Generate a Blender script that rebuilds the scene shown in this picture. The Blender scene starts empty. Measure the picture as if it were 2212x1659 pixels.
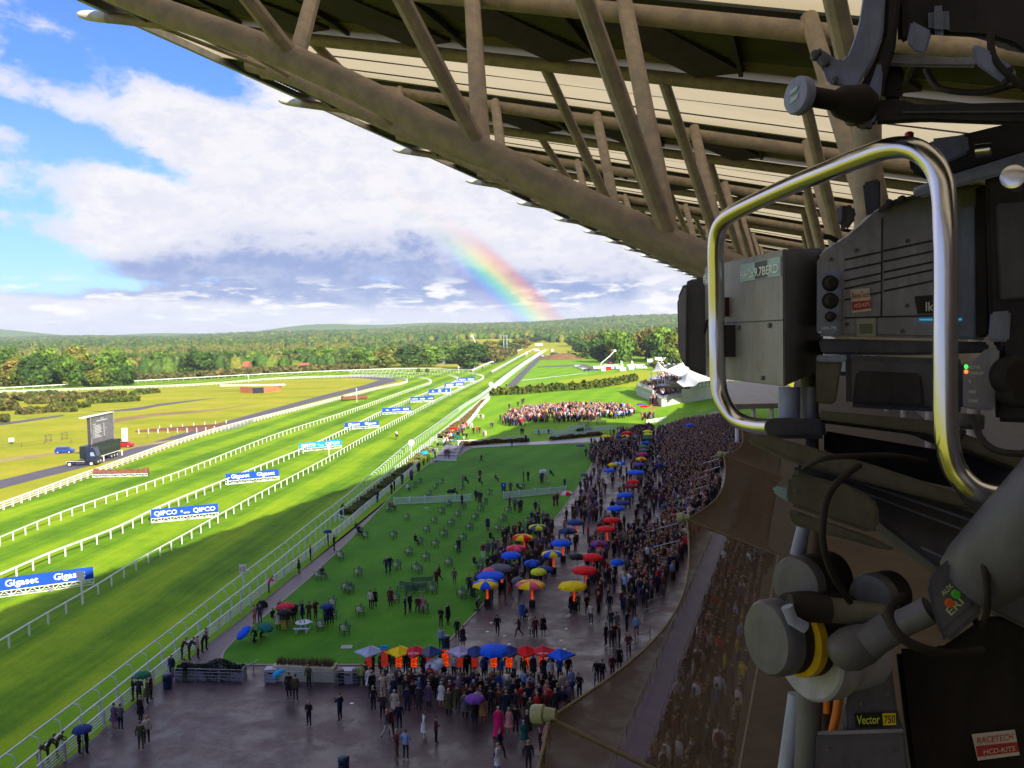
import bpy, bmesh, math, random
import numpy as np
from mathutils import Vector, Matrix
R = math.radians
S = bpy.context.scene
COL = S.collection
RNG = random.Random(7)

# ---------------------------------------------------------------- camera
FPX, HZ, ROLL, HC = 1841.0, 712.0, 0.9, 27.0          # the photo measured on a 2212 px wide view
_p = math.atan((829.5 - HZ) / FPX)
_fw = Vector((0, math.cos(_p), -math.sin(_p))); _u = Vector((0, math.sin(_p), math.cos(_p))); _r = Vector((1, 0, 0))
RT = _r * math.cos(R(ROLL)) - _u * math.sin(R(ROLL))
UP = _u * math.cos(R(ROLL)) + _r * math.sin(R(ROLL))
FW = _fw
CAM = Vector((0, 0, HC))
cd = bpy.data.cameras.new('camera'); cam = bpy.data.objects.new('camera', cd); COL.objects.link(cam)
m = Matrix.Identity(4)
for i in range(3):
    m[i][0] = RT[i]; m[i][1] = UP[i]; m[i][2] = -FW[i]; m[i][3] = CAM[i]
cam.matrix_world = m
cd.sensor_width = 36; cd.lens = FPX / 2212 * 36; cd.clip_start = 0.05; cd.clip_end = 30000
S.camera = cam

def ray(px, py):
    d = RT * ((px - 1106) / FPX) + FW - UP * ((py - 829.5) / FPX)
    return d
def G(px, py, z=0.0):
    d = ray(px, py); t = (z - HC) / d.z
    return Vector((d.x * t, d.y * t, z))
def V(px, py, d):
    return CAM + ray(px, py) * d
def GD(px, dist, z=0.0):                       # point under image column px at forward distance
    d = ray(px, HZ + 60); return Vector((d.x / d.y * dist, dist, z))

# ---------------------------------------------------------------- sun, sky, exposure
SUN_AZ, SUN_EL = 149.0, 26.0                    # clockwise from +Y
sd = Vector((math.sin(R(SUN_AZ)) * math.cos(R(SUN_EL)), math.cos(R(SUN_AZ)) * math.cos(R(SUN_EL)), math.sin(R(SUN_EL))))
ld = bpy.data.lights.new('sun', 'SUN'); ld.energy = 5.0; ld.angle = R(0.5); ld.color = (1.0, 0.93, 0.80)
lo = bpy.data.objects.new('sun', ld); COL.objects.link(lo); lo.rotation_euler = sd.to_track_quat('Z', 'Y').to_euler(); lo.location = (60, -60, 90)
S.view_settings.view_transform = 'Standard'; S.view_settings.look = 'None'
S.view_settings.gamma = 1.0; S.view_settings.use_curve_mapping = False
S.view_settings.exposure = 1.05
S.cycles.max_bounces = 6; S.cycles.diffuse_bounces = 3; S.cycles.glossy_bounces = 3
S.cycles.transparent_max_bounces = 12; S.cycles.volume_bounces = 0
S.cycles.use_denoising = True

class NT:
    def __init__(s, tree): s.t = tree; tree.nodes.clear()
    def n(s, typ, ins=None, **kw):
        nd = s.t.nodes.new(typ)
        for k, v in kw.items(): setattr(nd, k, v)
        for k, v in (ins or {}).items(): s.set(nd, k, v)
        return nd
    def set(s, nd, k, v):
        sock = nd.inputs[k]
        if isinstance(v, bpy.types.NodeSocket): s.t.links.new(v, sock)
        elif isinstance(v, bpy.types.Node): s.t.links.new(v.outputs[0], sock)
        else: sock.default_value = v
    def m(s, op, a, b=0.0, c=0.0, clamp=False):
        nd = s.n('ShaderNodeMath', {0: a, 1: b, 2: c}, operation=op, use_clamp=clamp); return nd.outputs[0]
    def vm(s, op, a, b=(0, 0, 0)):
        nd = s.n('ShaderNodeVectorMath', {0: a, 1: b}, operation=op); return nd.outputs['Value' if op in ('DOT_PRODUCT', 'LENGTH') else 'Vector']
    def mix(s, f, a, b, bt='MIX'):
        nd = s.n('ShaderNodeMix', data_type='RGBA', blend_type=bt)
        s.set(nd, 0, f); s.set(nd, 6, a if not isinstance(a, tuple) else (*a[:3], 1)); s.set(nd, 7, b if not isinstance(b, tuple) else (*b[:3], 1))
        return nd.outputs[2]
    def ramp(s, f, stops, interp='LINEAR'):
        nd = s.n('ShaderNodeValToRGB', {0: f}); cr = nd.color_ramp; cr.interpolation = interp
        while len(cr.elements) < len(stops): cr.elements.new(0.5)
        for e, (p, c) in zip(cr.elements, stops):
            e.position = p; e.color = (*c, 1) if isinstance(c, tuple) else (c, c, c, 1)
        return nd.outputs[0]
    def ss(s, x, lo, hi):
        nd = s.n('ShaderNodeMapRange', {0: x, 1: lo, 2: hi, 3: 0.0, 4: 1.0}, interpolation_type='SMOOTHSTEP'); return nd.outputs[0]
    def noise(s, vec, scale, detail=4.0, rough=0.5, dist=0.0):
        return s.n('ShaderNodeTexNoise', {'Vector': vec, 'Scale': scale, 'Detail': detail, 'Roughness': rough, 'Distortion': dist}).outputs[0]

W = bpy.data.worlds.new('World'); S.world = W; W.use_nodes = True
t = NT(W.node_tree)
D = t.vm('NORMALIZE', t.n('ShaderNodeTexCoord').outputs['Generated'])
sx = t.n('ShaderNodeSeparateXYZ', {0: D})
AZ = t.m('MULTIPLY', t.m('ARCTAN2', sx.outputs[0], sx.outputs[1]), 57.2958)
EL = t.m('MULTIPLY', t.m('ARCSINE', sx.outputs[2]), 57.2958)
def azel(px, py):
    d = ray(px, py).normalized(); return math.degrees(math.atan2(d.x, d.y)), math.degrees(math.asin(d.z))
def bump(px, py, rx, ry, w=1.0, tilt=0.0):      # soft ellipse in azimuth / elevation
    a, e = azel(px, py); rx, ry = rx / 32.1, ry / 32.1
    da = t.m('SUBTRACT', AZ, a); de = t.m('SUBTRACT', EL, e)
    c, s_ = math.cos(R(tilt)), math.sin(R(tilt))
    p = t.m('ADD', t.m('MULTIPLY', da, c / rx), t.m('MULTIPLY', de, s_ / rx))
    q = t.m('ADD', t.m('MULTIPLY', da, -s_ / ry), t.m('MULTIPLY', de, c / ry))
    r2 = t.m('ADD', t.m('MULTIPLY', p, p), t.m('MULTIPLY', q, q))
    return t.m('MULTIPLY', t.m('EXPONENT', t.m('MULTIPLY', r2, -1.0)), w)
def addall(l):
    x = l[0]
    for y in l[1:]: x = t.m('ADD', x, y)
    return x
sky = t.n('ShaderNodeTexSky', sky_type='NISHITA', sun_disc=False, sun_elevation=R(SUN_EL), sun_rotation=R(SUN_AZ), altitude=60.0, air_density=1.0, dust_density=0.6, ozone_density=2.0)
cxyz = t.n('ShaderNodeCombineXYZ', {0: t.m('MULTIPLY', AZ, 0.05), 1: t.m('MULTIPLY', EL, 0.09), 2: 0.3}).outputs[0]
N1 = t.noise(cxyz, 2.2, 9.0, 0.55, 0.3)
N2 = t.noise(cxyz, 6.5, 8.0, 0.6, 0.2)
N3 = t.noise(t.n('ShaderNodeCombineXYZ', {0: t.m('MULTIPLY', AZ, 0.07), 1: t.m('MULTIPLY', EL, 0.30), 2: 4.0}).outputs[0], 5.0, 9.0, 0.55, 0.1)
N4 = t.noise(cxyz, 22.0, 6.0, .65, .3)
nz = t.m('ADD', t.m('MULTIPLY', t.m('SUBTRACT', N1, 0.5), 1.9), t.m('MULTIPLY', t.m('SUBTRACT', N2, 0.5), 1.0))
blue = addall([bump(250, 30, 230, 80, 1.3, -20), bump(430, 150, 170, 40, .6, -28), bump(130, 130, 170, 45, .55, -25), bump(60, 255, 200, 38, .62, -6), bump(20, 330, 170, 30, .5), bump(190, 310, 240, 24, .62, -18), bump(30, 470, 150, 110, .9), bump(60, 590, 150, 50, .8),
               bump(500, 604, 120, 12, .35, 3), bump(830, 600, 60, 10, .3), bump(270, 618, 90, 18, .5), bump(50, 150, 160, 40, .4)])
cover = t.m('ADD', t.m('SUBTRACT', 0.66, blue), t.m('ADD', t.m('MULTIPLY', nz, 0.85), t.m('MULTIPLY', t.m('SUBTRACT', N4, .5), .6)))
cm = t.m('MULTIPLY', t.ss(cover, -0.12, 0.34), t.m('MULTIPLY', t.m('SUBTRACT', 1.0, t.m('MULTIPLY', t.ss(t.m('ABSOLUTE', AZ), 50.0, 85.0), .60)), t.m('SUBTRACT', 1.0, t.m('MULTIPLY', t.ss(EL, 30.0, 50.0), .45))))  # cloud thinned behind and overhead, out of view, to lower the fill light
shade = addall([bump(420, 592, 330, 40, 1.15, 2), bump(850, 610, 360, 46, 1.25, -2), bump(740, 520, 260, 40, .45), bump(1280, 560, 260, 90, .35), bump(950, 520, 90, 40, .3), bump(650, 640, 260, 22, .6), bump(1200, 640, 260, 40, .45), bump(150, 632, 130, 12, .7)])
shade = t.m('ADD', shade, t.m('ADD', t.m('MULTIPLY', nz, -0.75), t.m('MULTIPLY', t.m('SUBTRACT', N4, .5), -.9)))
shm = t.ss(shade, 0.15, 1.05)
cloudc = t.mix(shm, (4.6, 4.5, 4.75), (1.35, 1.85, 3.4))
wisp = t.ss(t.m('ADD', t.m('MULTIPLY', N2, .6), t.m('MULTIPLY', N4, .4)), 0.42, 0.60)
cloudc = t.mix(t.m('MULTIPLY', wisp, 0.45), cloudc, (3.0, 3.25, 4.2))
# puffy little cumulus low over the horizon
low = t.m('MULTIPLY', t.ss(EL, 0.2, 1.0), t.m('SUBTRACT', 1.0, t.ss(EL, 2.6, 4.0)))
puff = t.m('MULTIPLY', t.ss(N3, 0.5, 0.62), low)
haze_low = t.m('SUBTRACT', 1.0, t.ss(EL, 0.0, 3.0))
skyc = t.mix(1.0, sky.outputs[0], (0.36, .53, 1.0), 'MULTIPLY')
skyc = t.mix(t.m('MULTIPLY', haze_low, .6), skyc, (3.3, 3.75, 4.6))
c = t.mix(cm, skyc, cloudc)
c = t.mix(t.m('MULTIPLY', haze_low, .55), c, (2.9, 3.3, 4.2))
c = t.mix(puff, c, (4.9, 4.85, 4.95))
# rainbow: 40.4 to 42.4 degrees round the point opposite the sun, lit only where the shower falls
asd = -sd
ang = t.m('MULTIPLY', t.m('ARCCOSINE', t.vm('DOT_PRODUCT', D, tuple(asd))), 57.2958)
rb = t.n('ShaderNodeMapRange', {0: ang, 1: 39.5, 2: 43.0, 3: 0.0, 4: 1.0}).outputs[0]
rbc = t.ramp(rb, [(0.0, (0, 0, 0)), (0.12, (.35, .10, .62)), (0.30, (.05, .45, 1.0)), (0.45, (.1, 1.0, .45)), (0.60, (1.0, .95, .05)), (0.76, (1.0, .35, .08)), (0.9, (.75, .05, .12)), (1.0, (0, 0, 0))])
rbm = addall([bump(1140, 650, 110, 85, .50, -40), bump(1040, 575, 70, 60, .34, -40), bump(900, 455, 90, 45, .05, -42)])
rbm = t.m('MULTIPLY', rbm, t.ss(AZ, -15.0, -5.0))
c = t.mix(t.m('MULTIPLY', rbm, t.m('MULTIPLY', t.ss(rb, 0.02, 0.25), t.m('SUBTRACT', 1.0, t.ss(rb, 0.8, 1.0)))), c, t.mix(1.0, t.mix(0.0, rbc, rbc), (5.4, 5.0, 5.4), 'MULTIPLY'))
c = t.mix(t.m('MULTIPLY', t.m('SUBTRACT', 1.0, t.ss(ang, 37.0, 41.0)), 0.05), c, (5,5,5.2))
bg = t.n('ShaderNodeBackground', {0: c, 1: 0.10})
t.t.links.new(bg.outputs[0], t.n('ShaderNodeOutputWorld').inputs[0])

# ---------------------------------------------------------------- materials
MATS = {}
def mat(name, col, rough=0.6, metal=0.0, var=0.15, scale=3.0, col2=None, bump_=0.0, spec=0.5, emit=None, trans=0.0, bscale=None, coat=0.0, cut=None):
    if name in MATS: return MATS[name]
    M = bpy.data.materials.new(name); M.use_nodes = True; q = NT(M.node_tree)
    co = q.n('ShaderNodeTexCoord').outputs['Object']
    c2 = col2 if col2 else tuple(max(0, x * (1 - var * 2)) for x in col)
    nn = q.noise(co, scale, 6.0, 0.6)
    f = q.ss(nn, *(cut or (0.32, 0.68)))
    bc = q.mix(f, c2, col)
    ins = {'Base Color': bc, 'Metallic': metal, 'Roughness': q.m('ADD', rough - 0.05, q.m('MULTIPLY', nn, 0.1), clamp=True), 'Specular IOR Level': spec, 'Coat Weight': coat}
    b = q.n('ShaderNodeBsdfPrincipled', ins)
    if emit:
        q.set(b, 'Emission Color', (*emit[0], 1)); q.set(b, 'Emission Strength', emit[1])
    if bump_:
        bn = q.n('ShaderNodeBump', {'Height': q.noise(co, bscale or scale * 4, 5.0), 'Strength': bump_, 'Distance': 0.05}); q.set(b, 'Normal', bn.outputs[0])
    out = b.outputs[0]
    if trans:
        tr = q.n('ShaderNodeBsdfTranslucent', {0: bc}); out = q.n('ShaderNodeMixShader', {0: trans, 1: b.outputs[0], 2: tr.outputs[0]}).outputs[0]
    o = q.n('ShaderNodeOutputMaterial'); q.t.links.new(out, o.inputs[0]); MATS[name] = M; return M

def attr_mat(name, rough=0.8, var=0.35, scale=0.5, bump_=0.0, trans=0.0):   # colour per face from the mesh
    M = bpy.data.materials.new(name); M.use_nodes = True; q = NT(M.node_tree)
    co = q.n('ShaderNodeTexCoord').outputs['Object']
    at = q.n('ShaderNodeAttribute', attribute_name='tint').outputs[0]
    nn = q.noise(co, scale, 5.0, 0.7)
    k = q.m('ADD', 1.0 - var, q.m('MULTIPLY', q.ss(nn, .3, .7), 2 * var))
    bc = q.vm('SCALE', at); bc.node.inputs['Scale'].default_value = 1; q.t.links.new(k, bc.node.inputs['Scale'])
    b = q.n('ShaderNodeBsdfPrincipled', {'Base Color': bc, 'Roughness': rough, 'Specular IOR Level': 0.2})
    if bump_:
        q.set(b, 'Normal', q.n('ShaderNodeBump', {'Height': q.noise(co, scale * 3, 5.0), 'Strength': bump_, 'Distance': 0.6}).outputs[0])
    out = b.outputs[0]
    if trans: out = q.n('ShaderNodeMixShader', {0: trans, 1: out, 2: q.n('ShaderNodeBsdfTranslucent', {0: bc}).outputs[0]}).outputs[0]
    o = q.n('ShaderNodeOutputMaterial'); q.t.links.new(out, o.inputs[0]); return M

def turf(name, cols, stripe=None, fine=2.0, rough=0.85, patch=0.05):
    """grass: cols = dark, mid, light; stripe = (azimuth of the mowing lines, width, strength)"""
    M = bpy.data.materials.new(name); M.use_nodes = True; q = NT(M.node_tree)
    co = q.n('ShaderNodeTexCoord').outputs['Object']
    big = q.noise(co, patch, 5.0, 0.6); mid_ = q.noise(co, fine * 0.22, 5.0, 0.65); fn = q.noise(co, fine * 2.6, 4.0, 0.7)
    f = q.m('ADD', q.m('MULTIPLY', big, 0.45), q.m('ADD', q.m('MULTIPLY', mid_, 0.35), q.m('MULTIPLY', fn, 0.35)))
    if stripe:
        a, w, k = stripe
        sp = q.n('ShaderNodeSeparateXYZ', {0: co})
        u = q.m('ADD', q.m('MULTIPLY', sp.outputs[0], math.cos(R(a)) / w), q.m('MULTIPLY', sp.outputs[1], -math.sin(R(a)) / w))
        u = q.m('ADD', u, q.m('MULTIPLY', q.noise(co, 0.02, 2.0), 0.5))
        tri = q.ss(q.m('PINGPONG', u, 1.0), 0.25, 0.75)
        # wheel and hoof marks drawn out along the course
        al = q.n('ShaderNodeCombineXYZ', {0: q.m('MULTIPLY', u, w * 1.3), 1: q.m('ADD', q.m('MULTIPLY', sp.outputs[0], math.sin(R(a)) * .05), q.m('MULTIPLY', sp.outputs[1], math.cos(R(a)) * .05)), 2: 0.0}).outputs[0]
        st = q.noise(al, 1.0, 5.0, 0.65)
        f = q.m('ADD', f, q.m('ADD', q.m('MULTIPLY', q.m('SUBTRACT', tri, 0.5), k), q.m('MULTIPLY', q.m('SUBTRACT', st, 0.5), k * 2.2)))
    bc = q.ramp(f, [(0.36, cols[0]), (0.56, cols[1]), (0.76, cols[2])])
    b = q.n('ShaderNodeBsdfPrincipled', {'Base Color': bc, 'Roughness': rough, 'Specular IOR Level': 0.15})
    bn = q.n('ShaderNodeBump', {'Height': fn, 'Strength': 0.6, 'Distance': 0.08}); q.set(b, 'Normal', bn.outputs[0])
    o = q.n('ShaderNodeOutputMaterial'); q.t.links.new(b.outputs[0], o.inputs[0]); MATS[name] = M; return M

# ---------------------------------------------------------------- mesh helpers
ORG = {}
def tag(o, label=None, cat=None, group=None, kind=None):
    if label: o['label'] = label
    if cat: o['category'] = cat
    if group: o['group'] = group
    if kind: o['kind'] = kind
    return o
def empty(name, loc, rz=0.0):
    o = bpy.data.objects.new(name, None); COL.objects.link(o); o.location = loc; o.rotation_euler = (0, 0, rz); o.empty_display_size = 0.3
    ORG[o.name] = Vector(loc); return o
def thing(name, label, cat, loc, group=None, rz=0.0): return tag(empty(name, loc, rz), label, cat, group)
def link(name, me, parent=None, loc=None, rz=0.0):
    o = bpy.data.objects.new(name, me); COL.objects.link(o)
    if parent: o.parent = parent
    if loc is not None: o.location = loc
    o.rotation_euler = (0, 0, rz); return o
class MB:
    def __init__(s): s.v = []; s.f = []; s.mi = []; s.cur = 0; s.tint = []; s.ct = (1, 1, 1); s.sm = []; s.smooth = False
    def face(s, idx): s.f.append(tuple(idx)); s.mi.append(s.cur); s.tint.append(s.ct); s.sm.append(s.smooth)
    def add(s, vs, fs):
        b = len(s.v); s.v += [Vector(v) for v in vs]
        for f in fs: s.face([b + i for i in f])
    def box(s, c, size, M=None):
        x, y, z = (k / 2 for k in size); c = Vector(c)
        vs = [Vector((i * x, j * y, k * z)) for i in (-1, 1) for j in (-1, 1) for k in (-1, 1)]
        if M is not None: vs = [M @ v for v in vs]
        s.add([c + v for v in vs], [(0, 1, 3, 2), (4, 6, 7, 5), (0, 4, 5, 1), (2, 3, 7, 6), (0, 2, 6, 4), (1, 5, 7, 3)])
    def beam(s, a, b, w, h, up=Vector((0, 0, 1))):     # box between two points
        a, b = Vector(a), Vector(b); d = (b - a).normalized(); side = d.cross(up)
        if side.length < 1e-4: side = d.cross(Vector((1, 0, 0)))
        side.normalize(); u = side.cross(d).normalized()
        vs = [p + side * (i * w / 2) + u * (j * h / 2) for p in (a, b) for i, j in ((-1, -1), (1, -1), (1, 1), (-1, 1))]
        s.add(vs, [(3, 2, 1, 0), (4, 5, 6, 7), (0, 1, 5, 4), (1, 2, 6, 5), (2, 3, 7, 6), (3, 0, 4, 7)])
    def tube(s, pts, r, n=10, cap=True):
        pts = [Vector(p) for p in pts]; rs = r if isinstance(r, (list, tuple)) else [r] * len(pts)
        b = len(s.v); prev = None; sm = s.smooth; s.smooth = True
        for i, p in enumerate(pts):
            d = (pts[min(i + 1, len(pts) - 1)] - pts[max(i - 1, 0)]).normalized()
            if prev is None:
                a = d.cross(Vector((0, 0, 1)));  a = a if a.length > 1e-3 else d.cross(Vector((1, 0, 0)))
            else: a = prev - d * prev.dot(d)
            a.normalize(); prev = a; c = d.cross(a)
            for k in range(n): s.v.append(p + (a * math.cos(2 * math.pi * k / n) + c * math.sin(2 * math.pi * k / n)) * rs[i])
        for i in range(len(pts) - 1):
            for k in range(n):
                s.face((b + i * n + k, b + i * n + (k + 1) % n, b + (i + 1) * n + (k + 1) % n, b + (i + 1) * n + k))
        s.smooth = sm
        if cap:
            s.face([b + k for k in range(n)][::-1]); e = b + (len(pts) - 1) * n; s.face([e + k for k in range(n)])
    def lathe(s, c, axis, prof, n=16):                 # prof: (distance along the axis, radius)
        axis = Vector(axis).normalized(); c = Vector(c)
        s.tube([c + axis * p for p, _ in prof], [max(r, 1e-4) for _, r in prof], n)
    def prism(s, poly, ext):                            # polygon of points extruded by vector(s)
        n = len(poly); b = len(s.v); s.v += [Vector(p) for p in poly]
        s.v += [Vector(p) + Vector(ext) for p in poly]
        s.face(range(b, b + n)); s.face([b + n + i for i in range(n)][::-1])
        for i in range(n): j = (i + 1) % n; s.face((b + i, b + n + i, b + n + j, b + j))
    def build(s, name, mats, parent=None, loc=None, bevel=0.0, rz=0.0, local=False):
        org = ORG.get(parent.name, Vector()) if parent else (Vector(loc) if loc is not None and not local else Vector())
        me = bpy.data.meshes.new(name)
        if local: org = Vector()
        me.from_pydata([tuple(v - org) for v in s.v], [], s.f)
        mats = mats if isinstance(mats, (list, tuple)) else [mats]
        for m_ in mats: me.materials.append(m_)
        me.polygons.foreach_set('material_index', s.mi); me.polygons.foreach_set('use_smooth', s.sm)
        if any(tt != (1, 1, 1) for tt in s.tint):
            ca = me.color_attributes.new('tint', 'FLOAT_COLOR', 'CORNER'); buf = []
            for p, tt in zip(me.polygons, s.tint): buf += [tt[0], tt[1], tt[2], 1.0] * p.loop_total
            ca.data.foreach_set('color', buf)
        bm = bmesh.new(); bm.from_mesh(me); bmesh.ops.recalc_face_normals(bm, faces=bm.faces)
        if bevel: bmesh.ops.bevel(bm, geom=bm.edges[:], offset=bevel, segments=2, affect='EDGES', clamp_overlap=True)
        for e in bm.edges:
            if len(e.link_faces) == 2 and e.calc_face_angle() > .62: e.smooth = False
        bm.to_mesh(me); bm.free(); me.update()
        o = bpy.data.objects.new(name, me); COL.objects.link(o)
        if parent: o.parent = parent; ORG[o.name] = org
        elif loc is not None: o.location = loc; ORG[o.name] = org if not local else Vector(loc)
        else: ORG[o.name] = Vector()
        if rz: o.rotation_euler = (0, 0, rz)
        return o
def sheet(name, pts, z, M, kind='structure', thick=0.0, parent=None):
    mb = MB(); pts = [Vector((p.x, p.y, z)) for p in pts]
    mb.add(pts, [range(len(pts))])
    me = bpy.data.meshes.new(name); bm = bmesh.new(); vs = [bm.verts.new(p) for p in pts]; f = bm.faces.new(vs)
    f.normal_update()
    if f.normal.z < 0: f.normal_flip()
    bmesh.ops.triangulate(bm, faces=[f]); bm.to_mesh(me); bm.free(); me.materials.append(M)
    o = bpy.data.objects.new(name, me); COL.objects.link(o)
    if kind: o['kind'] = kind
    return o
def text(name, s, M, origin, xdir, updir, size, parent, ext=0.004, width=None, xstretch=1.0, align='LEFT'):
    cu = bpy.data.curves.new(name, 'FONT'); cu.body = s; cu.size = 1.0; cu.extrude = 0.0; cu.align_x = 'LEFT'; cu.resolution_u = 3; cu.offset = 0.012
    tmp = bpy.data.objects.new('t', cu); COL.objects.link(tmp); dg = bpy.context.evaluated_depsgraph_get()
    me = bpy.data.meshes.new_from_object(tmp.evaluated_get(dg)); bpy.data.objects.remove(tmp)
    co = np.zeros(len(me.vertices) * 3); me.vertices.foreach_get('co', co); co = co.reshape(-1, 3)
    x0, x1 = co[:, 0].min(), co[:, 0].max(); k = size
    xs = (width / (x1 - x0)) if width else size * xstretch
    X, U = Vector(xdir).normalized(), Vector(updir).normalized(); Nn = X.cross(U)
    org = ORG.get(parent.name, Vector()); out = []
    for c_ in co: out.append(Vector(origin) + X * ((c_[0] - x0) * xs) + U * (c_[1] * k) + Nn * ext - org)
    me.vertices.foreach_set('co', np.array([tuple(v) for v in out]).ravel()); me.update()
    me.materials.clear(); me.materials.append(M); me.name = name
    o = bpy.data.objects.new(name, me); COL.objects.link(o); o.parent = parent; ORG[o.name] = org
    return o
def lerp(a, b, t_): return a + (b - a) * t_
def along(pts, step, start=0.0):
    out = []; need = start
    for a, b in zip(pts, pts[1:]):
        L = (b - a).length
        while need <= L: out.append((a.lerp(b, need / L), (b - a).normalized())); need += step
        need -= L
    return out
def smooth_path(pts, n=6):
    out = []
    for i in range(len(pts) - 1):
        p0 = pts[max(i - 1, 0)]; p1 = pts[i]; p2 = pts[i + 1]; p3 = pts[min(i + 2, len(pts) - 1)]
        for k in range(n):
            u = k / n
            out.append(0.5 * ((2 * p1) + (p2 - p0) * u + (2 * p0 - 5 * p1 + 4 * p2 - p3) * u * u + (3 * p1 - p0 - 3 * p2 + p3) * u ** 3))
    out.append(pts[-1]); return out
# ---------------------------------------------------------------- ground, course, paths
turf_course = turf('course_turf', ((.06, .16, .003), (.15, .295, .003), (.28, .41, .006)), (4.2, 5.0, .19), 1.2)
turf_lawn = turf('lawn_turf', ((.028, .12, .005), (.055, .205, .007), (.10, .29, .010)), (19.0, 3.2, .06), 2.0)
turf_field = turf('field_turf', ((.15, .24, .006), (.32, .33, .012), (.50, .40, .04)), (80.0, 14.0, .05), 0.6, patch=.02)
turf_meadow = turf('meadow_turf', ((.20, .30, .006), (.32, .38, .008), (.44, .42, .02)), (85.0, 6.0, .06), .6)
turf_far = turf('far_turf', ((.045, .11, .02), (.08, .16, .03), (.13, .20, .04)), None, .4)
turf_paddock = turf('paddock_turf', ((.10, .27, .005), (.17, .35, .006), (.24, .41, .008)), (14.0, 4.5, .10), .9)
asphalt = mat('asphalt', (.115, .10, .125), .8, var=.12, scale=.5)
brick_path = mat('brick_path', (.135, .095, .125), .5, var=.14, scale=2.5, bump_=.3)

def wet(name, dry, wetc):
    M = bpy.data.materials.new(name); M.use_nodes = True; q = NT(M.node_tree)
    co = q.n('ShaderNodeTexCoord').outputs['Object']
    pud = q.noise(q.vm('MULTIPLY', co, (.30, .38, 1)), 1.0, 8.0, 0.72, .3); fine = q.noise(co, 3.0, 6.0, .7); gr = q.noise(co, 30.0, 3.0, .7)
    w = q.ss(pud, .40, .62)
    bk = q.n('ShaderNodeTexBrick', {'Vector': co, 'Scale': 1.0, 'Mortar Size': .02, 'Brick Width': 1.6, 'Row Height': .8, 'Color1': (1, 1, 1, 1), 'Color2': (.72, .72, .72, 1), 'Mortar': (.45, .45, .45, 1)}).outputs[0]
    bc = q.mix(w, dry, wetc); bc = q.mix(q.m('MULTIPLY', q.ss(fine, .3, .7), .5), bc, tuple(x * .45 for x in dry)); bc = q.mix(.6, bc, q.mix(1.0, bc, bk, 'MULTIPLY'))
    rg = q.m('SUBTRACT', q.m('ADD', .50, q.m('MULTIPLY', fine, .22)), q.m('MULTIPLY', w, .30), clamp=True)
    b = q.n('ShaderNodeBsdfPrincipled', {'Base Color': bc, 'Roughness': rg, 'Specular IOR Level': .62})
    q.set(b, 'Normal', q.n('ShaderNodeBump', {'Height': q.m('ADD', fine, q.m('MULTIPLY', gr, .5)), 'Strength': .18, 'Distance': .03}).outputs[0])
    o = q.n('ShaderNodeOutputMaterial'); q.t.links.new(b.outputs[0], o.inputs[0]); return M
wetpave = wet('wet_tarmac', (.105, .058, .072), (.062, .038, .052))

# terrain: flat round the course, rising to wooded ridges beyond
def hgt(x, y):
    d = math.hypot(x, y); az = math.degrees(math.atan2(x, y))
    k = min(1, max(0, (d - 1000) / 2700)); k = k * k * (3 - 2 * k)
    top = 16 + 34 * min(1, max(0, (az + 22) / 22)) + 20 * min(1, max(0, (az - 0) / 12))
    w = 4 * math.sin(x / 410.0) * math.sin(y / 530.0 + 1) + 3 * math.sin(az * .55 + d / 900.0)
    mid = 8 * math.exp(-((d - 1650) / 350) ** 2) * (1 if az > -8 else .5)
    return k * (top + w) + mid - max(0, (d - 4200)) * .004
mb = MB(); mb.smooth = True
rad = [0, 60, 150, 300, 500, 700, 900, 1100, 1300, 1500, 1700, 1900, 2200, 2600, 3000, 3400, 3800, 4200, 4800, 6000, 9000]
angs = [a for a in range(-180, 180, 4)]
for r_ in rad:
    for a in angs:
        x, y = r_ * math.sin(R(a)), r_ * math.cos(R(a)); mb.v.append(Vector((x, y, hgt(x, y) if r_ > 900 else 0)))
n_ = len(angs)
for i in range(len(rad) - 1):
    for k in range(n_):
        a, b2, c2, d2 = i * n_ + k, i * n_ + (k + 1) % n_, (i + 1) * n_ + (k + 1) % n_, (i + 1) * n_ + k
        mb.face((a, b2, c2, d2) if i else (a, c2, d2))
o = mb.build('ground', turf_field); o['kind'] = 'structure'

# rails, measured along their tops
RA = [(-40, 1100), (0, 1087), (220, 1008), (455, 928), (690, 868), (800, 840), (868, 826), (880, 819), (866, 815), (840, 812.5), (752, 811), (600, 816), (425, 829), (160, 839), (-60, 846)]
RB = [(-40, 1175), (0, 1160), (160, 1096), (390, 1017), (600, 936), (752, 887), (880, 842), (925, 827), (931, 820), (919, 815), (888, 811), (820, 809.5), (752, 809)]
RC = [(-60, 1262), (0, 1240), (117, 1190), (253, 1138), (365, 1085), (545, 1012), (700, 948), (850, 876), (930, 844), (985, 822), (990, 815), (978, 810), (956, 807), (888, 804.5), (752, 803)]
RDt = [(-40, 1405), (0, 1383), (112, 1318), (207, 1264), (290, 1213), (390, 1158), (540, 1075), (700, 992), (800, 936), (900, 884), (985, 842), (1038, 818), (1044, 811), (1028, 805.5), (990, 802), (888, 799.5), (752, 799)]
RO = [(-60, 841), (0, 838), (170, 829), (340, 820), (560, 808), (752, 799.6), (888, 796), (1021, 799)]
RS = [(1021, 799), (1048, 787), (1080, 774), (1120, 757), (1157, 743)]
RM = [(1063, 802), (1090, 787), (1130, 765), (1162, 749)]
RR = [(-60, 1682), (0, 1638), (122, 1546), (216, 1476), (295, 1415), (364, 1363), (450, 1296), (518, 1244), (612, 1174), (681, 1120), (742, 1075), (788, 1036), (854, 980), (888, 953), (943, 915), (1000, 874), (1041, 849), (1080, 819), (1118, 791), (1150, 770), (1184, 750)]
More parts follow.
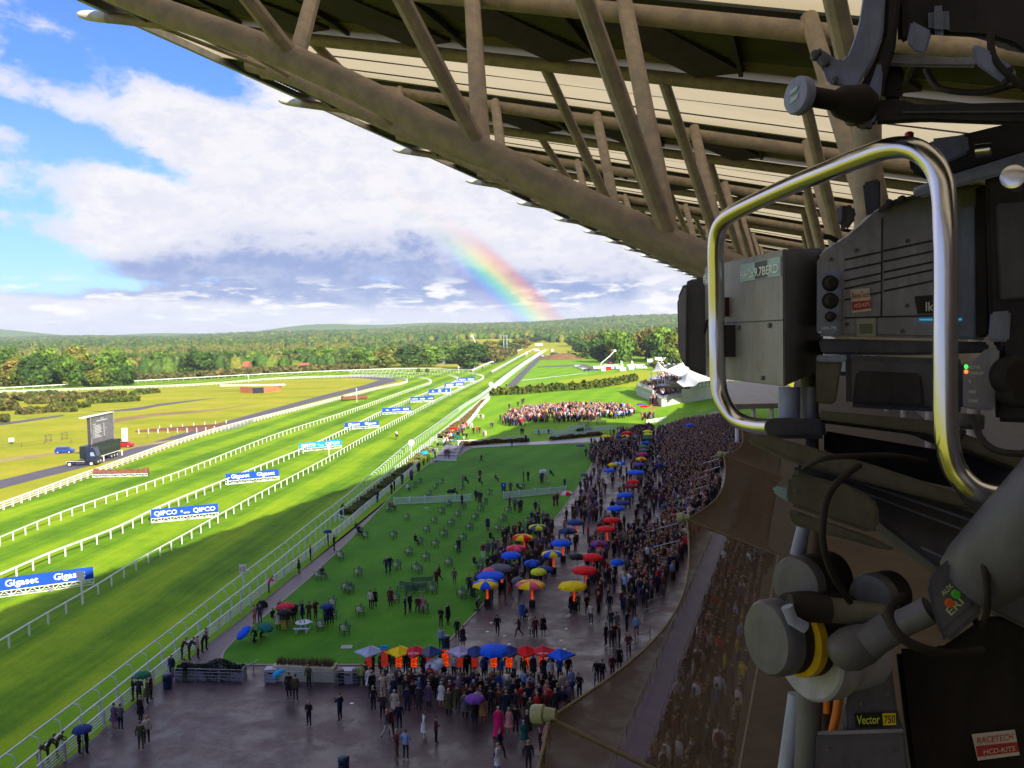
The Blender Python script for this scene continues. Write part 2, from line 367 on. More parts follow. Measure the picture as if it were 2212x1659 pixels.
RF = [(20, 1673), (104, 1606), (173, 1548), (234, 1500), (360, 1399), (425, 1346), (533, 1264), (641, 1177), (752, 1087), (820, 1034), (888, 981), (960, 925), (1060, 845)]
RP = [(100, 1683), (131, 1613 + 45), (131, 1613), (202, 1553), (342, 1438), (450, 1354), (540, 1285), (612, 1228), (670, 1184), (745, 1127), (789, 1089), (854, 1038), (905, 996)]
RP = RP[2:]; RP[0] = (80, 1656)
RP2 = [(996, 925), (1020, 900), (1040, 874), (1058, 856)]
def line(l, z): return [G(x, y, z) for x, y in l]
course = [G(*p) for p in RS] + [G(1190, 744)] + [G(x, y + 1) for x, y in RR[::-1]][0:-1] + [G(-700, 1900), G(-700, 1200)] + [G(x, y, 1.2) for x, y in RA] + [G(-60, 838)] + [G(*p) for p in RO[1:]]
sheet('race_course_turf', course, .006, turf_course)
# the strip between the rails and the right-hand lawns, out to the trees
lawn_all = [G(x, y + 1) for x, y in RR[:-1]] + [G(1184, 751), G(1290, 760), G(1400, 772), G(1560, 772), G(1800, 900), G(2212, 1100), G(2300, 1659), G(1106, 3200), G(-500, 2400)]
sheet('paddock_grass', lawn_all, .004, turf_paddock)
# inside-of-course service road, and field roads
sheet('service_road', [G(-60, 1072), G(100, 1030), G(262, 990), G(440, 932), G(600, 889), G(720, 857), G(800, 838), G(858, 823), G(850, 817), G(790, 812), G(690, 811), G(690, 813), G(780, 817), G(820, 821), G(790, 831), G(700, 853), G(580, 885), G(425, 927), G(260, 976), G(100, 1013), G(-60, 1052)], .008, asphalt)
sheet('field_road', [G(-20, 922), G(60, 911), G(130, 900), G(140, 898), G(135, 896), G(60, 906), G(-20, 917)], .008, asphalt)
sheet('field_lane', [G(170, 887), G(230, 888), G(300, 880), G(345, 872), G(440, 862), G(480, 858), G(440, 864), G(340, 878), G(300, 886), G(230, 890.5)], .008, asphalt)
sheet('far_road', [G(1093, 835), G(1113, 835), G(1141, 803), G(1165, 780), G(1192, 753), G(1187, 752), G(1155, 776), G(1125, 803)], .014, asphalt)
sheet('car_park', [G(1235, 788), G(1262, 787), G(1290, 796), G(1295, 801), G(1272, 801), G(1240, 791), G(1160, 794), G(1160, 792)], .016, asphalt)
sheet('back_yard', [G(1400, 782), G(1560, 790), G(1560, 800), G(1400, 791)], .016, asphalt)
sheet('meadow', [G(1275, 812), G(1395, 799), G(1560, 800), G(1560, 835), G(1270, 835), G(1200, 824)], .010, turf_meadow)
dirt = mat('dry_track', (.40, .30, .10), .9, scale=.1)
sheet('worn_track', [G(-20, 1001), G(60, 992), G(160, 977), G(290, 967), G(420, 946), G(425, 943), G(290, 961), G(160, 972), G(60, 984), G(-20, 993)], .009, dirt)
sheet('worn_strip', [G(190, 952 - 40), G(330, 893), G(460, 884), G(560, 872), G(460, 888), G(330, 900), G(200, 921)], .009, mat('worn_turf', (.30, .20, .07), .9, scale=.08))
sheet('white_line', [G(1128, 821), G(1270, 805.2), G(1270, 805.8), G(1128, 822.2)], .020, mat('white_marking', (.8, .8, .76), .6))
# lawn in front of the stand with its path and the wet apron
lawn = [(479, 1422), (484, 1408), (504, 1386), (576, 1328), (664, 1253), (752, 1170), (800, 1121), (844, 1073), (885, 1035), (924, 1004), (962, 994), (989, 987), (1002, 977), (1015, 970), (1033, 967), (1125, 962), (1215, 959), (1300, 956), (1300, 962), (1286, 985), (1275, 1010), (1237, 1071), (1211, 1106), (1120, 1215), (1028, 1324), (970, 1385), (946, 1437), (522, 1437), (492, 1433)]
apron = [G(-120, 1800), G(20, 1690), G(131, 1652), G(202, 1594), G(342, 1474), G(450, 1390), G(540, 1322), G(612, 1262), G(670, 1215), G(745, 1156), G(789, 1117), G(850, 1068), G(905, 1020), G(935, 992), G(985, 968), G(1003, 962), G(1100, 958), G(1290, 945), G(1400, 931), G(1560, 905), G(1680, 905), G(1900, 1000), G(2300, 1300), G(2300, 2100), G(-120, 2100)]
sheet('wet_apron', apron, .008, wetpave)
path = [G(131, 1655), G(202, 1597), G(342, 1477), G(450, 1393), G(540, 1325), G(612, 1265), G(670, 1218), G(745, 1159), G(789, 1120), G(850, 1071), G(905, 1022), G(985, 972), G(1003, 963), G(1033, 966), G(1005, 978), G(989, 988), G(924, 1006), G(844, 1074), G(752, 1171), G(576, 1329), G(504, 1387), G(479, 1412), G(470, 1440), G(400, 1440), G(330, 1500)]
sheet('brick_path', path, .016, brick_path)
sheet('cross_path', [G(1003, 964.5), G(1100, 958), G(1290, 945), G(1350, 940), G(1350, 946), G(1290, 953), G(1130, 963), G(1033, 968)], .024, mat('pale_paving', (.34, .30, .36), .35, scale=1.0))
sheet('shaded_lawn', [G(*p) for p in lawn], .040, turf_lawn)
kerbm = mat('kerb_stone', (.33, .27, .24), .6)
mb = MB(); kp = [G(*p) for p in lawn]
for a, b2 in zip(kp, kp[1:] + kp[:1]):
    mb.beam(a + Vector((0, 0, .02)), b2 + Vector((0, 0, .02)), .16, .11)
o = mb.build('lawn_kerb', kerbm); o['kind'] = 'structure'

# ---------------------------------------------------------------- grandstand
DL = 9.1
vS = Vector((.3486, 1.02, 0)) * DL; rS = Vector((.946, -.324, 0)) * DL; T1 = Vector((-1.335, 2.72, 0)) * DL
ES = Vector((.324, .946, 0)); EQ = Vector((-.946, .324, 0))       # along the stand / towards the course
def SQ(s, q, z=0.0): v_ = ES * s + EQ * q; return Vector((v_.x, v_.y, z))
def RP_(k, t_, z): v_ = T1 + vS * (k - 1) + rS * t_; return Vector((v_.x, v_.y, HC + z * DL))
def ztop(t_): return 1 - .215 * t_
def kb(k, t_): return k + .49 + .012 * t_
steel = mat('stand_steel', (.42, .335, .30), .55, var=.10, scale=3.5, bump_=.25, col2=(.28, .24, .24), spec=.4)
steel_dk = mat('stand_bracing', (.10, .08, .115), .6)
deckm = mat('roof_deck', (.075, .082, .072), .6, scale=.6)
cream = mat('roof_fabric', (.50, .43, .29), .7, trans=.6, scale=.5, var=.02)
tipm = mat('tip_cap', (.72, .68, .55), .4)
gs = thing('grandstand', 'steel grandstand with tubular roof trusses and cream roof panels', 'grandstand', (30, 0, 0))
KS = list(range(-8, 19))
Cpts = [(.45, .865), (.62, .80), (.97, .618), (1.312, .470), (1.651, .288), (1.954, .126), (2.28, -.02), (2.62, -.19)]
def cpos(k, t_):
    for (a, za), (b2, zb) in zip(Cpts, Cpts[1:]):
        if a <= t_ <= b2 + 1e-6: return RP_(k + .225, t_, za + (zb - za) * (t_ - a) / (b2 - a))
nodes = [.62, .97, 1.312, 1.651, 1.954, 2.28]
many = MB()
for k in KS:
    mb = MB()
    if -5 < k < 0: continue                          # the camera gantry takes the place of these
    mb.tube(smooth_path([RP_(k + .225, a, z) for a, z in Cpts], 4), .215, 14)
    ch = mb.build('bottom_chord', steel, gs)
    for kk, nm in ((k, 'A'), (None, 'B')):
        mb = MB(); ts = [0.0 if nm == 'A' else .30, .6, 1.2, 1.8, 2.4, 3.1]
        f = (lambda t_: k) if nm == 'A' else (lambda t_: kb(k, t_))
        if nm == 'A': mb.tube([RP_(k, .12, ztop(.12))] + [RP_(k, t_, ztop(t_)) for t_ in ts[1:]], .155, 12)
        else: mb.tube([RP_(f(t_), t_, ztop(t_) - .012 * t_) for t_ in ts], .17, 12)
        tc = mb.build('top_chord', steel, gs)
        if nm == 'A':
            mb = MB(); ax = (RP_(k, .12, ztop(.12)) - RP_(k, 0, ztop(0))); L = ax.length
            mb.lathe(RP_(k, 0, ztop(0)), ax, [(0, .012), (.06, .07), (.18, .11), (.42, .145), (.75, .155), (L, .157)], 14)
            mb.build('tip', tipm, tc)
    for t_ in nodes:
        c_ = cpos(k, t_)
        for e_, rr in ((RP_(k, t_ - .14, ztop(t_ - .14)), .125), (RP_(kb(k, t_ - .13), t_ - .13, ztop(t_ - .13)), .14)):
            mb = MB() if 0 <= k <= 5 else many
            if t_ < .9: rr *= .6
            mb.tube([c_, e_], rr, 10 if k < 6 else 6, cap=False)
            if 0 <= k <= 5: mb.build('strut', steel, ch)
many.build('far_struts', steel, gs)['kind'] = 'stuff'
# deck between trusses (corrugated) and cream panels within them
for k in KS:
    mb = MB()
    fa = lambda t_, u: RP_(k + u * (kb(k, t_) - k), t_, ztop(t_) + .03 - .010 * t_ * u)
    mb.add([fa(.14, -.14) + Vector((0, 0, .03)), fa(3.1, -.14) + Vector((0, 0, .04)), fa(3.1, 1.04) + Vector((0, 0, .04)), fa(.14, 1.04) + Vector((0, 0, .04))], [(0, 1, 2, 3)])
    pn = mb.build('roof_panel', cream, gs)
    mb = MB()
    for u in (.22, .5, .78): mb.tube([fa(.5, u) - Vector((0, 0, .02)), fa(3.1, u) - Vector((0, 0, .02))], .022, 5)
    mb.build('seam_bar', steel_dk, pn)
    # corrugated deck from B_k to A_(k+1)
    mb = MB(); t0, t1, nr = .14, 3.1, 26
    for j in range(nr):
        u0, u1 = j / nr, (j + 1) / nr; rows = []
        for u, up in ((u0, 0), (u0 + .5 / nr, 1), (u1, 0)):
            rows.append([])
            for t_ in (t0, t1):
                kk = kb(k, t_) - .01 + (k + 1.0 - kb(k, t_) + .01) * u
                rows[-1].append(RP_(kk, t_, ztop(t_) + .036) + Vector((0, 0, .09 * up)))
        for a, b2 in zip(rows, rows[1:]): mb.add([a[0], a[1], b2[1], b2[0]], [(0, 1, 2, 3)])
    for t_ in (0.3, .6, .95, 1.3, 1.65, 2.0, 2.35, 2.7):
        mb.beam(RP_(kb(k, t_), t_, ztop(t_) + .03), RP_(k + 1, t_, ztop(t_) + .03), .09, .16)
    mb.build('roof_deck', deckm, gs)
    # deep raking fins between the trusses
    mb = MB()
    for t_ in (.42, .80, 1.16, 1.54, 1.90, 2.28):
        a = RP_(k + 1 - .03, t_, ztop(t_) + .0); b2 = RP_(kb(k, t_ - .30) + .02, t_ - .30, ztop(t_ - .30) + .02)
        w_ = rS * .12
        mb.prism([a, b2, b2 + w_ + Vector((0, 0, .1)), a + w_ * .2 + Vector((0, 0, .35))], Vector((0, 0, .05)))
        mb.prism([a, b2, b2 + Vector((0, 0, .45)), a + Vector((0, 0, .45))], w_ * .9)
    mb.build('raking_fin', steel_dk, gs)
    if k < KS[-1]:
        mb = MB()
        p0, p1 = RP_(k, .14, ztop(.14) + .02), RP_(k + 1, .14, ztop(.14) + .02)
        mb.beam(p0 + (p1 - p0) * .002, p1, .14, .22)
        mb.build('gutter', mat('gutter_metal', (.5, .48, .5), .4, metal=.3), gs)
        mb = MB(); q0, q1 = RP_(k, .42, ztop(.42) - .01), RP_(k + 1, .42, ztop(.42) - .01)
        mb.tube([q0, q1], .09, 8)
        mb.tube([RP_(k, .27, ztop(.27)), RP_(k + .225, .55, .83), RP_(k + 1, .27, ztop(.27))], .06, 6)
        mb.build('edge_tube', steel, gs)
# outer roof skin above it all, rear wall, floors, columns, terraces
mb = MB(); ka, kz = KS[0] - .2, KS[-1] + .9
skin = lambda k, t_, up: RP_(k, t_, ztop(t_) + up)
for k in KS:      # opaque skin only over the decked bays
    mb.prism([skin(kb(k, .1) - .04, .14, .062), skin(kb(k, 3) - .04, 3.3, .062), skin(k + 1.02, 3.3, .062), skin(k + 1.02, .14, .062)], Vector((0, 0, .05)))
mb.build('roof_skin', deckm, gs)
wallm = mat('stand_wall', (.16, .13, .11), .8)
mb = MB()
a0 = SQ(-75, -12.5, 0); a1 = SQ(238, -12.5, 0)  # wall carried on past the stand's end to shade the far crowd
mb.prism([a0, a1, a1 + Vector((0, 0, 33)), a0 + Vector((0, 0, 33))], EQ * -.6)
e0 = SQ(-75, -12.4, 0); e1 = SQ(-75, 14, 0)
mb.prism([e0, e1, e1 + Vector((0, 0, 30)), e0 + Vector((0, 0, 33))], ES * -.6)
mb.build('rear_wall', wallm, gs)
mb = MB()
for z in (3.6, 8.4, 13.2):
    mb.prism([SQ(-75, -12.3, z), SQ(185, -12.3, z), SQ(185, -2.2, z), SQ(-75, -2.2, z)], Vector((0, 0, .4)))
mb.prism([SQ(-75, -12.3, 16.1), SQ(185, -12.3, 16.1), SQ(185, 1.55, 16.1), SQ(-75, 1.55, 16.1)], Vector((0, 0, .5)))
mb.prism([SQ(-9, -12.2, 25.0), SQ(9, -12.2, 25.0), SQ(9, -.1, 25.0), SQ(-9, -.1, 25.0)], Vector((0, 0, .25)))
mb.build('floor_slab', mat('brown_soffit', (.085, .058, .036), .85, scale=2.0, bump_=.3), gs)
for s_ in range(-70, 186, 18): mb = MB(); mb.tube([SQ(s_ - .2, -9.5, 0), SQ(s_, -9.5, 27)], .35, 12); mb.build('column', steel, gs)
mb = MB(); mb.tube([V(1876, 700, 9.5), V(1874, 250, 9.5)], .15, 12); mb.build('column', steel, gs)
# stepped terrace down to the apron
mb = MB(); nst = 16
for i in range(nst):
    q0 = 8.4 - i * .75; z1 = .35 + i * .33
    mb.prism([SQ(14, q0 - .75, 0), SQ(185, q0 - .75, 0), SQ(185, q0, 0), SQ(14, q0, 0)], Vector((0, 0, z1)))
mb.build('terrace', mat('terrace_concrete', (.10, .075, .07), .6, scale=1.2), gs)
# glass-roofed gangway strip running along the foot of the terrace
gw = thing('gangway', 'long purple carpeted gangway under the brown shade net', 'gangway', SQ(60, 11, 0))
mb = MB(); mb.prism([SQ(38, 8.9, .02), SQ(182, 8.9, .02), SQ(182, 10.7, .02), SQ(38, 10.7, .02)], Vector((0, 0, .5)))
mb.build('carpet', mat('purple_carpet', (.08, .025, .24), .35, var=.2, scale=.8), gw)
mb = MB()
for q_ in (8.9, 10.7):
    mb.beam(SQ(38, q_, 1.35), SQ(182, q_, 1.35), .07, .07)
    for s_ in range(38, 183, 3): mb.beam(SQ(s_, q_, .5), SQ(s_, q_, 1.35), .05, .05, Vector((1, 0, 0)))
mb.build('handrail', mat('dull_rail', (.22, .18, .26), .4, metal=.3), gw)

# shade net slung from posts above the terrace
def netmat(k0=.56):
    M = bpy.data.materials.new('shade_net'); M.use_nodes = True; q = NT(M.node_tree)
    co = q.n('ShaderNodeTexCoord').outputs['Object']
    nn = q.noise(co, 1.3, 6.0, .7)
    b = q.n('ShaderNodeBsdfPrincipled', {'Base Color': q.mix(nn, (.085, .062, .042), (.135, .100, .066)), 'Roughness': .9, 'Specular IOR Level': .1})
    tr = q.n('ShaderNodeBsdfTransparent', {0: (1, 1, 1, 1)})
    x = q.n('ShaderNodeMixShader', {0: q.m('ADD', k0, q.m('MULTIPLY', nn, .26), clamp=True), 1: tr.outputs[0], 2: b.outputs[0]})
    o = q.n('ShaderNodeOutputMaterial'); q.t.links.new(x.outputs[0], o.inputs[0]); return M
netM = netmat(); netO = netmat(.84); ropeM = mat('net_rope', (.22, .17, .11), .8); capM = mat('post_cap', (.36, .37, .22), .4)
corners = [V(1188, 1552, 0)] and [G(1188, 1552, 18.0), G(1483, 1122, 18.0), G(1564, 984, 18.0), G(1600, 920, 18.0)]
step_ = corners[1] - corners[0]; corners = [corners[0] - step_] + corners
for i in range(len(corners) - 1):
    a, b2 = corners[i], corners[i + 1]; L = (b2 - a).length; nn_ = 14; inw = -EQ
    lab = ['brown translucent shade net at the very bottom, nearest the camera', 'brown translucent shade net between the olive-capped posts, over the purple gangway', 'brown shade net with a curved edge beside the dense terrace crowd', 'small far brown shade net behind the chrome handle'][i]
    nt = thing('shade_net', lab, 'net', a, 'shade nets slung along the grandstand')
    mb = MB(); depth = 4.1 if i < 2 else 5.4; nj = 6; grid = []
    for k in range(nn_ + 1):
        u = k / nn_; base = a.lerp(b2, u); sc = math.sin(math.pi * u)
        q0 = .058 * L * sc if i < 2 else .035 * L * sc
        q0 = min(q0, 2.2); row = []
        for j in range(nj + 1):
            w = j / nj; qq = q0 + (depth - q0) * w
            row.append(base + inw * qq + Vector((0, 0, -.35 * qq - .55 * sc * math.sin(math.pi * w) * (1) - .25 * sc * (1 - w))))
        grid.append(row)
    for k in range(nn_):
        for j in range(nj): mb.smooth = True; mb.add([grid[k][j], grid[k + 1][j], grid[k + 1][j + 1], grid[k][j + 1]], [(0, 1, 2, 3)])
    mb.build('net', netM if i < 2 else netO, nt)
    mb = MB(); mb.tube([r0[0] for r0 in grid], .045, 6); mb.tube([r0[-1] for r0 in grid], .05, 6); mb.tube(grid[0], .05, 6)
    mb.build('edge_rope', ropeM, nt)
    mb = MB(); mb.lathe(a + EQ * .45 + Vector((0, 0, .05)), -EQ * 1 + Vector((0, 0, .1)), [(0, .12), (.02, .2), (.09, .22), (.3, .22), (.34, .17), (.6, .13)], 14)
    mb.build('post_cap', capM, nt)
    mb = MB(); mb.tube([a + Vector((0, 0, -.05)), a + inw * 4.1 + Vector((0, 0, -1.45))], .035, 6); mb.build('boom', ropeM, nt)

# unseen block added past the stand's end to shade the bank below the pavilion
ew = thing('shade_block', 'added unseen block shading the bank beyond the terrace', 'building', (100, 235, 0))
mb = MB(); mb.prism([Vector((78, 205, 0)), Vector((120, 190, 0)), Vector((150, 262, 0)), Vector((96, 282, 0))], Vector((0, 0, 27)))
mb.build('wall', mat('render_wall', (.55, .5, .42), .8), ew)
mb = MB()
for i in range(9):
    for z in (3, 8, 13, 18): mb.box(Vector((78 + i * 4.4 + 2, 205 - i * 1.57 - .9, z + 1.5)), (2.4, .25, 2.4), Matrix.Rotation(R(-19.6), 3, 'Z'))
mb.build('window', mat('dark_glass', (.03, .035, .05), .1), ew)
# ---------------------------------------------------------------- woods, trees, hedges
leafM = attr_mat('foliage', .85, .42, .55, .5, trans=.18)
hedgeM = attr_mat('hedge_foliage', .85, .45, 1.3, .5)
barkM = mat('bark', (.10, .075, .05), .9, scale=1.0)
NR = np.random.default_rng(11)
def ico():
    bm = bmesh.new(); bmesh.ops.create_icosphere(bm, subdivisions=2, radius=1); v = np.array([x.co[:] for x in bm.verts]); f = np.array([[q.index for q in x.verts] for x in bm.faces]); bm.free(); return v, f
ICO2 = ico()
def ico1():
    bm = bmesh.new(); bmesh.ops.create_icosphere(bm, subdivisions=1, radius=1); v = np.array([x.co[:] for x in bm.verts]); f = np.array([[q.index for q in x.verts] for x in bm.faces]); bm.free(); return v, f
ICO1 = ico1()
def np_obj(name, V_, F_, tint, M, smooth=False, loc=None, parent=None):
    me = bpy.data.meshes.new(name); nv, nf, k = len(V_), len(F_), F_.shape[1]
    me.vertices.add(nv); me.vertices.foreach_set('co', V_.astype(np.float32).ravel())
    me.loops.add(nf * k); me.loops.foreach_set('vertex_index', F_.astype(np.int32).ravel())
    me.polygons.add(nf); me.polygons.foreach_set('loop_start', np.arange(0, nf * k, k, dtype=np.int32))
    try: me.polygons.foreach_set('loop_total', np.full(nf, k, dtype=np.int32))
    except Exception: pass
    me.polygons.foreach_set('use_smooth', np.full(nf, smooth))
    me.update(calc_edges=True)
    ca = me.color_attributes.new('tint', 'FLOAT_COLOR', 'CORNER')
    c4 = np.ones((nf, k, 4), np.float32); c4[:, :, :3] = tint[:, None, :]; ca.data.foreach_set('color', c4.ravel())
    me.materials.append(M); me.validate()
    o = bpy.data.objects.new(name, me); COL.objects.link(o)
    if loc is not None: o.location = loc
    if parent is not None: o.parent = parent
    return o
PAL = 1.35 * np.array([(.035, .075, .012), (.05, .10, .014), (.075, .125, .016), (.11, .15, .018), (.16, .16, .022), (.125, .105, .03), (.045, .07, .02), (.06, .10, .02), (.13, .11, .03)])
PALW = np.array([.2, .22, .18, .13, .05, .02, .08, .09, .03])
# far woods: thousands of lumpy crowns over the ridges, past counting
Vs, Fs, Ts = [], [], []; nb = 0
def far_tree(x, y, z, w, h, col, src=ICO2):
    global nb
    v, f = src; s = v.copy()
    ph = NR.random(6) * 6.28
    bumpy = 1 + .22 * np.sin(v[:, 0] * 5 + ph[0]) * np.sin(v[:, 1] * 5 + ph[1]) + .18 * np.sin(v[:, 2] * 6 + ph[2] + v[:, 0] * 4) + NR.normal(0, .085, len(v))
    s *= bumpy[:, None]; s *= np.array([w * .5, w * .5, h * .5]); s += np.array([x, y, z + h * .42])
    Vs.append(s); Fs.append(f + nb); nb += len(s)
    cc = col * (1 + NR.normal(0, .13, (len(f), 1))); Ts.append(np.clip(cc, .004, .6))
def clear(x, y, d):                   # the straight mile and the paddocks stay open
    if d > 1480: return False
    px = 1106 + FPX * x / y
    if 1035 < px < 1290 and d < 1250: return True
    if 1120 < px < 1250 and d < 1330: return True
    if px >= 1290 and d < 800: return True
    if px <= 1035 and d < (630 if px < 760 else 700): return True
    if 1340 < px < 1375 and d < 1000: return True
    return False
d = 610.0
while d < 4300:
    w0 = max(8.5, d * .0066); na = int(1.24 * d / (w0 * .82))
    for k in range(na):
        a = -.62 + 1.24 * (k + NR.random()) / na; dd = d + NR.normal(0, w0 * .5); x, y = dd * math.sin(a), dd * math.cos(a)
        if y < 100 or clear(x, y, dd): continue
        pn = math.sin(x / 130.0 + 2) * math.sin(y / 170.0)
        if d < 1500 and pn > .62: continue
        ty = NR.choice(9, p=PALW); col = PAL[ty].copy()
        if 820 < d < 1250 and -.62 < a < -.18: col = (PAL[5] * .6 + PAL[3] * .4) if pn > -.2 else PAL[3]
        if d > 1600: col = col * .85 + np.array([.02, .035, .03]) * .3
        w = w0 * (.8 + .5 * NR.random()); h = (11 + 5 * NR.random()) * (1 if d < 1800 else .9)
        if NR.random() < .012: h *= 1.25; w *= .7; col = PAL[0] * .9
        far_tree(x, y, hgt(x, y) - 2, w, h, col, ICO2 if d < 1500 else ICO1)
    d += max(8.0, d * .011)
# distant blue ridge on the left horizon
o = np_obj('distant_woodland', np.concatenate(Vs), np.concatenate(Fs), np.concatenate(Ts), leafM, True); o['kind'] = 'stuff'; tag(o, 'endless autumn woodland covering the ridges to the horizon', 'woodland')
mb = MB(); pts = []
for i in range(60):
    a = -.75 + i * .016; r_ = 9500; h = 75 + 45 * math.sin(i * .21) + 18 * math.sin(i * .63); pts.append((a, h))
for (a, h), (a2, h2) in zip(pts, pts[1:]):
    f = lambda a_, r_, z: Vector((r_ * math.sin(a_), r_ * math.cos(a_), z)); mb.smooth = True
    mb.add([f(a, 8200, -40), f(a2, 8200, -40), f(a2, 9500, h2), f(a, 9500, h), f(a2, 11000, -40), f(a, 11000, -40)], [(0, 1, 2, 3), (3, 2, 4, 5)])
mb.build('hills', turf_far)['kind'] = 'structure'

# individual trees: crown of leaf clumps on limbs
def crown_mesh(seed, w, h, base, cols, n=1500, lobes=15, conical=False):
    rg = np.random.default_rng(seed); V_, F_, T_ = [], [], []
    lc = []
    for i in range(lobes):
        th = rg.random() * 6.28; ph = (i + .5) / lobes; z = base + (h - base) * (.12 + .72 * ph)
        rr = w * .5 * (math.sin(math.pi * min(1, .18 + ph * .78)) ** .7) * (.45 + .35 * rg.random())
        if conical: rr = w * .42 * (1 - ph) ** .9
        lc.append((rr * math.cos(th), rr * math.sin(th), z, (w * .24) * (.75 + .5 * rg.random()) * ((1.2 - ph) if conical else 1), rg.normal(0, .16), rg.integers(len(cols))))
    per = n // lobes; k = 0
    for (cx, cy, cz, r_, br, ci) in lc:
        dirs = rg.normal(0, 1, (per, 3)); dirs /= np.linalg.norm(dirs, axis=1)[:, None]
        rad_ = r_ * (.72 + .4 * rg.random(per))
        p = np.array([cx, cy, cz]) + dirs * rad_[:, None] * np.array([1, 1, .82])
        nrm = dirs + rg.normal(0, .55, (per, 3)); nrm /= np.linalg.norm(nrm, axis=1)[:, None]
        t1 = np.cross(nrm, rg.normal(0, 1, (per, 3))); t1 /= np.linalg.norm(t1, axis=1)[:, None]; t2 = np.cross(nrm, t1)
        s = (w * .042) * (.7 + .8 * rg.random((per, 1)))
        q = np.stack([p - t1 * s - t2 * s * .7, p + t1 * s - t2 * s * .8, p + t1 * s * .9 + t2 * s, p - t1 * s * 1.1 + t2 * s * .8], 1).reshape(-1, 3)
        V_.append(q); F_.append(np.arange(per * 4).reshape(-1, 4) + k); k += per * 4
        T_.append(np.clip(np.array(cols[ci]) * 1.45 * (1 + br + rg.normal(0, .18, (per, 1))), .003, .6))
    me = np_obj('crown', np.concatenate(V_), np.concatenate(F_), np.concatenate(T_), leafM).data
    return me, lc
def trunk_mesh(w, h, base, lc, r0):
    mb = MB(); mb.tube([(0, 0, -.3), (.1, .05, base * .7), (0, .1, base + (h - base) * .45), (0, 0, h * .85)], [r0 * 1.3, r0, r0 * .7, r0 * .15], 8)
    for c_ in lc[::2]: mb.tube([(0, 0, base * .8 + c_[2] * .15), (c_[0] * .5, c_[1] * .5, c_[2] * .72), (c_[0], c_[1], c_[2])], [r0 * .5, r0 * .32, r0 * .1], 6)
    o = mb.build('trunk', barkM, local=True); me = o.data; bpy.data.objects.remove(o); return me
G_ = lambda *a: [tuple(x) for x in a]
KINDS = {}
for nm, cols, w, h, base, con in (('dark', [(.028, .06, .010), (.04, .08, .012), (.05, .095, .012)], 16, 18, 2.0, False), ('mid', [(.05, .10, .012), (.07, .13, .014), (.09, .15, .015)], 15, 17, 2.0, False),
                                  ('gold', [(.11, .13, .016), (.14, .13, .02), (.08, .115, .014), (.15, .11, .02)], 15, 17, 2.0, False), ('fir', [(.02, .045, .012), (.028, .055, .014)], 7, 19, 1.5, True), ('bush', [(.05, .09, .012), (.075, .11, .016)], 7, 4.2, .2, False)):
    KINDS[nm] = []
    for vv in range(3 if nm != 'fir' else 1):
        me, lc = crown_mesh(hash_ := (len(KINDS) * 10 + vv), w, h, base, cols, 1900 if nm not in ('bush', 'fir') else 800, 18 if nm != 'bush' else 9, con)
        KINDS[nm].append((me, trunk_mesh(w, h, base, lc, .45 if nm != 'bush' else .12), w, h))
for o in [o for o in list(bpy.data.objects) if o.name.startswith('crown') and o.parent is None]: bpy.data.objects.remove(o)
NAMEK = {'dark': ('dense_tree', 'dark green dense broadleaf tree'), 'mid': ('broadleaf_tree', 'mid green rounded broadleaf tree'), 'gold': ('autumn_tree', 'golden autumn broadleaf tree'), 'fir': ('fir_tree', 'narrow dark conifer'), 'bush': ('bush', 'low rounded green bush')}
def tree(kind, px, basey, w=None, topy=None, where='', group='trees beyond the racecourse', dist=None):
    g = G(px, basey) if dist is None else GD(px, dist); vv = RNG.randrange(len(KINDS[kind])); cm_, tm_, bw, bh = KINDS[kind][vv]
    g.z = 0 if math.hypot(g.x, g.y) < 900 else hgt(g.x, g.y)
    hh = bh
    if topy is not None:
        d_ = ray(px, topy); hh = HC + d_.z / d_.y * g.y - g.z
    sw = (w / FPX * g.y) / bw if w else hh / bh
    t_ = thing(NAMEK[kind][0], f'{NAMEK[kind][1]}, {where}', 'tree' if kind != 'bush' else 'bush', g, group, RNG.random() * 6.28)
    t_.scale = (sw, sw, hh / bh)
    c_ = link('crown', cm_, t_); u_ = link('trunk', tm_, t_)
    return t_
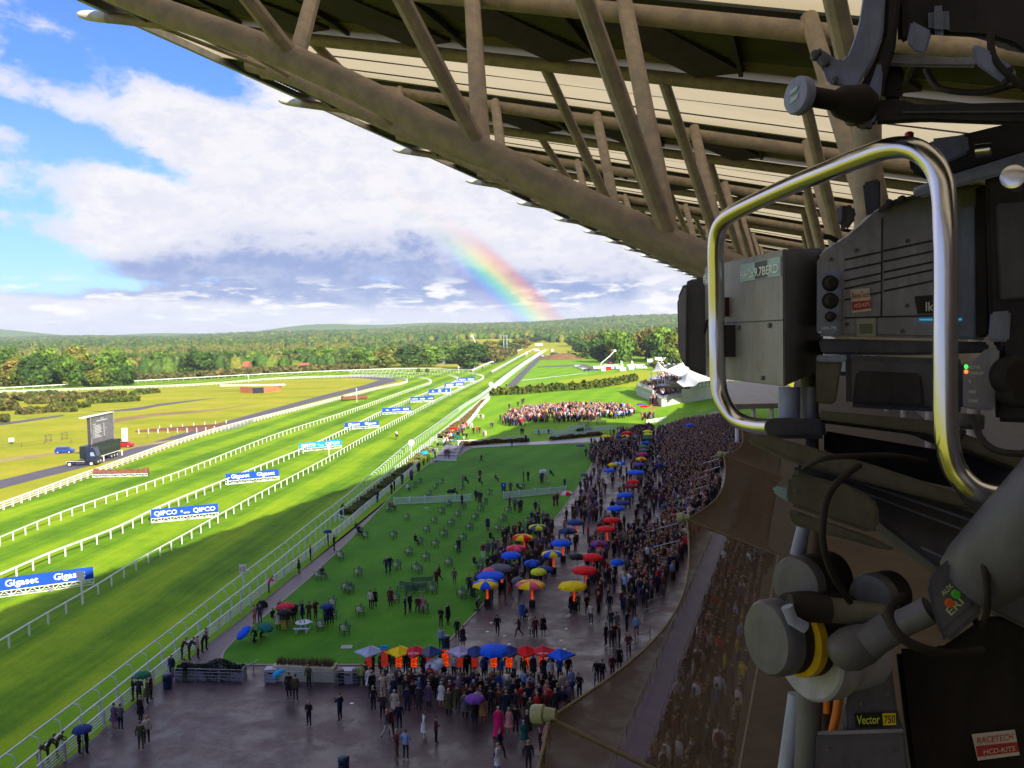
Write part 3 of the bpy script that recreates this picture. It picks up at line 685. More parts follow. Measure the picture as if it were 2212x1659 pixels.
# left wood edge (x, base y, width px, top y)
L1 = ''
for i, (k, x, b, w, ty, wh) in enumerate([
    ('dark', 8, 833, 60, 778, 'at the far left edge'), ('gold', 40, 835, 58, 765, 'second from the left edge'), ('dark', 78, 836, 66, 768, 'above the left double rail'), ('dark', 118, 834, 62, 776, 'with a wide low crown'), ('mid', 150, 836, 52, 766, 'left of the gap'),
    ('dark', 182, 834, 62, 780, 'near the rail bend'), ('gold', 214, 835, 46, 792, 'small and orange tinted'), ('mid', 240, 834, 46, 786, 'beside the orange tinted one'), ('dark', 268, 832, 52, 788, 'last before the open fields'),
    ('mid', 100, 822, 60, 752, 'tall behind the front row'), ('gold', 170, 820, 56, 748, 'behind the gap'), ('dark', 20, 822, 60, 750, 'in the second row at left'), ('mid', 245, 818, 60, 752, 'yellow topped in the second row'),
    ('mid', 300, 806, 44, 764, 'at the field edge'), ('mid', 345, 806, 52, 758, 'standing alone in the fields'), ('dark', 432, 808, 62, 758, 'largest in the open fields'), ('dark', 398, 800, 44, 766, 'beside the largest field oak'),
    ('dark', 498, 800, 50, 758, 'left of the red roofed house'), ('dark', 543, 800, 44, 766, 'right of the red roofed house'), ('mid', 322, 800, 40, 770, 'behind the lone field tree'), ('gold', 620, 798, 70, 764, 'yellow and spreading'),
    ('dark', 655, 792, 50, 752, 'behind the yellow spreading one'), ('mid', 700, 794, 56, 748, 'right of the yellow spreading one'), ('dark', 742, 796, 46, 756, 'near the middle wood'), ('mid', 780, 797, 56, 752, 'above the bend'),
    ('gold', 832, 795, 56, 750, 'gold topped above the bend'), ('mid', 800, 790, 44, 770, 'small and bright'), ('dark', 884, 793, 62, 746, 'left of the dark shed'), ('mid', 930, 792, 56, 748, 'behind the shed'), ('dark', 1022, 797, 68, 742, 'big and dark beside the white crane'),
    ('mid', 975, 786, 50, 744, 'right of the shed'), ('gold', 1060, 772, 44, 736, 'beside the straight'), ('dark', 1092, 764, 44, 734, 'next to the lamp masts'), ('gold', 1125, 756, 44, 730, 'at the far end of the straight'), ('dark', 1150, 748, 40, 728, 'closing the straight at left')]):
    tree(k, x, b, w, ty, ('left wood edge, ' if x < 290 else '') + wh)
for (k, x, b, w, ty, wh) in [
    ('dark', 1215, 746, 44, 722, 'dark at the head of the straight'), ('mid', 1245, 752, 48, 724, 'right of the straight head'), ('gold', 1275, 760, 44, 722, 'pale among dark ones'), ('dark', 1262, 766, 50, 732, 'above the brown mound'),
    ('mid', 1310, 776, 62, 714, 'left of the far road'), ('dark', 1300, 782, 50, 738, 'low and dark left of the far road'), ('mid', 1338, 784, 50, 716, 'beside the far road'), ('gold', 1322, 784, 30, 738, 'slim and yellow by the far road'), ('mid', 1352, 782, 44, 722, 'right of the far road'),
    ('gold', 1395, 778, 66, 710, 'big and golden behind the tents'), ('mid', 1430, 782, 66, 708, 'tall behind the tents'), ('gold', 1462, 792, 60, 720, 'partly behind the lens hood'), ('mid', 1400, 776, 40, 742, 'low below the golden one'), ('gold', 1420, 800, 26, 778, 'small beside the white marquee'),
    ('dark', 1480, 780, 70, 706, 'dark behind the lens hood'), ('mid', 1530, 784, 70, 712, 'behind the tripod side')]:
    tree(k, x, b, w, ty, wh)
for (x, b, w, ty, wh) in [(1198, 772, 22, 762, 'beside the far road surface'), (1235, 774, 30, 762, 'left of the brown mound'), (1258, 776, 26, 764, 'touching the brown mound'), (905, 806, 9, 796, 'small clipped near the bend'), (923, 806, 9, 797, 'second clipped one near the bend'), (230, 852, 14, 844, 'round in the infield'), (304, 848, 24, 840, 'dark, round, in the infield gorse'), (1452, 800, 22, 790, 'dark by the vans'),
                         (360, 798, 10, 790, 'in the field beyond the rail'), (590, 800, 90, 784, 'broad, in the field behind the far rail'), (690, 800, 40, 786, 'beside the broad one')]:
    tree('bush', x, b, w, ty, wh, 'bushes round the racecourse')
# hedges and gorse: boxes of leaf clumps
def hedge(pts, w, h, label, cols, n=None, name='hedge', group=None, cs=.28, cat='hedge'):
    rg = np.random.default_rng(len(bpy.data.objects)); V_, F_, T_ = [], [], []; k = 0
    org = pts[0].copy()
    for a, b2 in zip(pts, pts[1:]):
        L = (b2 - a).length; m_ = int(L * (n or 30)); d = (b2 - a).normalized(); sd_ = Vector((-d.y, d.x, 0))
        u = rg.random(m_) * L; th = rg.random(m_) * math.pi; rr = .75 + .25 * rg.random(m_)
        wob = 1 + .18 * np.sin(u * .9 + a.x) + .12 * np.sin(u * 2.3)
        px_ = np.cos(th) * w * .5 * rr * wob; pz = np.maximum(np.sin(th) ** .6 * h * rr * wob, .05)
        p = np.array(a - org)[None, :] + np.array(d)[None, :] * u[:, None] + np.array(sd_)[None, :] * px_[:, None]; p[:, 2] = pz
        nrm = rg.normal(0, 1, (m_, 3)); nrm /= np.linalg.norm(nrm, axis=1)[:, None]
        t1 = np.cross(nrm, rg.normal(0, 1, (m_, 3))); t1 /= np.linalg.norm(t1, axis=1)[:, None]; t2 = np.cross(nrm, t1); s = cs * (.6 + .8 * rg.random((m_, 1)))
        q = np.stack([p - t1 * s - t2 * s, p + t1 * s - t2 * s, p + t1 * s + t2 * s, p - t1 * s + t2 * s], 1).reshape(-1, 3)
        V_.append(q); F_.append(np.arange(m_ * 4).reshape(-1, 4) + k); k += m_ * 4
        ci = rg.integers(len(cols), size=m_); T_.append(np.clip(np.array(cols)[ci] * (1 + rg.normal(0, .2, (m_, 1))), .003, .6))
    o = np_obj(name, np.concatenate(V_), np.concatenate(F_), np.concatenate(T_), hedgeM, False, org)
    return tag(o, label, cat, group)
HG = [(.05, .085, .012), (.08, .11, .016), (.13, .13, .02)]; GOR = [(.10, .10, .022), (.07, .085, .02), (.15, .12, .03)]; RED = [(.14, .05, .02), (.10, .04, .02), (.18, .09, .03)]; HYD = [(.14, .17, .05), (.22, .19, .07), (.11, .15, .04)]
hedge([G(1062, 855), G(1130, 851), G(1200, 845), G(1250, 842), G(1290, 838), G(1340, 830), G(1372, 822)], 3.0, 3.0, 'long leafy hedge crossing the sunlit lawn beyond the crowd', HG, 26, group='boundary hedges', cs=.5)
for i, (l, w, h, lab, c_) in enumerate([([(60, 857), (126, 853)], 5, 3.2, 'clipped infield hedge under the rail bend', HG), ([(190, 872), (300, 866)], 6, 3.4, 'long clipped infield hedge in the middle', HG), ([(285, 854), (340, 848)], 5, 3.0, 'short infield hedge near the underpass', HG), ([(118, 880), (186, 881)], 5, 3.2, 'square clipped infield hedge', HG),
    ([(42, 896), (132, 888)], 7, 3.4, 'nearest long infield hedge', GOR), ([(140, 890), (164, 889)], 5, 3, 'tiny infield hedge block', HG), ([(-10, 888), (34, 884)], 12, 6, 'tall gorse clump at the left edge', GOR), ([(32, 866), (60, 864)], 14, 5, 'dark gorse clump left of the hedges', GOR), ([(60, 872), (160, 866)], 16, 4.5, 'wide gorse bank between the infield hedges', GOR),
    ([(105, 862), (190, 860)], 14, 4.5, 'brownish gorse bank in the left infield', GOR), ([(190, 862), (270, 858)], 14, 5, 'gorse bank right of the brownish one', GOR), ([(-20, 913), (18, 911)], 7, 4, 'small dark clump at the left edge of the infield', GOR), ([(-20, 862), (12, 860)], 7, 4, 'clump beside the left rail', GOR)]):
    hedge([G(*p) for p in l], w * .75, h * .5, lab, c_, 40, group='hedges and gorse inside the course', cs=.65)
# scrub fringing the far rail and the straight
hedge([G(295, 822), G(420, 818), G(560, 808), G(700, 801), G(800, 798)], 22, 3.5, 'scrub along the outside of the far rail', GOR, 40, 'scrub', 'boundary hedges', .8)
hedge([G(560, 802), G(640, 799), G(760, 796)], 20, 6.0, 'taller green scrub behind the far rail', HG, 40, 'scrub', 'boundary hedges', .9)
hedge([G(1050, 785), G(1075, 774), G(1098, 765)], 18, 7, 'olive scrub beside the left rail of the straight', GOR, 40, 'scrub', 'boundary hedges', .9)
# planting in the strip between the two white fences, and red hedges in the shade
for i, (a, b2) in enumerate(zip([(752, 1112), (786, 1083), (820, 1056), (852, 1030), (886, 1004)], [(780, 1089), (812, 1063), (846, 1035), (880, 1009), (930, 969)])):
    hedge([G(*a), G(*b2)], 1.9, .55, ['clipped shrub bed nearest the camera between the white fences', 'second shrub bed between the white fences', 'third shrub bed between the white fences', 'fourth shrub bed, at the shadow edge', 'yellowing shrub bed beside the white judges post'][i], HYD, 240, 'shrub_bed', 'shrub beds between the white fences', .12, 'shrub bed')
hedge([G(950, 948), G(975, 932), G(995, 915)], 2.6, .9, 'sunlit rusty shrub bed between the white fences', [(.2, .17, .05), (.2, .11, .04), (.12, .12, .03)], 240, 'shrub_bed', 'shrub beds between the white fences', .13, 'shrub bed')
hedge([G(1000, 912), G(1030, 885), G(1045, 868)], 2.0, .8, 'far sunlit shrub bed beside the second fence', [(.2, .17, .05), (.2, .11, .04)], 200, 'shrub_bed', 'shrub beds between the white fences', .15, 'shrub bed')
hedge([G(996, 963), G(1070, 957), G(1142, 954)], 1.3, .8, 'low dark hedge in front of the left lattice fence', RED, 190, 'hedge', 'low hedges beside the cross path', .12)
hedge([G(1190, 951), G(1250, 945), G(1300, 940)], 1.3, .8, 'low dark hedge in front of the right lattice fence', RED, 190, 'hedge', 'low hedges beside the cross path', .12)
tree('fir', 1268, 908, 9, 884, 'tall and thin on the shaded bank below the sunlit crowd', None)
hedge([G(1250, 932), G(1272, 929)], 2.0, .7, 'loose green shrubs on the shaded bank', HG, 200, 'shrub', None, .16, 'shrub')
hedge([G(1380, 930), G(1402, 925)], 2.2, 1.3, 'rusty shrub behind the pale panel fence', RED, 200, 'shrub', None, .16, 'shrub')
# brown earth mound
mb = MB(); mb.smooth = True; c_ = G(1215, 776); n1, n2 = 22, 6
for j in range(n2 + 1):
    for i in range(n1):
        a = 6.283 * i / n1; rr = 1 - j / n2; mb.v.append(c_ + Vector((math.cos(a) * 24 * rr, math.sin(a) * 24 * rr, 5.5 * (1 - rr * rr) + .5 * math.sin(i * 2.1 + j))) - Vector((0, 0, .5)))
for j in range(n2):
    for i in range(n1): mb.face((j * n1 + i, j * n1 + (i + 1) % n1, (j + 1) * n1 + (i + 1) % n1, (j + 1) * n1 + i))
mb.build('earth_mound', mat('mound_earth', (.24, .13, .045), .95, scale=.2))['kind'] = 'structure'
# ---------------------------------------------------------------- rails and fences
white = mat('white_paint', (.82, .81, .76), .45, var=.05, scale=1.0)
greyw = mat('galvanised', (.34, .37, .42), .4, metal=.3, scale=2.0)
railg = mat('dull_white_paint', (.62, .66, .68), .45, var=.08, scale=1.0)
_pm = {}
def post_mesh(key, fn):
    if key not in _pm:
        mb = MB(); fn(mb); o = mb.build('post', white, local=True); _pm[key] = o.data; bpy.data.objects.remove(o)
    return _pm[key]
def rail(name, label, l, z, spacing, rw=.14, rh=.11, posth=None, postfn=None, group='white running rails round the course', inter=5, double=False, M=None, maxp=100, cat='rail', rz_off=0.0, lower=None, postkey=None):
    pts = [G(x, y, z) for x, y in l]; pts = smooth_path(pts, inter) if inter > 1 else pts
    M = M or white; org = Vector((pts[0].x, pts[0].y, 0)); near = min(pts, key=lambda p: p.length); org = Vector((near.x, near.y, 0))
    t_ = thing(name, label, cat, org, group)
    mb = MB(); mb.smooth = False
    n = 8
    for a, b2 in zip(pts, pts[1:]):
        if (b2 - a).length > .01: mb.beam(a, b2, rw, rh)
    if lower:
        for dz in lower:
            for a, b2 in zip(pts, pts[1:]):
                if (b2 - a).length > .01: mb.beam(a - Vector((0, 0, dz)), b2 - Vector((0, 0, dz)), rw * .45, rh * .6)
    mb.build('top_rail', M, t_)
    me = post_mesh((postkey or 'std', z), postfn or (lambda mb: mb.beam((0, 0, 0), (0, 0, z), .11, .11, Vector((1, 0, 0)))))
    if M is not white:
        me = me.copy(); me.materials.clear(); me.materials.append(M)
    ps = along(pts, spacing, .5); ps.sort(key=lambda q: q[0].length)
    extra = MB()
    for i, (p, d) in enumerate(ps):
        rz = math.atan2(d.y, d.x) + rz_off
        if i < maxp:
            o = bpy.data.objects.new('post', me); COL.objects.link(o); o.parent = t_; o.location = Vector((p.x, p.y, 0)) - org; o.rotation_euler = (0, 0, rz)
        else: extra.beam(Vector((p.x, p.y, 0)), Vector((p.x, p.y, z)), .13, .13, Vector((1, 0, 0)))
    if extra.v: extra.build('far_posts', M, t_)['kind'] = 'stuff'
    return t_
def flat_post(z): return lambda mb: (mb.beam((0, 0, 0), (0, 0, z - .03), .10, .17, Vector((1, 0, 0))), mb.beam((0, -.02, z - .12), (0, .16, z), .08, .1, Vector((1, 0, 0))))
rail('running_rail', 'thick white inner rail beside the grey service road', RA, 1.25, 2.6, .42, .16, postkey='ra', postfn=lambda mb: (mb.beam((0, -.1, 0), (0, -.1, 1.2), .09, .12, Vector((1, 0, 0))), mb.beam((0, .14, 0), (0, .14, 1.2), .07, .07, Vector((1, 0, 0)))), lower=(.42, .8))
rail('running_rail', 'white running rail second from the service road', RB, 1.2, 3.0, .16, .13, postkey='rb', postfn=flat_post(1.2))
rail('running_rail', 'double white running rail on the far side of the blue hoardings', RC, 1.25, 3.0, .26, .15, postkey='rc', postfn=flat_post(1.25))
rail('running_rail', 'thin white running rail on the near side of the blue hoardings', RDt, 1.15, 3.0, .12, .10, postkey='rd', postfn=flat_post(1.15))
rail('running_rail', 'white outer rail round the far bend beneath the woods', RO, 1.4, 4.5, .5, .35)
rail('running_rail', 'white left rail of the distant straight', RS, 1.4, 5.0, 1.1, .7, cat='rail')
rail('running_rail', 'white dividing rail up the middle of the distant straight', RM, 1.4, 5.0, .9, .5)
def hoop(mb):
    mb.tube([(0, -.62, 0), (0, -.62, 1.0), (0, -.56, 1.28), (0, -.40, 1.42), (0, -.2, 1.46), (0, 0, 1.45)], .038, 8)
rail('hooped_rail', 'white running rail on curved hooped posts beside the shaded turf', RR, 1.45, 2.35, .10, .10, postkey='hoop', postfn=hoop, M=railg, group='white fences between course and lawn')
def fpost(z): return lambda mb: (mb.beam((0, 0, 0), (0, 0, z + .05), .15, .15, Vector((1, 0, 0))), mb.lathe((0, 0, z + .05), (0, 0, 1), [(0, .1), (.05, .08), (.1, .02)], 8))
rail('post_fence', 'white post and rail fence just behind the hooped rail', RF, 1.25, 2.35, .13, .09, postkey='rf', postfn=fpost(1.2), M=railg, group='white fences between course and lawn')
rail('post_fence', 'white wire-filled fence along the brick path', RP, 1.15, 2.35, .12, .08, postkey='rp', postfn=fpost(1.1), M=railg, lower=(.22, .42, .62, .82), group='white fences between course and lawn')
rail('post_fence', 'sunlit white fence leading up to the leafy hedge', RP2, 1.2, 2.4, .5, .2, postkey='rp2', postfn=fpost(1.1), group='white fences between course and lawn')
rail('post_fence', 'white fence beside the far part of the straight', [(1062, 846), (1082, 826), (1120, 796), (1150, 775), (1183, 755)], 1.3, 5, .9, .5, group='white fences between course and lawn')
rail('barrier', 'white crossing barrier between the shrub beds at the steps', [(930, 945), (968, 950), (1000, 952)], 1.1, 2.0, .15, .15, inter=1, lower=(.5,), group='crossing barriers')
rail('barrier', 'second white crossing barrier nearer the camera', [(905, 962), (945, 970)], 1.1, 2.0, .15, .15, inter=1, lower=(.5,), group='crossing barriers')
rail('barrier', 'near white crossing barrier over the shaded shrub strip', [(722, 1108), (742, 1116), (757, 1118)], 1.1, 1.5, .08, .08, inter=1, M=railg, lower=(.5,), group='crossing barriers')
rail('barrier', 'sunlit crossing barrier far along the fences', [(1020, 895), (1040, 896)], 1.1, 2.0, .2, .2, inter=1, lower=(.5,), group='crossing barriers')
# low lattice fences on the lawn
latt = mat('lattice_panel', (.30, .42, .46), .6, var=.3, scale=6.0)
def lattice(a, b2, label, h=1.05, bays=5, feet=True):
    a, b2 = G(*a), G(*b2); t_ = thing('lattice_fence', label, 'fence', a, 'low white lattice fences on the lawns')
    ps = [a.lerp(b2, i / bays) for i in range(bays + 1)]
    for p in ps:
        mb = MB(); mb.beam(p, p + Vector((0, 0, h + .18)), .2, .2, Vector((1, 0, 0))); mb.lathe(p + Vector((0, 0, h + .18)), (0, 0, 1), [(0, .13), (.06, .02)], 6); mb.build('post', railg, t_)
    mb = MB()
    for p, q in zip(ps, ps[1:]):
        d = (q - p).normalized() * .1
        mb.beam(p + d + Vector((0, 0, h)), q - d + Vector((0, 0, h)), .1, .12); mb.beam(p + d + Vector((0, 0, .16)), q - d + Vector((0, 0, .16)), .1, .12)
    mb.build('rail', railg, t_)
    for p, q in zip(ps, ps[1:]):
        d = (q - p).normalized() * .1; L = (q - p).length; mb = MB(); nn = int(L / .16)
        for i in range(nn):
            u = i / nn; x0 = p.lerp(q, u); x1 = p.lerp(q, min(1, u + .5 / max(L, 1)))
            mb.beam(x0 + Vector((0, 0, .2)), x1 + Vector((0, 0, h - .05)), .03, .035); mb.beam(x1 + Vector((0, 0, .2)), x0 + Vector((0, 0, h - .05)), .03, .035)
        mb.build('lattice', railg, t_)
    return t_
lattice((852, 1091), (1016, 1083), 'white lattice fence on the shaded lawn, left one of the pair')
lattice((1088, 1078), (1222, 1065), 'white lattice fence on the shaded lawn, right one beside the striped umbrella', bays=4)
lattice((1153, 938), (1193, 936), 'first short lattice section below the sunlit crowd', bays=2)
lattice((1195, 939), (1238, 936), 'second staggered lattice section below the crowd', bays=2)
lattice((1228, 930), (1262, 926), 'third staggered lattice section below the crowd', bays=2)
lattice((1262, 932), (1327, 928), 'long lattice section right of the path gap', bays=3)
lattice((990, 962), (1143, 951), 'lattice fence along the cross path beside the steps', bays=6)
lattice((1186, 949), (1300, 938), 'lattice fence along the cross path near the apron', bays=5)
lattice((1397, 915), (1438, 909), 'pale panel fence at the foot of the shaded bank', bays=2)
# railing and retaining wall at the foot of the bank right of the apron
bk = thing('bank_railing', 'dark railing running up the edge of the shaded grass bank', 'railing', G(1440, 915)); mb = MB()
pp = [G(1420, 930), G(1460, 918), G(1500, 904), G(1545, 886), G(1590, 872)]
for a, b2 in zip(pp, pp[1:]):
    for z in (.5, .8, 1.1): mb.beam(a + Vector((0, 0, z)), b2 + Vector((0, 0, z)), .06, .06)
mb.build('top_rail', greyw, bk); 
for p, d in along(pp, 2.5): mb = MB(); mb.beam(p, p + Vector((0, 0, 1.1)), .07, .07, Vector((1, 0, 0))); mb.build('post', greyw, bk)
wl = MB(); wl.prism([G(1452, 925), G(1530, 900), G(1600, 878), G(1600, 884), G(1530, 912), G(1490, 930)], Vector((0, 0, .9)))
tag(wl.build('ramp_wall', mat('pale_concrete', (.28, .26, .24), .7, scale=.5), loc=G(1490, 915)), 'pale concrete ramp wall beside the dense crowd', 'wall')
pl = thing('planter', 'brown wooden planter with small shrubs beside the ramp wall', 'planter', G(1484, 920))
mb = MB(); mb.box(G(1484, 920, .6), (3.4, 1.6, 1.2)); mb.build('trough', mat('wood_brown', (.22, .10, .05), .7), pl)
# ---------------------------------------------------------------- hoardings between the rails
blueM = mat('hoarding_blue', (.015, .07, .42), .85, var=.05, spec=.08); ltblue = mat('hoarding_light_blue', (.02, .25, .6), .85, var=.05, spec=.08)
letM = mat('white_lettering', (.9, .9, .9), .5, var=.0)
def hoard(p0, p1, label, items, M=None, h=1.25, z0=.75):
    a, b2 = G(*p0), G(*p1); t_ = thing('hoarding', label, 'advertising board', a, 'blue advertising boards between the rails')
    X = (b2 - a).normalized(); L = (b2 - a).length; Yb = Vector((-X.y, X.x, 0)); lean = Yb * .12
    z = Vector((0, 0, 1)); B = a + z * z0
    mb = MB(); mb.prism([B, B + X * L, B + X * L + z * h + lean, B + z * h + lean], Yb * .12); mb.build('board', M or blueM, t_)
    mb = MB(); nb_ = 7
    for i in range(nb_ + 1):
        p = a + X * L * i / nb_; mb.beam(p + z * .08, p + z * z0, .07, .07, Vector((1, 0, 0))); mb.beam(p + z * .1 - Yb * .0, p + z * .1 + Yb * .9, .06, .06); mb.beam(p + z * .1 + Yb * .9, p + z * (z0 + h * .8) + lean, .05, .05)
        if i < nb_:
            q = a + X * L * (i + 1) / nb_; m_ = (p + q) / 2; mb.beam(p + z * .12, m_ + z * (z0 - .08), .05, .05); mb.beam(m_ + z * (z0 - .08), q + z * .12, .05, .05)
    for zz in (.1, z0 - .06): mb.beam(a + z * zz, a + X * L + z * zz, .07, .07)
    mb.beam(a + z * .1 + Yb * .9, a + X * L + z * .1 + Yb * .9, .06, .06)
    mb.build('frame', white, t_)
    mb = MB(); mb.lathe(a + X * L * .55 - Yb * .45 + z * .25, Yb, [(0, .2), (.04, .26), (.2, .26), (.24, .2)], 14); mb.build('jockey_wheel', mat('dull_tyre', (.25, .24, .22), .6), t_)
    U = (z * h + lean).normalized(); hh = h
    for it in items:
        if it[0] == 't':
            _, s, u0, u1, cap, y0 = it; text('lettering', s, letM, B + X * L * u0 + U * (hh * y0), X, U, cap / .7, t_, .03, width=L * (u1 - u0))
        else:
            _, u0, kind, s = it; mb = MB(); O = B + X * L * u0 + U * hh * .5 - Yb * .03
            if kind == 'ring':
                pts = [O + X * math.cos(i * .5236) * s + U * math.sin(i * .5236) * s for i in range(13)]; mb.tube(pts, s * .28, 6)
            elif kind == 'peak': mb.prism([O - X * s - U * s * .6, O + X * s - U * s * .6, O + X * s * .2 - U * s * .1, O + U * s * .9, O - X * s * .2 - U * s * .1], -Yb * .02)
            elif kind == 'oval': mb.prism([O + X * math.cos(i * .5236) * s * 1.1 + U * math.sin(i * .5236) * s * .9 for i in range(12)], -Yb * .02)
            elif kind == 'sweep': mb.prism([O - X * s * 2 - U * s * .2, O + X * s * 1.2 - U * s * .6, O + X * s * 2.2 - U * s * .3, O + X * s * .4 + U * s * .2, O + U * s * .7, O - X * s * .5 + U * s * .1], -Yb * .02)
            mb.build('emblem', letM, t_)
    return t_
GG = [('t', 'Gigaset', .10, .44, .66, .30), ('t', 'Gigaset', .58, .92, .66, .30)]
GG1 = [('t', 'Gigaset', .085, .42, .66, .30), ('t', 'Gigaset', .58, .91, .66, .30)]
QQ = [('t', 'QIPCO', .045, .38, .62, .26), ('t', 'QIPCO', .62, .955, .62, .26), ('e', .45, 'ring', .12), ('t', 'QIPCO', .48, .57, .20, .22)]
hoard((-6, 1293), (203, 1264), 'blue hoarding with two large white words, nearest of the row', GG1)
hoard((327, 1131), (472, 1117), 'blue hoarding, second in the row, with two white words and a small ringed mark', QQ)
hoard((488, 1048), (603, 1037), 'blue hoarding third in the row, opposite the brush fence', GG)
hoard((647, 977), (738, 968), 'light blue hoarding, fourth in the row, behind a slim white post', QQ, ltblue)
hoard((745, 929), (819, 924), 'blue hoarding fifth in the row, level with the lone horse', GG)
hoard((826, 896), (888, 892), 'blue hoarding sixth in the row with a swept white emblem', [('e', .17, 'sweep', .32), ('t', 'BRITISH', .36, .62, .35, .36), ('t', 'GRDV', .72, .93, .6, .26)], h=1.4)
hoard((887, 870), (938, 868), 'blue hoarding seventh in the row with three small words', [('t', 'BLANDFORD', .05, .31, .35, .34), ('t', 'millar', .40, .62, .6, .26), ('t', 'weddell', .74, .95, .42, .34)], h=1.4)
hoard((927, 853), (973, 850.5), 'blue hoarding eighth in the row with two peaks and an oval', [('e', .18, 'peak', .6), ('e', .5, 'oval', .6), ('e', .81, 'peak', .6)], h=1.6)
hoard((961.5, 838.5), (1003, 836.5), 'blue hoarding ninth in the row, near the rail bend', [('t', 'QIPCO', .06, .44, .8, .22), ('t', 'QIPCO', .56, .94, .8, .22)], h=1.7)
hoard((990, 826.6), (1026.5, 824.5), 'farthest blue hoarding, tucked in the rail bend', [('t', 'Gigaset', .06, .44, .8, .25), ('t', 'Gigaset', .56, .94, .8, .25)], h=1.8)

# marker and camera posts
def marker(px, py, h, label, disc=None, kind='plate', w=.9, M=None):
    g = G(px, py); t_ = thing('marker_post', label, 'post', g, 'white marker posts'); mb = MB(); mb.beam(g, g + Vector((0, 0, h)), .13, .13, Vector((1, 0, 0))); mb.build('pole', M or white, t_)
    mb = MB()
    if kind == 'plate': mb.box(g + Vector((0, -.1, h + w * .35)), (w, .08, w * 1.25))
    elif kind == 'disc': mb.lathe(g + Vector((0, .06, h + w * .5)), (0, -1, 0), [(0, w * .45), (.02, w * .5), (.1, w * .5), (.12, w * .45)], 18)
    pl_ = mb.build('plate', M or white, t_); return t_, g
mk, g_ = marker(178, 1306, 2.7, 'white post with a small white box, beside the nearest hoarding', w=.75)
mk, g_ = marker(527, 1287, 2.6, 'white furlong post with a red figure on its plate', w=.72, M=railg)
text('figure', '1/2', mat('red_figure', (.6, .04, .03), .5, var=0), g_ + Vector((-.28, -.16, 2.62)), (1, 0, 0), (0, 0, 1), .62, mk, .01, width=.56)
marker(711, 987, 2.2, 'slim white post in front of the light blue hoarding', w=.6)
marker(889, 989, 2.6, 'tall white post with rounded head beside the hooped rail', kind='disc', w=1.3)
marker(1061, 853, 3.6, 'white post with rounded head where the white fences meet', kind='disc', w=1.8)
marker(974, 856, 3.6, 'white round-headed post at the eighth hoarding', kind='disc', w=1.4)
marker(991, 808, 4.0, 'thin white post at the rail bend', w=.8); marker(1138, 774, 4.5, 'distant white post on the straight', w=1.6); marker(1084, 775, 4, 'white box by the left rail of the straight', w=1.8); marker(771, 869, 5, 'thin post standing alone in the infield', w=.4)
marker(537, 826, 3.5, 'small white post on the far rail', w=.8)
for x, y, w_, lab in ((1180, 747, 9, 'right of two white gantries over the straight'), (1164, 752, 8, 'left of two white gantries over the straight')):
    g = G(x, y); t_ = thing('start_gantry', lab, 'gantry', g, 'white gantries over the straight'); s_ = g.y / FPX
    mb = MB(); mb.beam(g + Vector((-w_ * s_, 0, 5)), g + Vector((w_ * s_, 0, 5)), 3, 2.6); mb.build('beam', white, t_)
    for q in (-1, 1): mb = MB(); mb.beam(g + Vector((q * w_ * .9 * s_, 0, 0)), g + Vector((q * w_ * .9 * s_, 0, 4)), .8, .8, Vector((1, 0, 0))); mb.build('leg', white, t_)
peach = mat('pale_stone', (.62, .42, .26), .8)
for x, y, lab in ((1155, 741, 'pale orange lodge left of the far end of the straight'), (1182, 741, 'pale orange lodge right of the far end of the straight')):
    g = G(x, y); t_ = thing('lodge', lab, 'building', g, 'pale lodges at the end of the straight'); s_ = g.y / FPX
    mb = MB(); mb.box(g + Vector((0, 0, 3)), (9 * s_, 8, 6)); mb.box(g + Vector((-6 * s_, 2, 2)), (6 * s_, 6, 4)); mb.build('wall', peach, t_)
    mb = MB(); b_ = g + Vector((0, 0, 6)); k_ = 5 * s_; mb.add([b_ + Vector((-k_, -5, 0)), b_ + Vector((k_, -5, 0)), b_ + Vector((k_, 5, 0)), b_ + Vector((-k_, 5, 0)), b_ + Vector((0, 0, 4))], [(0, 1, 4), (1, 2, 4), (2, 3, 4), (3, 0, 4), (3, 2, 1, 0)]); mb.build('roof', mat('red_tile', (.42, .12, .06), .8), t_)
    mb = MB(); mb.box(g + Vector((0, -4.1, 2.8)), (2, .2, 2)); mb.build('window', mat('dark_glass', (.03, .035, .05), .1), t_)
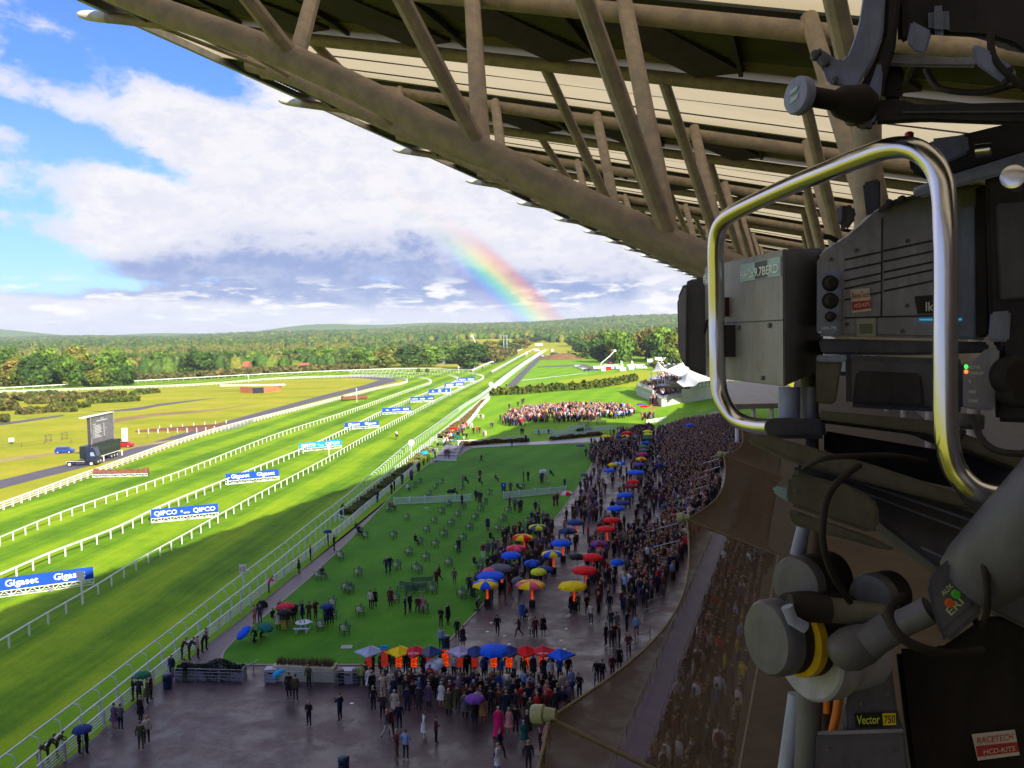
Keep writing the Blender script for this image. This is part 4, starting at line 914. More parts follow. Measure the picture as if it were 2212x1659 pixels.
# brush fence (steeplechase jump)
def brush(p0, p1, label, h=1.25, w=1.5, kick=True):
    a, b2 = G(*p0), G(*p1); X = (b2 - a).normalized(); L = (b2 - a).length; Yb = Vector((-X.y, X.x, 0))
    t_ = thing('brush_fence', label, 'jump', a, 'brown brush fences')
    mb = MB(); rg = random.Random(3); mb.smooth = False; n_ = int(L / .35)
    prof = [(-.45, .35), (-.40, h * .8), (-.15, h), (.2, h * .96), (.45, h * .6), (.5, 0)]
    rows = []
    for i in range(n_ + 1):
        k = (1.25 if (i < 3 or i > n_ - 3) else 1.0); rows.append([a + X * L * i / n_ + Yb * (y + rg.uniform(-.07, .07)) + Vector((0, 0, max(.02, z * k + rg.uniform(-.09, .09)))) for y, z in prof])
    base = len(mb.v); m_ = len(prof)
    for r_ in rows: mb.v += r_
    for i in range(n_):
        for j in range(m_ - 1): mb.face((base + i * m_ + j, base + (i + 1) * m_ + j, base + (i + 1) * m_ + j + 1, base + i * m_ + j + 1))
    mb.face([base + j for j in range(m_)]); mb.face([base + n_ * m_ + j for j in range(m_)][::-1])
    for i in range(int(L * 14)):
        p = a + X * L * rg.random() + Yb * rg.uniform(-.35, .3) + Vector((0, 0, h * .95)); mb.beam(p, p + Vector((rg.uniform(-.08, .08), rg.uniform(-.08, .08), .22)), .04, .04)
    mb.build('brush', mat('birch_brush', (.23, .085, .045), .95, scale=3.0, bump_=.6, var=.25), t_)
    if kick:
        mb = MB(); nb_ = 6
        for i in range(nb_ + 1):
            p = a - Yb * .62 + X * L * i / nb_; mb.beam(p, p + Vector((0, 0, .5)), .08, .08, Vector((1, 0, 0)))
            if i < nb_: q = a - Yb * .62 + X * L * (i + 1) / nb_; mb.beam(p + Vector((0, 0, .05)), (p + q) / 2 + Vector((0, 0, .45)), .06, .06); mb.beam((p + q) / 2 + Vector((0, 0, .45)), q + Vector((0, 0, .05)), .06, .06)
        mb.beam(a - Yb * .62 + Vector((0, 0, .5)), a - Yb * .62 + X * L + Vector((0, 0, .5)), .08, .08); mb.beam(a - Yb * .62 + Vector((0, 0, .06)), a - Yb * .62 + X * L + Vector((0, 0, .06)), .08, .08)
        mb.build('take_off_frame', white, t_)
brush((203, 1030), (321, 1027), 'long reddish brush fence beside the service road, below the screen')
brush((738, 866), (793, 862), 'smaller red brush fence near the rail bend', h=1.6, kick=False)
# long dark water jump / fenced strip in the infield
fs = thing('stacked_fencing', 'long strip of dark stacked brush with white stakes in the infield', 'fencing', G(420, 934))
mb = MB(); mb.prism([G(292, 934), G(430, 930), G(480, 925), G(520, 918), G(490, 918), G(430, 922), G(330, 930)], Vector((0, 0, .5))); mb.build('brush', mat('birch_brush', (.23, .085, .045), .95), fs)
for p, d in along([G(300, 937), G(430, 934), G(488, 928)], 2.6) + along([G(345, 929), G(430, 922), G(490, 917)], 3.2):
    mb = MB(); mb.beam(p, p + Vector((0, 0, 1.3)), .16, .16, Vector((1, 0, 0))); mb.build('stake', white, fs)
rail('metal_barriers', 'grey metal crowd barriers laid along the infield strip', [(478, 926), (510, 918), (545, 905)], 1.2, 1.5, .08, .08, M=greyw, lower=(.25, .5, .75, 1.0), group='barriers in the infield')
rail('field_fence', 'thin dark wire fence crossing the infield', [(-20, 962), (60, 955), (100, 950), (240, 943), (300, 939), (420, 932)], 1.1, 6.0, .05, .05, M=mat('dark_wire', (.10, .08, .05), .8), lower=(.4, .8), group='barriers in the infield', cat='fence', postkey='wf')
for x, y, lab in ((102, 951, 'dark metal field gate, left one'), (137, 947, 'dark metal field gate nearest the screen')):
    rail('field_gate', lab, [(x - 7, y - 11), (x + 9, y - 13)], 1.9, 1.4, .1, .1, inter=1, M=mat('dark_wire', (.10, .08, .05), .8), lower=(.4, .8, 1.2, 1.6), group='field gates', cat='gate', postkey='gt')
g = G(25, 960); bx = thing('white_box', 'small white instrument box on a stump at the left edge', 'box', g); mb = MB(); mb.box(g + Vector((0, 0, 1.2)), (1.0, .8, .9)); mb.build('housing', white, bx); mb = MB(); mb.tube([g, g + Vector((0, 0, .8))], .2, 8); mb.build('stump', mat('dark_wire', (.10, .08, .05), .8), bx)

# ---------------------------------------------------------------- big screen on its trailer, tractor unit, cars
navy = mat('navy_paint', (.012, .018, .05), .25, coat=.5, var=.05); blackm = mat('black_vinyl', (.014, .022, .030), .3, var=.1); tyre = mat('tyre', (.02, .02, .02), .8); hubm = mat('hub', (.75, .75, .72), .4, metal=.3)
glass = mat('vehicle_glass', (.03, .045, .08), .08); chassis = mat('chassis', (.035, .035, .05), .5)
a = G(205, 1002); b2 = G(260, 984); X = (b2 - a); X.z = 0; X.normalize(); Yb = Vector((-X.y, X.x, 0)); Z = Vector((0, 0, 1))
sc = thing('screen_trailer', 'tall dark video screen raised on a black articulated trailer in the infield', 'big screen', a)
Lt = 12.6; o_ = a - X * .3
def bx_(mb, o, x0, x1, y0, y1, z0, z1): mb.prism([o + X * x0 + Yb * y0 + Z * z0, o + X * x1 + Yb * y0 + Z * z0, o + X * x1 + Yb * y1 + Z * z0, o + X * x0 + Yb * y1 + Z * z0], Z * (z1 - z0))
mb = MB(); bx_(mb, o_, -1.0, Lt, 0, 2.5, 1.3, 3.9); mb.build('trailer_body', blackm, sc, bevel=.04)
mb = MB(); bx_(mb, o_, 0, Lt - .2, -.06, .0, 1.15, 1.3); bx_(mb, o_, 3.6, 3.8, -.4, -.2, .05, 1.2); bx_(mb, o_, Lt - .4, Lt - .2, -.5, -.3, .05, 1.2); mb.build('side_rave', white, sc)
mb = MB(); bx_(mb, o_, .3, Lt - .3, .3, 2.2, .85, 1.3); mb.build('chassis', chassis, sc)
for i in range(3):
    for y_ in (0.1, 2.4): mb = MB(); mb.lathe(o_ + X * (8.0 + i * 1.35) + Yb * (y_ - .15) + Z * .5, Yb, [(0, .42), (.03, .5), (.27, .5), (.3, .42)], 16); w_ = mb.build('wheel', tyre, sc); mb = MB(); mb.lathe(o_ + X * (8.0 + i * 1.35) + Yb * (y_ - .19) + Z * .5, Yb, [(0, .2), (.02, .26), (.35, .26)], 12); mb.build('hub', hubm, w_)
for i in range(6): mb = MB(); bx_(mb, o_, 2.0 + i * 1.6, 2.8 + i * 1.6, -.012, .0, 2.5, 3.3); mb.build('side_mark', mat('faded_mark', (.045, .06, .07), .4), sc)
so = o_ + X * 1.4 + Yb * 1.1; SW, SH, sz = 10.8, 6.1, 3.75
mb = MB(); bx_(mb, so, 0, SW, 0, .7, sz, sz + SH); mb.build('screen_case', mat('screen_case', (.05, .05, .055), .6), sc)
mb = MB(); bx_(mb, so, .35, SW - .35, -.03, .0, sz + .3, sz + SH - .3); mb.build('screen', mat('screen_face', (.16, .145, .165), .5, scale=.8, emit=((.16, .14, .17), .10)), sc)
mb = MB(); bx_(mb, so, 0.0, .33, -.04, .0, sz + .1, sz + SH - .1); bx_(mb, so, SW - .33, SW, -.04, .0, sz + .1, sz + SH - .1); mb.build('edge_trim', mat('pale_trim', (.35, .33, .30), .5, var=.3, scale=1.2), sc)
mb = MB(); bx_(mb, so, -2.2, SW + .1, -.1, 1.3, sz + SH, sz + SH + .15); mb.build('canopy', white, sc)
rows_ = MB(); rg = random.Random(5)
def bar(x0, x1, z, h): bx_(rows_, so, x0, x1, -.045, -.031, z, z + h)
bar(4.6, 6.0, sz + 5.3, .11); bar(2.6, 7.6, sz + 4.9, .14); bar(1.0, 2.4, sz + 4.35, .09)
for i in range(9):
    z = sz + 3.95 - i * .31; bar(1.0, 1.2, z, .11); bar(1.6, 1.6 + rg.uniform(1.6, 3.4), z, .12); bar(5.8, 6.15, z + .06, .15)
bar(6.8, 7.1, sz + 3.1, .13)
rows_.build('caption_bars', mat('caption_white', (.62, .60, .62), .5, var=0, emit=((.6, .6, .62), .12)), sc)
# tractor unit, cab facing right
a = G(140, 1009); tr = thing('tractor_unit', 'dark navy lorry cab parked in front of the screen trailer', 'lorry', a); o_ = a + X * 0
X2 = (G(196, 1007) - a); X2.z = 0; X2.normalize(); Xs, Ys = X, Yb; X = X2; Yb = Vector((-X.y, X.x, 0))
mb = MB(); bx_(mb, o_, .2, 6.4, .55, 1.9, .65, 1.0); bx_(mb, o_, 2.2, 3.8, .1, .5, .5, 1.05); mb.build('chassis', chassis, tr)
mb = MB(); S0 = o_ + X * 4.1
prof = [(0, .95), (0, 3.55), (.35, 3.85), (1.7, 3.75), (2.1, 2.5), (2.35, 1.6), (2.35, .5), (1.9, .45), (1.8, .95)]
mb.prism([S0 + X * p + Z * q for p, q in prof], Yb * 2.45); cab = mb.build('cab', navy, tr, bevel=.04)
mb = MB(); mb.prism([S0 + X * 1.77 + Yb * .2 + Z * 3.45, S0 + X * 2.13 + Yb * .2 + Z * 2.35, S0 + X * 2.13 + Yb * 2.25 + Z * 2.35, S0 + X * 1.77 + Yb * 2.25 + Z * 3.45], X * .05); mb.build('windscreen', glass, cab)
mb = MB(); mb.prism([S0 + X * 1.0 + Z * 2.1, S0 + X * 1.9 + Z * 2.1, S0 + X * 1.6 + Z * 2.9, S0 + X * 1.0 + Z * 2.9], -Yb * .03); mb.build('side_window', mat('lit_glass', (.25, .32, .5), .1), cab)  # paler copy of the glass, light on the window put into its colour
mb = MB(); bx_(mb, S0, 2.33, 2.4, .2, .7, .75, 1.0); bx_(mb, S0, 2.33, 2.4, 1.75, 2.25, .75, 1.0); mb.build('headlight', white, cab)
mb = MB(); bx_(mb, S0, 2.34, 2.4, .3, 2.1, 1.15, 2.0); mb.build('grille', chassis, cab)
for px_ in (.9, 5.2):
    for y_ in (0.0, 2.1): mb = MB(); mb.lathe(o_ + X * px_ + Yb * y_ + Z * .5, Yb, [(0, .42), (.03, .5), (.3, .5), (.33, .42)], 16); w_ = mb.build('wheel', tyre, tr); mb = MB(); mb.lathe(o_ + X * px_ + Yb * (y_ - .04) + Z * .5, Yb, [(0, .22), (.02, .3), (.4, .3)], 12); mb.build('hub', hubm, w_)
mb = MB(); mb.tube([o_ + X * .2 + Z * .9, o_ + X * .5 + Z * 1.12, o_ + X * 1.3 + Z * 1.12, o_ + X * 3.9 + Z * 1.05], .06, 6); mb.build('wing_line', hubm, tr)
X, Yb = Xs, Ys
# cars and vans
PAINT = {'blue': (.01, .05, .36), 'red': (.5, .01, .01), 'white': (.8, .8, .8), 'silver': (.42, .44, .47), 'black': (.02, .02, .025), 'grey': (.16, .17, .19)}
CP = {k: mat('car_paint_' + k, v, .22, metal=.15, coat=.6, var=.02) for k, v in PAINT.items()}
def vehicle(name, label, g, ang, col, kind='car', cat='car', group='vehicles beyond the lawns', s=1.0):
    t_ = thing(name, label, cat, g, group, rz=ang); 
    if kind == 'car': prof = [(-2.05, .35), (-2.1, .75), (-1.9, 1.02), (-1.45, 1.08), (-.95, 1.46), (.55, 1.48), (1.15, 1.02), (1.9, .88), (2.1, .6), (2.05, .3)]; W_ = 1.75; L_ = 1.3
    elif kind == 'hatch': prof = [(-1.9, .35), (-2.0, .8), (-1.75, 1.1), (-1.5, 1.52), (.3, 1.54), (1.05, 1.08), (1.8, .92), (2.0, .6), (1.95, .3)]; W_ = 1.75; L_ = 1.25
    else: prof = [(-2.9, .4), (-2.95, 2.3), (-2.8, 2.5), (1.4, 2.5), (2.2, 1.5), (2.8, 1.2), (2.9, .6), (2.85, .35)]; W_ = 2.1; L_ = 1.9
    mb = MB(); mb.prism([Vector((x, -W_ / 2, z)) * s for x, z in prof], Vector((0, W_ * s, 0))); body = mb.build('body', CP[col], None, loc=(0, 0, 0), bevel=.05); body.parent = t_; ORG[body.name] = Vector()
    def sub(mb, nm, M, par=t_):
        o = mb.build(nm, M, None, loc=(0, 0, 0)); o.parent = par; ORG[o.name] = Vector(); return o
    for sy in (-1, 1):
        mb = MB()
        if kind == 'van': mb.prism([Vector((.6, sy * W_ / 2, 1.5)) * s, Vector((1.9, sy * W_ / 2, 1.5)) * s, Vector((1.35, sy * W_ / 2, 2.15)) * s, Vector((.6, sy * W_ / 2, 2.15)) * s], Vector((0, sy * .02, 0)))
        else: mb.prism([Vector((-1.35, sy * W_ / 2, 1.08)) * s, Vector((.95, sy * W_ / 2, 1.06)) * s, Vector((.48, sy * W_ / 2, 1.40)) * s, Vector((-1.0, sy * W_ / 2, 1.40)) * s], Vector((0, sy * .02, 0)))
        sub(mb, 'window', glass, body)
    mb = MB()
    if kind == 'van': mb.prism([Vector((1.48, -W_ * .42, 2.4)) * s, Vector((2.18, -W_ * .42, 1.56)) * s, Vector((2.18, W_ * .42, 1.56)) * s, Vector((1.48, W_ * .42, 2.4)) * s], Vector((.03, 0, .03)))
    else: mb.prism([Vector((.60, -W_ * .42, 1.45)) * s, Vector((1.12, -W_ * .42, 1.06)) * s, Vector((1.12, W_ * .42, 1.06)) * s, Vector((.60, W_ * .42, 1.45)) * s], Vector((.03, 0, .04)))
    sub(mb, 'windscreen', glass, body)
    for x_ in (-L_, L_):
        for sy in (-1, 1):
            mb = MB(); mb.lathe(Vector((x_, sy * (W_ / 2 - .2), .33)) * s, (0, sy, 0), [(0, .3 * s), (.02, .34 * s), (.2 * s, .34 * s), (.23 * s, .28 * s)], 12); w_ = sub(mb, 'wheel', tyre)
            mb = MB(); mb.lathe(Vector((x_, sy * (W_ / 2 + .02), .33)) * s, (0, sy, 0), [(0, .18 * s), (.025, .16 * s)], 10); sub(mb, 'hub', hubm, w_)
    return t_
vehicle('hatchback', 'bright blue hatchback parked left of the screen trailer', G(140, 979), R(8), 'blue', 'hatch', s=1.0)
vehicle('saloon_car', 'red saloon parked behind the trailer, right of the screen', G(269, 966), R(178), 'red', 'car', s=1.0)
g = G(270, 955); wb = thing('notice_board', 'white upright board behind the red car', 'board', g); mb = MB(); mb.box(g + Vector((0, 0, 1.9)), (1.4, .2, 3.4)); mb.build('board', white, wb); mb = MB(); mb.box(g + Vector((0, 0, .1)), (1.2, .8, .2)); mb.build('base', white, wb)
spots = [('white', 'van', 1330, 798, 0, 'white van behind the red stall'), ('silver', 'car', 1247, 793, 20, 'silver car first on the grey road end'), ('grey', 'car', 1254, 796, 20, 'grey car second on the grey road end'), ('silver', 'car', 1262, 799, 20, 'silver car third on the grey road end'), ('black', 'car', 1269, 802, 20, 'black car last on the grey road end'),
    ('white', 'van', 1375, 797, 5, 'white van right of the tall flags'), ('white', 'van', 1385, 797, 5, 'white van left of the dark bushes'), ('white', 'van', 1405, 784, 60, 'white van at the yard entrance'), ('black', 'car', 1408, 792, 80, 'dark car in the yard'), ('silver', 'car', 1172, 771, 90, 'silver car on the far grass, left'), ('silver', 'car', 1185, 770, 90, 'silver car on the far grass, middle'), ('blue', 'van', 1200, 768, 60, 'blue van on the far grass'),
    ('white', 'van', 1193, 760, 90, 'white van at the wood edge'), ('white', 'van', 1160, 759, 0, 'white van by the straight head'), ('white', 'van', 1440, 786, 30, 'white van in the back yard'), ('white', 'van', 1452, 788, 10, 'white van behind the marquee, right'), ('grey', 'car', 1444, 796, 20, 'grey car behind the marquee'), ('silver', 'car', 1455, 797, 20, 'silver car beside the marquee bush'), ('silver', 'car', 1432, 793, 20, 'silver car left behind the marquee')]
for col, kind, x, y, an, lab in spots: vehicle({'van': 'van', 'car': 'parked_car'}[kind], lab, G(x, y), R(an), col, kind, 'van' if kind == 'van' else 'car', s=1.25)
# stalls, flags, cherry pickers, masts and sheds far off
for x, y, w, h, c_, lab in ((1312, 799, 16, 3.2, 'red', 'red and white stall at the left end of the vans'), (1303, 801, 9, 2.6, 'white', 'small white stall beside the red one'), (1345, 801, 13, 2.2, 'white', 'low white tent between the flags'), (1360, 798, 10, 3, 'white', 'white tent left of the vans'), (1428, 787, 26, 5.0, 'white', 'long white caravan row behind the marquee'), (1104 - 40, 786, 6, 2, 'black', 'dark cabin beside the left rail')):
    g = G(x, y); t_ = thing('stall', lab, 'stall', g, 'stalls and tents beyond the lawns'); s_ = g.y / FPX * w
    mb = MB(); mb.box(g + Vector((0, 0, h * .35)), (s_, 4, h * .7)); mb.build('side', CP[c_], t_)
    mb = MB(); b_ = g + Vector((0, 0, h * .7)); mb.prism([b_ + Vector((-s_ * .52, -2.2, 0)), b_ + Vector((-s_ * .52, 2.2, 0)), b_ + Vector((-s_ * .52, 0, h * .35))], Vector((s_ * 1.04, 0, 0))); mb.build('roof', white, t_)
for x, y, lab in ((1341, 799, 'tall white sail flag, left of two'), (1364, 799, 'tall white sail flag, right of two')):
    g = G(x, y); t_ = thing('sail_flag', lab, 'flag', g, 'sail flags by the vans'); mb = MB(); mb.prism([g, g + Vector((1.5, 0, 0)), g + Vector((1.6, 0, 3.4)), g + Vector((.8, 0, 5.6)), g + Vector((0, 0, 6))], Vector((0, .15, 0))); mb.build('flag', CP['white'], t_); mb = MB(); mb.tube([g, g + Vector((0, 0, 6.2))], .12, 6); mb.build('pole', greyw, t_)
for x, y, ps, lab in ((1018, 796, [(0, 0), (0, 6), (5, 14), (1, 22)], 'white cherry picker arm raised beside the dark tree'), (1296, 797, [(0, 0), (1, 3), (6, 7), (10, 11)], 'white boom lift left of the red stall')):
    g = G(x, y); t_ = thing('boom_lift', lab, 'boom lift', g, 'boom lifts'); mb = MB(); mb.tube([g + Vector((p, 0, 1 + q)) for p, q in ps], .32, 6); mb.build('arm', white, t_)
    mb = MB(); mb.box(g + Vector((-1, 0, 1.2)), (7, 3, 1.6)); mb.build('base', white, t_); mb = MB(); mb.box(g + Vector((ps[-1][0], 0, 1 + ps[-1][1])), (1.6, 1.4, 1.4)); mb.build('basket', white, t_)
g = G(1077, 786); t_ = thing('lamp_mast', 'pair of slim grey masts in front of the wood', 'mast', G(1092, 771)); g = G(1092, 771)
for dx in (-1, 1): mb = MB(); mb.tube([g + Vector((dx * 1.6, 0, 0)), g + Vector((dx * 1.6, 0, 21))], .45, 6); mb.build('pole', greyw, t_)
mb = MB(); mb.box(g + Vector((0, 0, 21)), (5, .8, .8)); mb.build('crossbar', greyw, t_)
def shed(x, y, w, h, d, label, wm, rm, roofh=2.5, name='shed', win=3, cat='building'):
    g = G(x, y) if y > 760 else GD(x, 1700, 40); s_ = g.y / FPX * w; t_ = thing(name, label, cat, g)
    mb = MB(); mb.box(g + Vector((0, d / 2, h / 2)), (s_, d, h)); mb.build('wall', wm, t_)
    mb = MB(); b_ = g + Vector((0, d / 2, h)); mb.prism([b_ + Vector((-s_ * .53, -d * .55, 0)), b_ + Vector((-s_ * .53, d * .55, 0)), b_ + Vector((-s_ * .53, 0, roofh))], Vector((s_ * 1.06, 0, 0))); mb.build('roof', rm, t_)
    for i in range(win): mb = MB(); mb.box(g + Vector((s_ * ((i + .5) / win - .5), -.06, h * .5)), (s_ / win * .4, .12, h * .4)); mb.build('window', glass, t_)
dkwood = mat('dark_boards', (.03, .035, .045), .7); tile = mat('red_tile', (.42, .12, .06), .8)

shed(988, 785, 46, 6.5, 12, 'long dark timber barn beside the big dark tree', dkwood, dkwood); shed(938, 788, 44, 4.5, 10, 'low grey-roofed barn left of the dark barn', mat('grey_boards', (.18, .17, .16), .8), mat('grey_sheet', (.22, .22, .21), .6), 3.0)
shed(530, 806, 12, 4.5, 8, 'red roofed brick house among the field trees', mat('brick', (.34, .12, .07), .8), tile, 3.5, 'house'); shed(654, 802, 22, 3.0, 9, 'low red roofed farm building', mat('brick', (.34, .12, .07), .8), tile, 2.8, 'farm_building'); shed(475, 813, 6, 3, 6, 'tiny white walled cottage in the fields', white, tile, 2, 'cottage', 1)
g = Vector((0, 0, 0)); tw = GD(1383, 1150, 2); t_ = thing('white_tower', 'small white tower rising from the far woods', 'building', tw); mb = MB(); mb.box(tw + Vector((0, 0, 6)), (7, 7, 12)); mb.box(tw + Vector((-1, 0, 13)), (2.5, 2.5, 4)); mb.build('wall', white, t_); mb = MB(); mb.box(tw + Vector((0, -3.6, 9)), (1.4, .3, 3)); mb.build('window', glass, t_)
# far road ribbon between the trees, with cars painted red for the lights of queuing traffic
sheet('lane', [G(1310, 800), G(1330, 798), G(1323, 770), G(1318, 757), G(1314, 770)], .02, asphalt)
for x, y in ((1320, 792), (1318, 786), (1322, 781), (1319, 775)): vehicle('parked_car', f'small car queuing on the far lane, coloured red for its lights, {["nearest of the four","second of the four","third of the four","last of the four"][[792,786,781,775].index(y)]}', G(x, y), R(90), 'red', 'car')
# underpass bridge with orange brick walls in the infield
ub = thing('underpass', 'white parapet and brick wing walls of the underpass beneath the rails', 'bridge', G(540, 848)); brick = mat('orange_brick', (.50, .17, .06), .85, scale=.5)
for l in ([(519, 848), (546, 850)], [(570, 849), (606, 845)]): mb = MB(); a, b2 = G(*l[0]), G(*l[1]); mb.prism([a, b2, b2 + Vector((0, 0, 2.7)), a + Vector((0, 0, 2.7))], Vector((0, .8, 0))); mb.build('wing_wall', brick, ub)
mb = MB(); a, b2 = G(478, 846.5), G(618, 845); mb.beam(a + Vector((0, -1, 3.1)), b2 + Vector((0, -1, 3.1)), .6, .9); mb.build('parapet', mat('pale_parapet', (.62, .55, .46), .7, var=.15, scale=.3), ub)
mb = MB(); a, b2 = G(546, 850), G(570, 849); mb.prism([a, b2, b2 + Vector((0, 0, 2.6)), a + Vector((0, 0, 2.6))], Vector((0, .4, 0))); mb.build('opening', mat('tunnel_dark', (.02, .02, .03), .9), ub)  # near-black slab stands for the shade inside the tunnel
# ---------------------------------------------------------------- marquee pavilion on its terraces
pv = thing('marquee_pavilion', 'white marquee with peaked roofs on pale terraces above the shaded bank', 'pavilion', G(1431, 879))
plaster = mat('cream_render', (.56, .55, .46), .7, var=.06, scale=.3); canv = mat('marquee_canvas', (.88, .87, .84), .6, var=.02, trans=.2)
def wallseg(a, b2, h, th=.5, nm='wall', M=None, z0=0): 
    mb = MB(); a = Vector((a.x, a.y, z0)); b2 = Vector((b2.x, b2.y, z0)); n_ = (b2 - a).cross(Z).normalized(); mb.prism([a, b2, b2 + Z * h, a + Z * h], -n_ * th); return mb.build(nm, M or plaster, pv)
A_, B_, C_, D_, E_, F_ = G(1375, 853), G(1410, 868), G(1420, 873), G(1431, 879), G(1474, 870), G(1548, 858)
wallseg(A_, B_, 4.2); wallseg(C_, D_, 2.6); wallseg(D_, E_, 2.6); wallseg(E_, G(1492, 869), 4.8); wallseg(G(1492, 869), F_, 4.8)
deckM = mat('deck_floor', (.30, .25, .22), .7)
mb = MB(); mb.prism([A_ + Z * 2.9, B_ + Z * 2.9, G(1440, 850) + Z * 2.9, G(1420, 838) + Z * 2.9], Z * .3); mb.prism([C_ + Z * 2.2, D_ + Z * 2.2, E_ + Z * 2.2, G(1468, 858) + Z * 2.2], Z * .3)
mb.prism([G(1402, 842) + Z * 4.4, G(1474, 862) + Z * 4.4, F_ + Z * 4.4, G(1600, 840) + Z * 4.4, G(1440, 829) + Z * 4.4], Z * .3); mb.build('deck', deckM, pv)
# glazed panels below the eaves, and roofs
wz = 4.8; p0, p1 = G(1492, 869), F_
X_ = (p1 - p0).normalized(); Yn = X_.cross(Z) * 1.0
mb = MB(); mb.prism([p0 + Z * wz + X_ * .2, p1 + Z * wz, p1 + Z * (wz + 4.6), p0 + Z * (wz + 4.6) + X_ * .2], -Yn * .3); mb.build('panel_wall', mat('panel_white', (.62, .68, .74), .5, scale=.5), pv)
mb = MB()
for i in range(0, 8): 
    q = p0 + X_ * (i * (p1 - p0).length / 7); mb.beam(q + Z * wz + Yn * .05, q + Z * (wz + 4.6) + Yn * .05, .16, .16, X_)
for z in (0, 1.5, 3.0, 4.5): mb.beam(p0 + Z * (wz + z) + Yn * .05, p1 + Z * (wz + z) + Yn * .05, .1, .12)
mb.build('mullion', mat('mullion_blue', (.16, .20, .32), .5), pv)
def tent(corners, peak, nm='roof', sag=.35):
    mb = MB(); mb.smooth = True; n_ = len(corners); per = 6; lv = 7; ring = []
    for i in range(n_):
        for k in range(per): ring.append(corners[i].lerp(corners[(i + 1) % n_], k / per))
    b_ = len(mb.v); m_ = len(ring)
    for j in range(lv + 1):
        u = j / lv
        for p in ring:
            q = p.lerp(peak, u); q.z = p.z + (peak.z - p.z) * (u ** (1 + sag * 3)); mb.v.append(q)
    for j in range(lv):
        for i in range(m_): mb.face((b_ + j * m_ + i, b_ + j * m_ + (i + 1) % m_, b_ + (j + 1) * m_ + (i + 1) % m_, b_ + (j + 1) * m_ + i))
    for p in range(0, m_): mb.face((b_ + p, b_ + (p + 1) % m_, b_ + (p + 1) % m_)) if False else None
    mb.build(nm, canv, pv)
def GZ(x, y, dist):            # a point of the roof: under image column x at the given distance, at the height seen at row y
    d_ = ray(x, y); k = dist / d_.y; return Vector((d_.x * k, dist, HC + d_.z * k))
tent([GZ(1404, 803, 335), GZ(1436, 801, 325), GZ(1448, 797, 345), GZ(1416, 799, 355)], GZ(1421, 779, 340), sag=.5)
tent([GZ(1436, 801, 322), GZ(1478, 815, 308), GZ(1560, 812, 315), GZ(1570, 800, 350), GZ(1448, 797, 352)], GZ(1478, 783, 335), sag=.02)
tent([GZ(1461, 825, 300), GZ(1476, 836, 284), GZ(1500, 834, 280), GZ(1512, 824, 284), GZ(1535, 818, 290), GZ(1545, 806, 320), GZ(1490, 806, 322)], GZ(1484, 802, 303), sag=.35)
tent([GZ(1505, 826, 284), GZ(1570, 817, 286), GZ(1600, 800, 330), GZ(1500, 806, 325)], GZ(1535, 795, 310), sag=.15)
mb = MB()
for p in (GZ(1407, 803, 336), GZ(1420, 802, 331), GZ(1436, 801, 323), GZ(1478, 815, 309)): mb.tube([Vector((p.x, p.y, 4.4)), p], .14, 6)
mb.build('tent_pole', white, pv)
mb = MB(); mb.prism([GZ(1434, 803, 318), GZ(1478, 818, 303), GZ(1570, 816, 305), GZ(1570, 795, 345), GZ(1478, 783, 335), GZ(1448, 796, 345)], Z * .3); mb.build('main_roof', canv, pv)
mb = MB()
def railing(a, b2, z): 
    a = Vector((a.x, a.y, z)); b2 = Vector((b2.x, b2.y, z))
    for dz in (.3, .6, 1.1): mb.beam(a + Z * dz, b2 + Z * dz, .08, .08)
    for p, d in along([a, b2], 1.8, 0): mb.beam(p, p + Z * 1.1, .09, .09, Vector((1, 0, 0)))
railing(A_, B_, 4.2); railing(C_, D_, 2.6); railing(D_, E_, 2.6); railing(G(1402, 842), G(1474, 862), 4.7); railing(G(1440, 829), G(1402, 842), 4.7)
mb.build('balustrade', mat('steel_rail', (.42, .44, .46), .4, metal=.3), pv)
mb = MB(); s0, s1 = G(1412, 876), G(1424, 852)
for i in range(10): q = s0.lerp(s1, i / 10); mb.box(Vector((q.x, q.y, .15 + i * .22)), (2.6, 2.9, .3 + i * .44))
mb.build('stair', brick, pv)['kind'] = 'stuff'
sheet('steps_mat', [G(1401, 882), G(1418, 876), G(1424, 879), G(1405, 886)], .03, brick)
# ---------------------------------------------------------------- people
SKIN = mat('skin', (.50, .27, .19), .6, var=.08, scale=8)
CL = {'navy': (.014, .02, .055), 'black': (.012, .011, .014), 'charcoal': (.035, .032, .042), 'grey': (.12, .11, .13), 'brown': (.075, .035, .022), 'tan': (.38, .19, .07), 'maroon': (.11, .018, .03), 'red': (.55, .02, .02), 'magenta': (.75, .015, .16),
      'cream': (.58, .50, .42), 'white': (.72, .72, .75), 'pale blue': (.25, .38, .68), 'blue': (.03, .08, .35), 'olive': (.07, .07, .03), 'khaki': (.22, .17, .09), 'yellow': (.6, .45, .03), 'pink': (.62, .26, .28), 'teal': (.02, .12, .11), 'lime': (.30, .38, .10), 'mauve': (.14, .08, .16)}
CM = {k: mat('cloth_' + k.replace(' ', '_'), v, .8, var=.12, scale=6, spec=.2) for k, v in CL.items()}
HAIR = {'dark': mat('hair_dark', (.02, .014, .01), .7), 'brown': mat('hair_brown', (.07, .035, .015), .7), 'grey': mat('hair_grey', (.38, .36, .34), .7), 'fair': mat('hair_fair', (.42, .26, .10), .7)}
SHOE = mat('shoe_leather', (.014, .01, .01), .4)
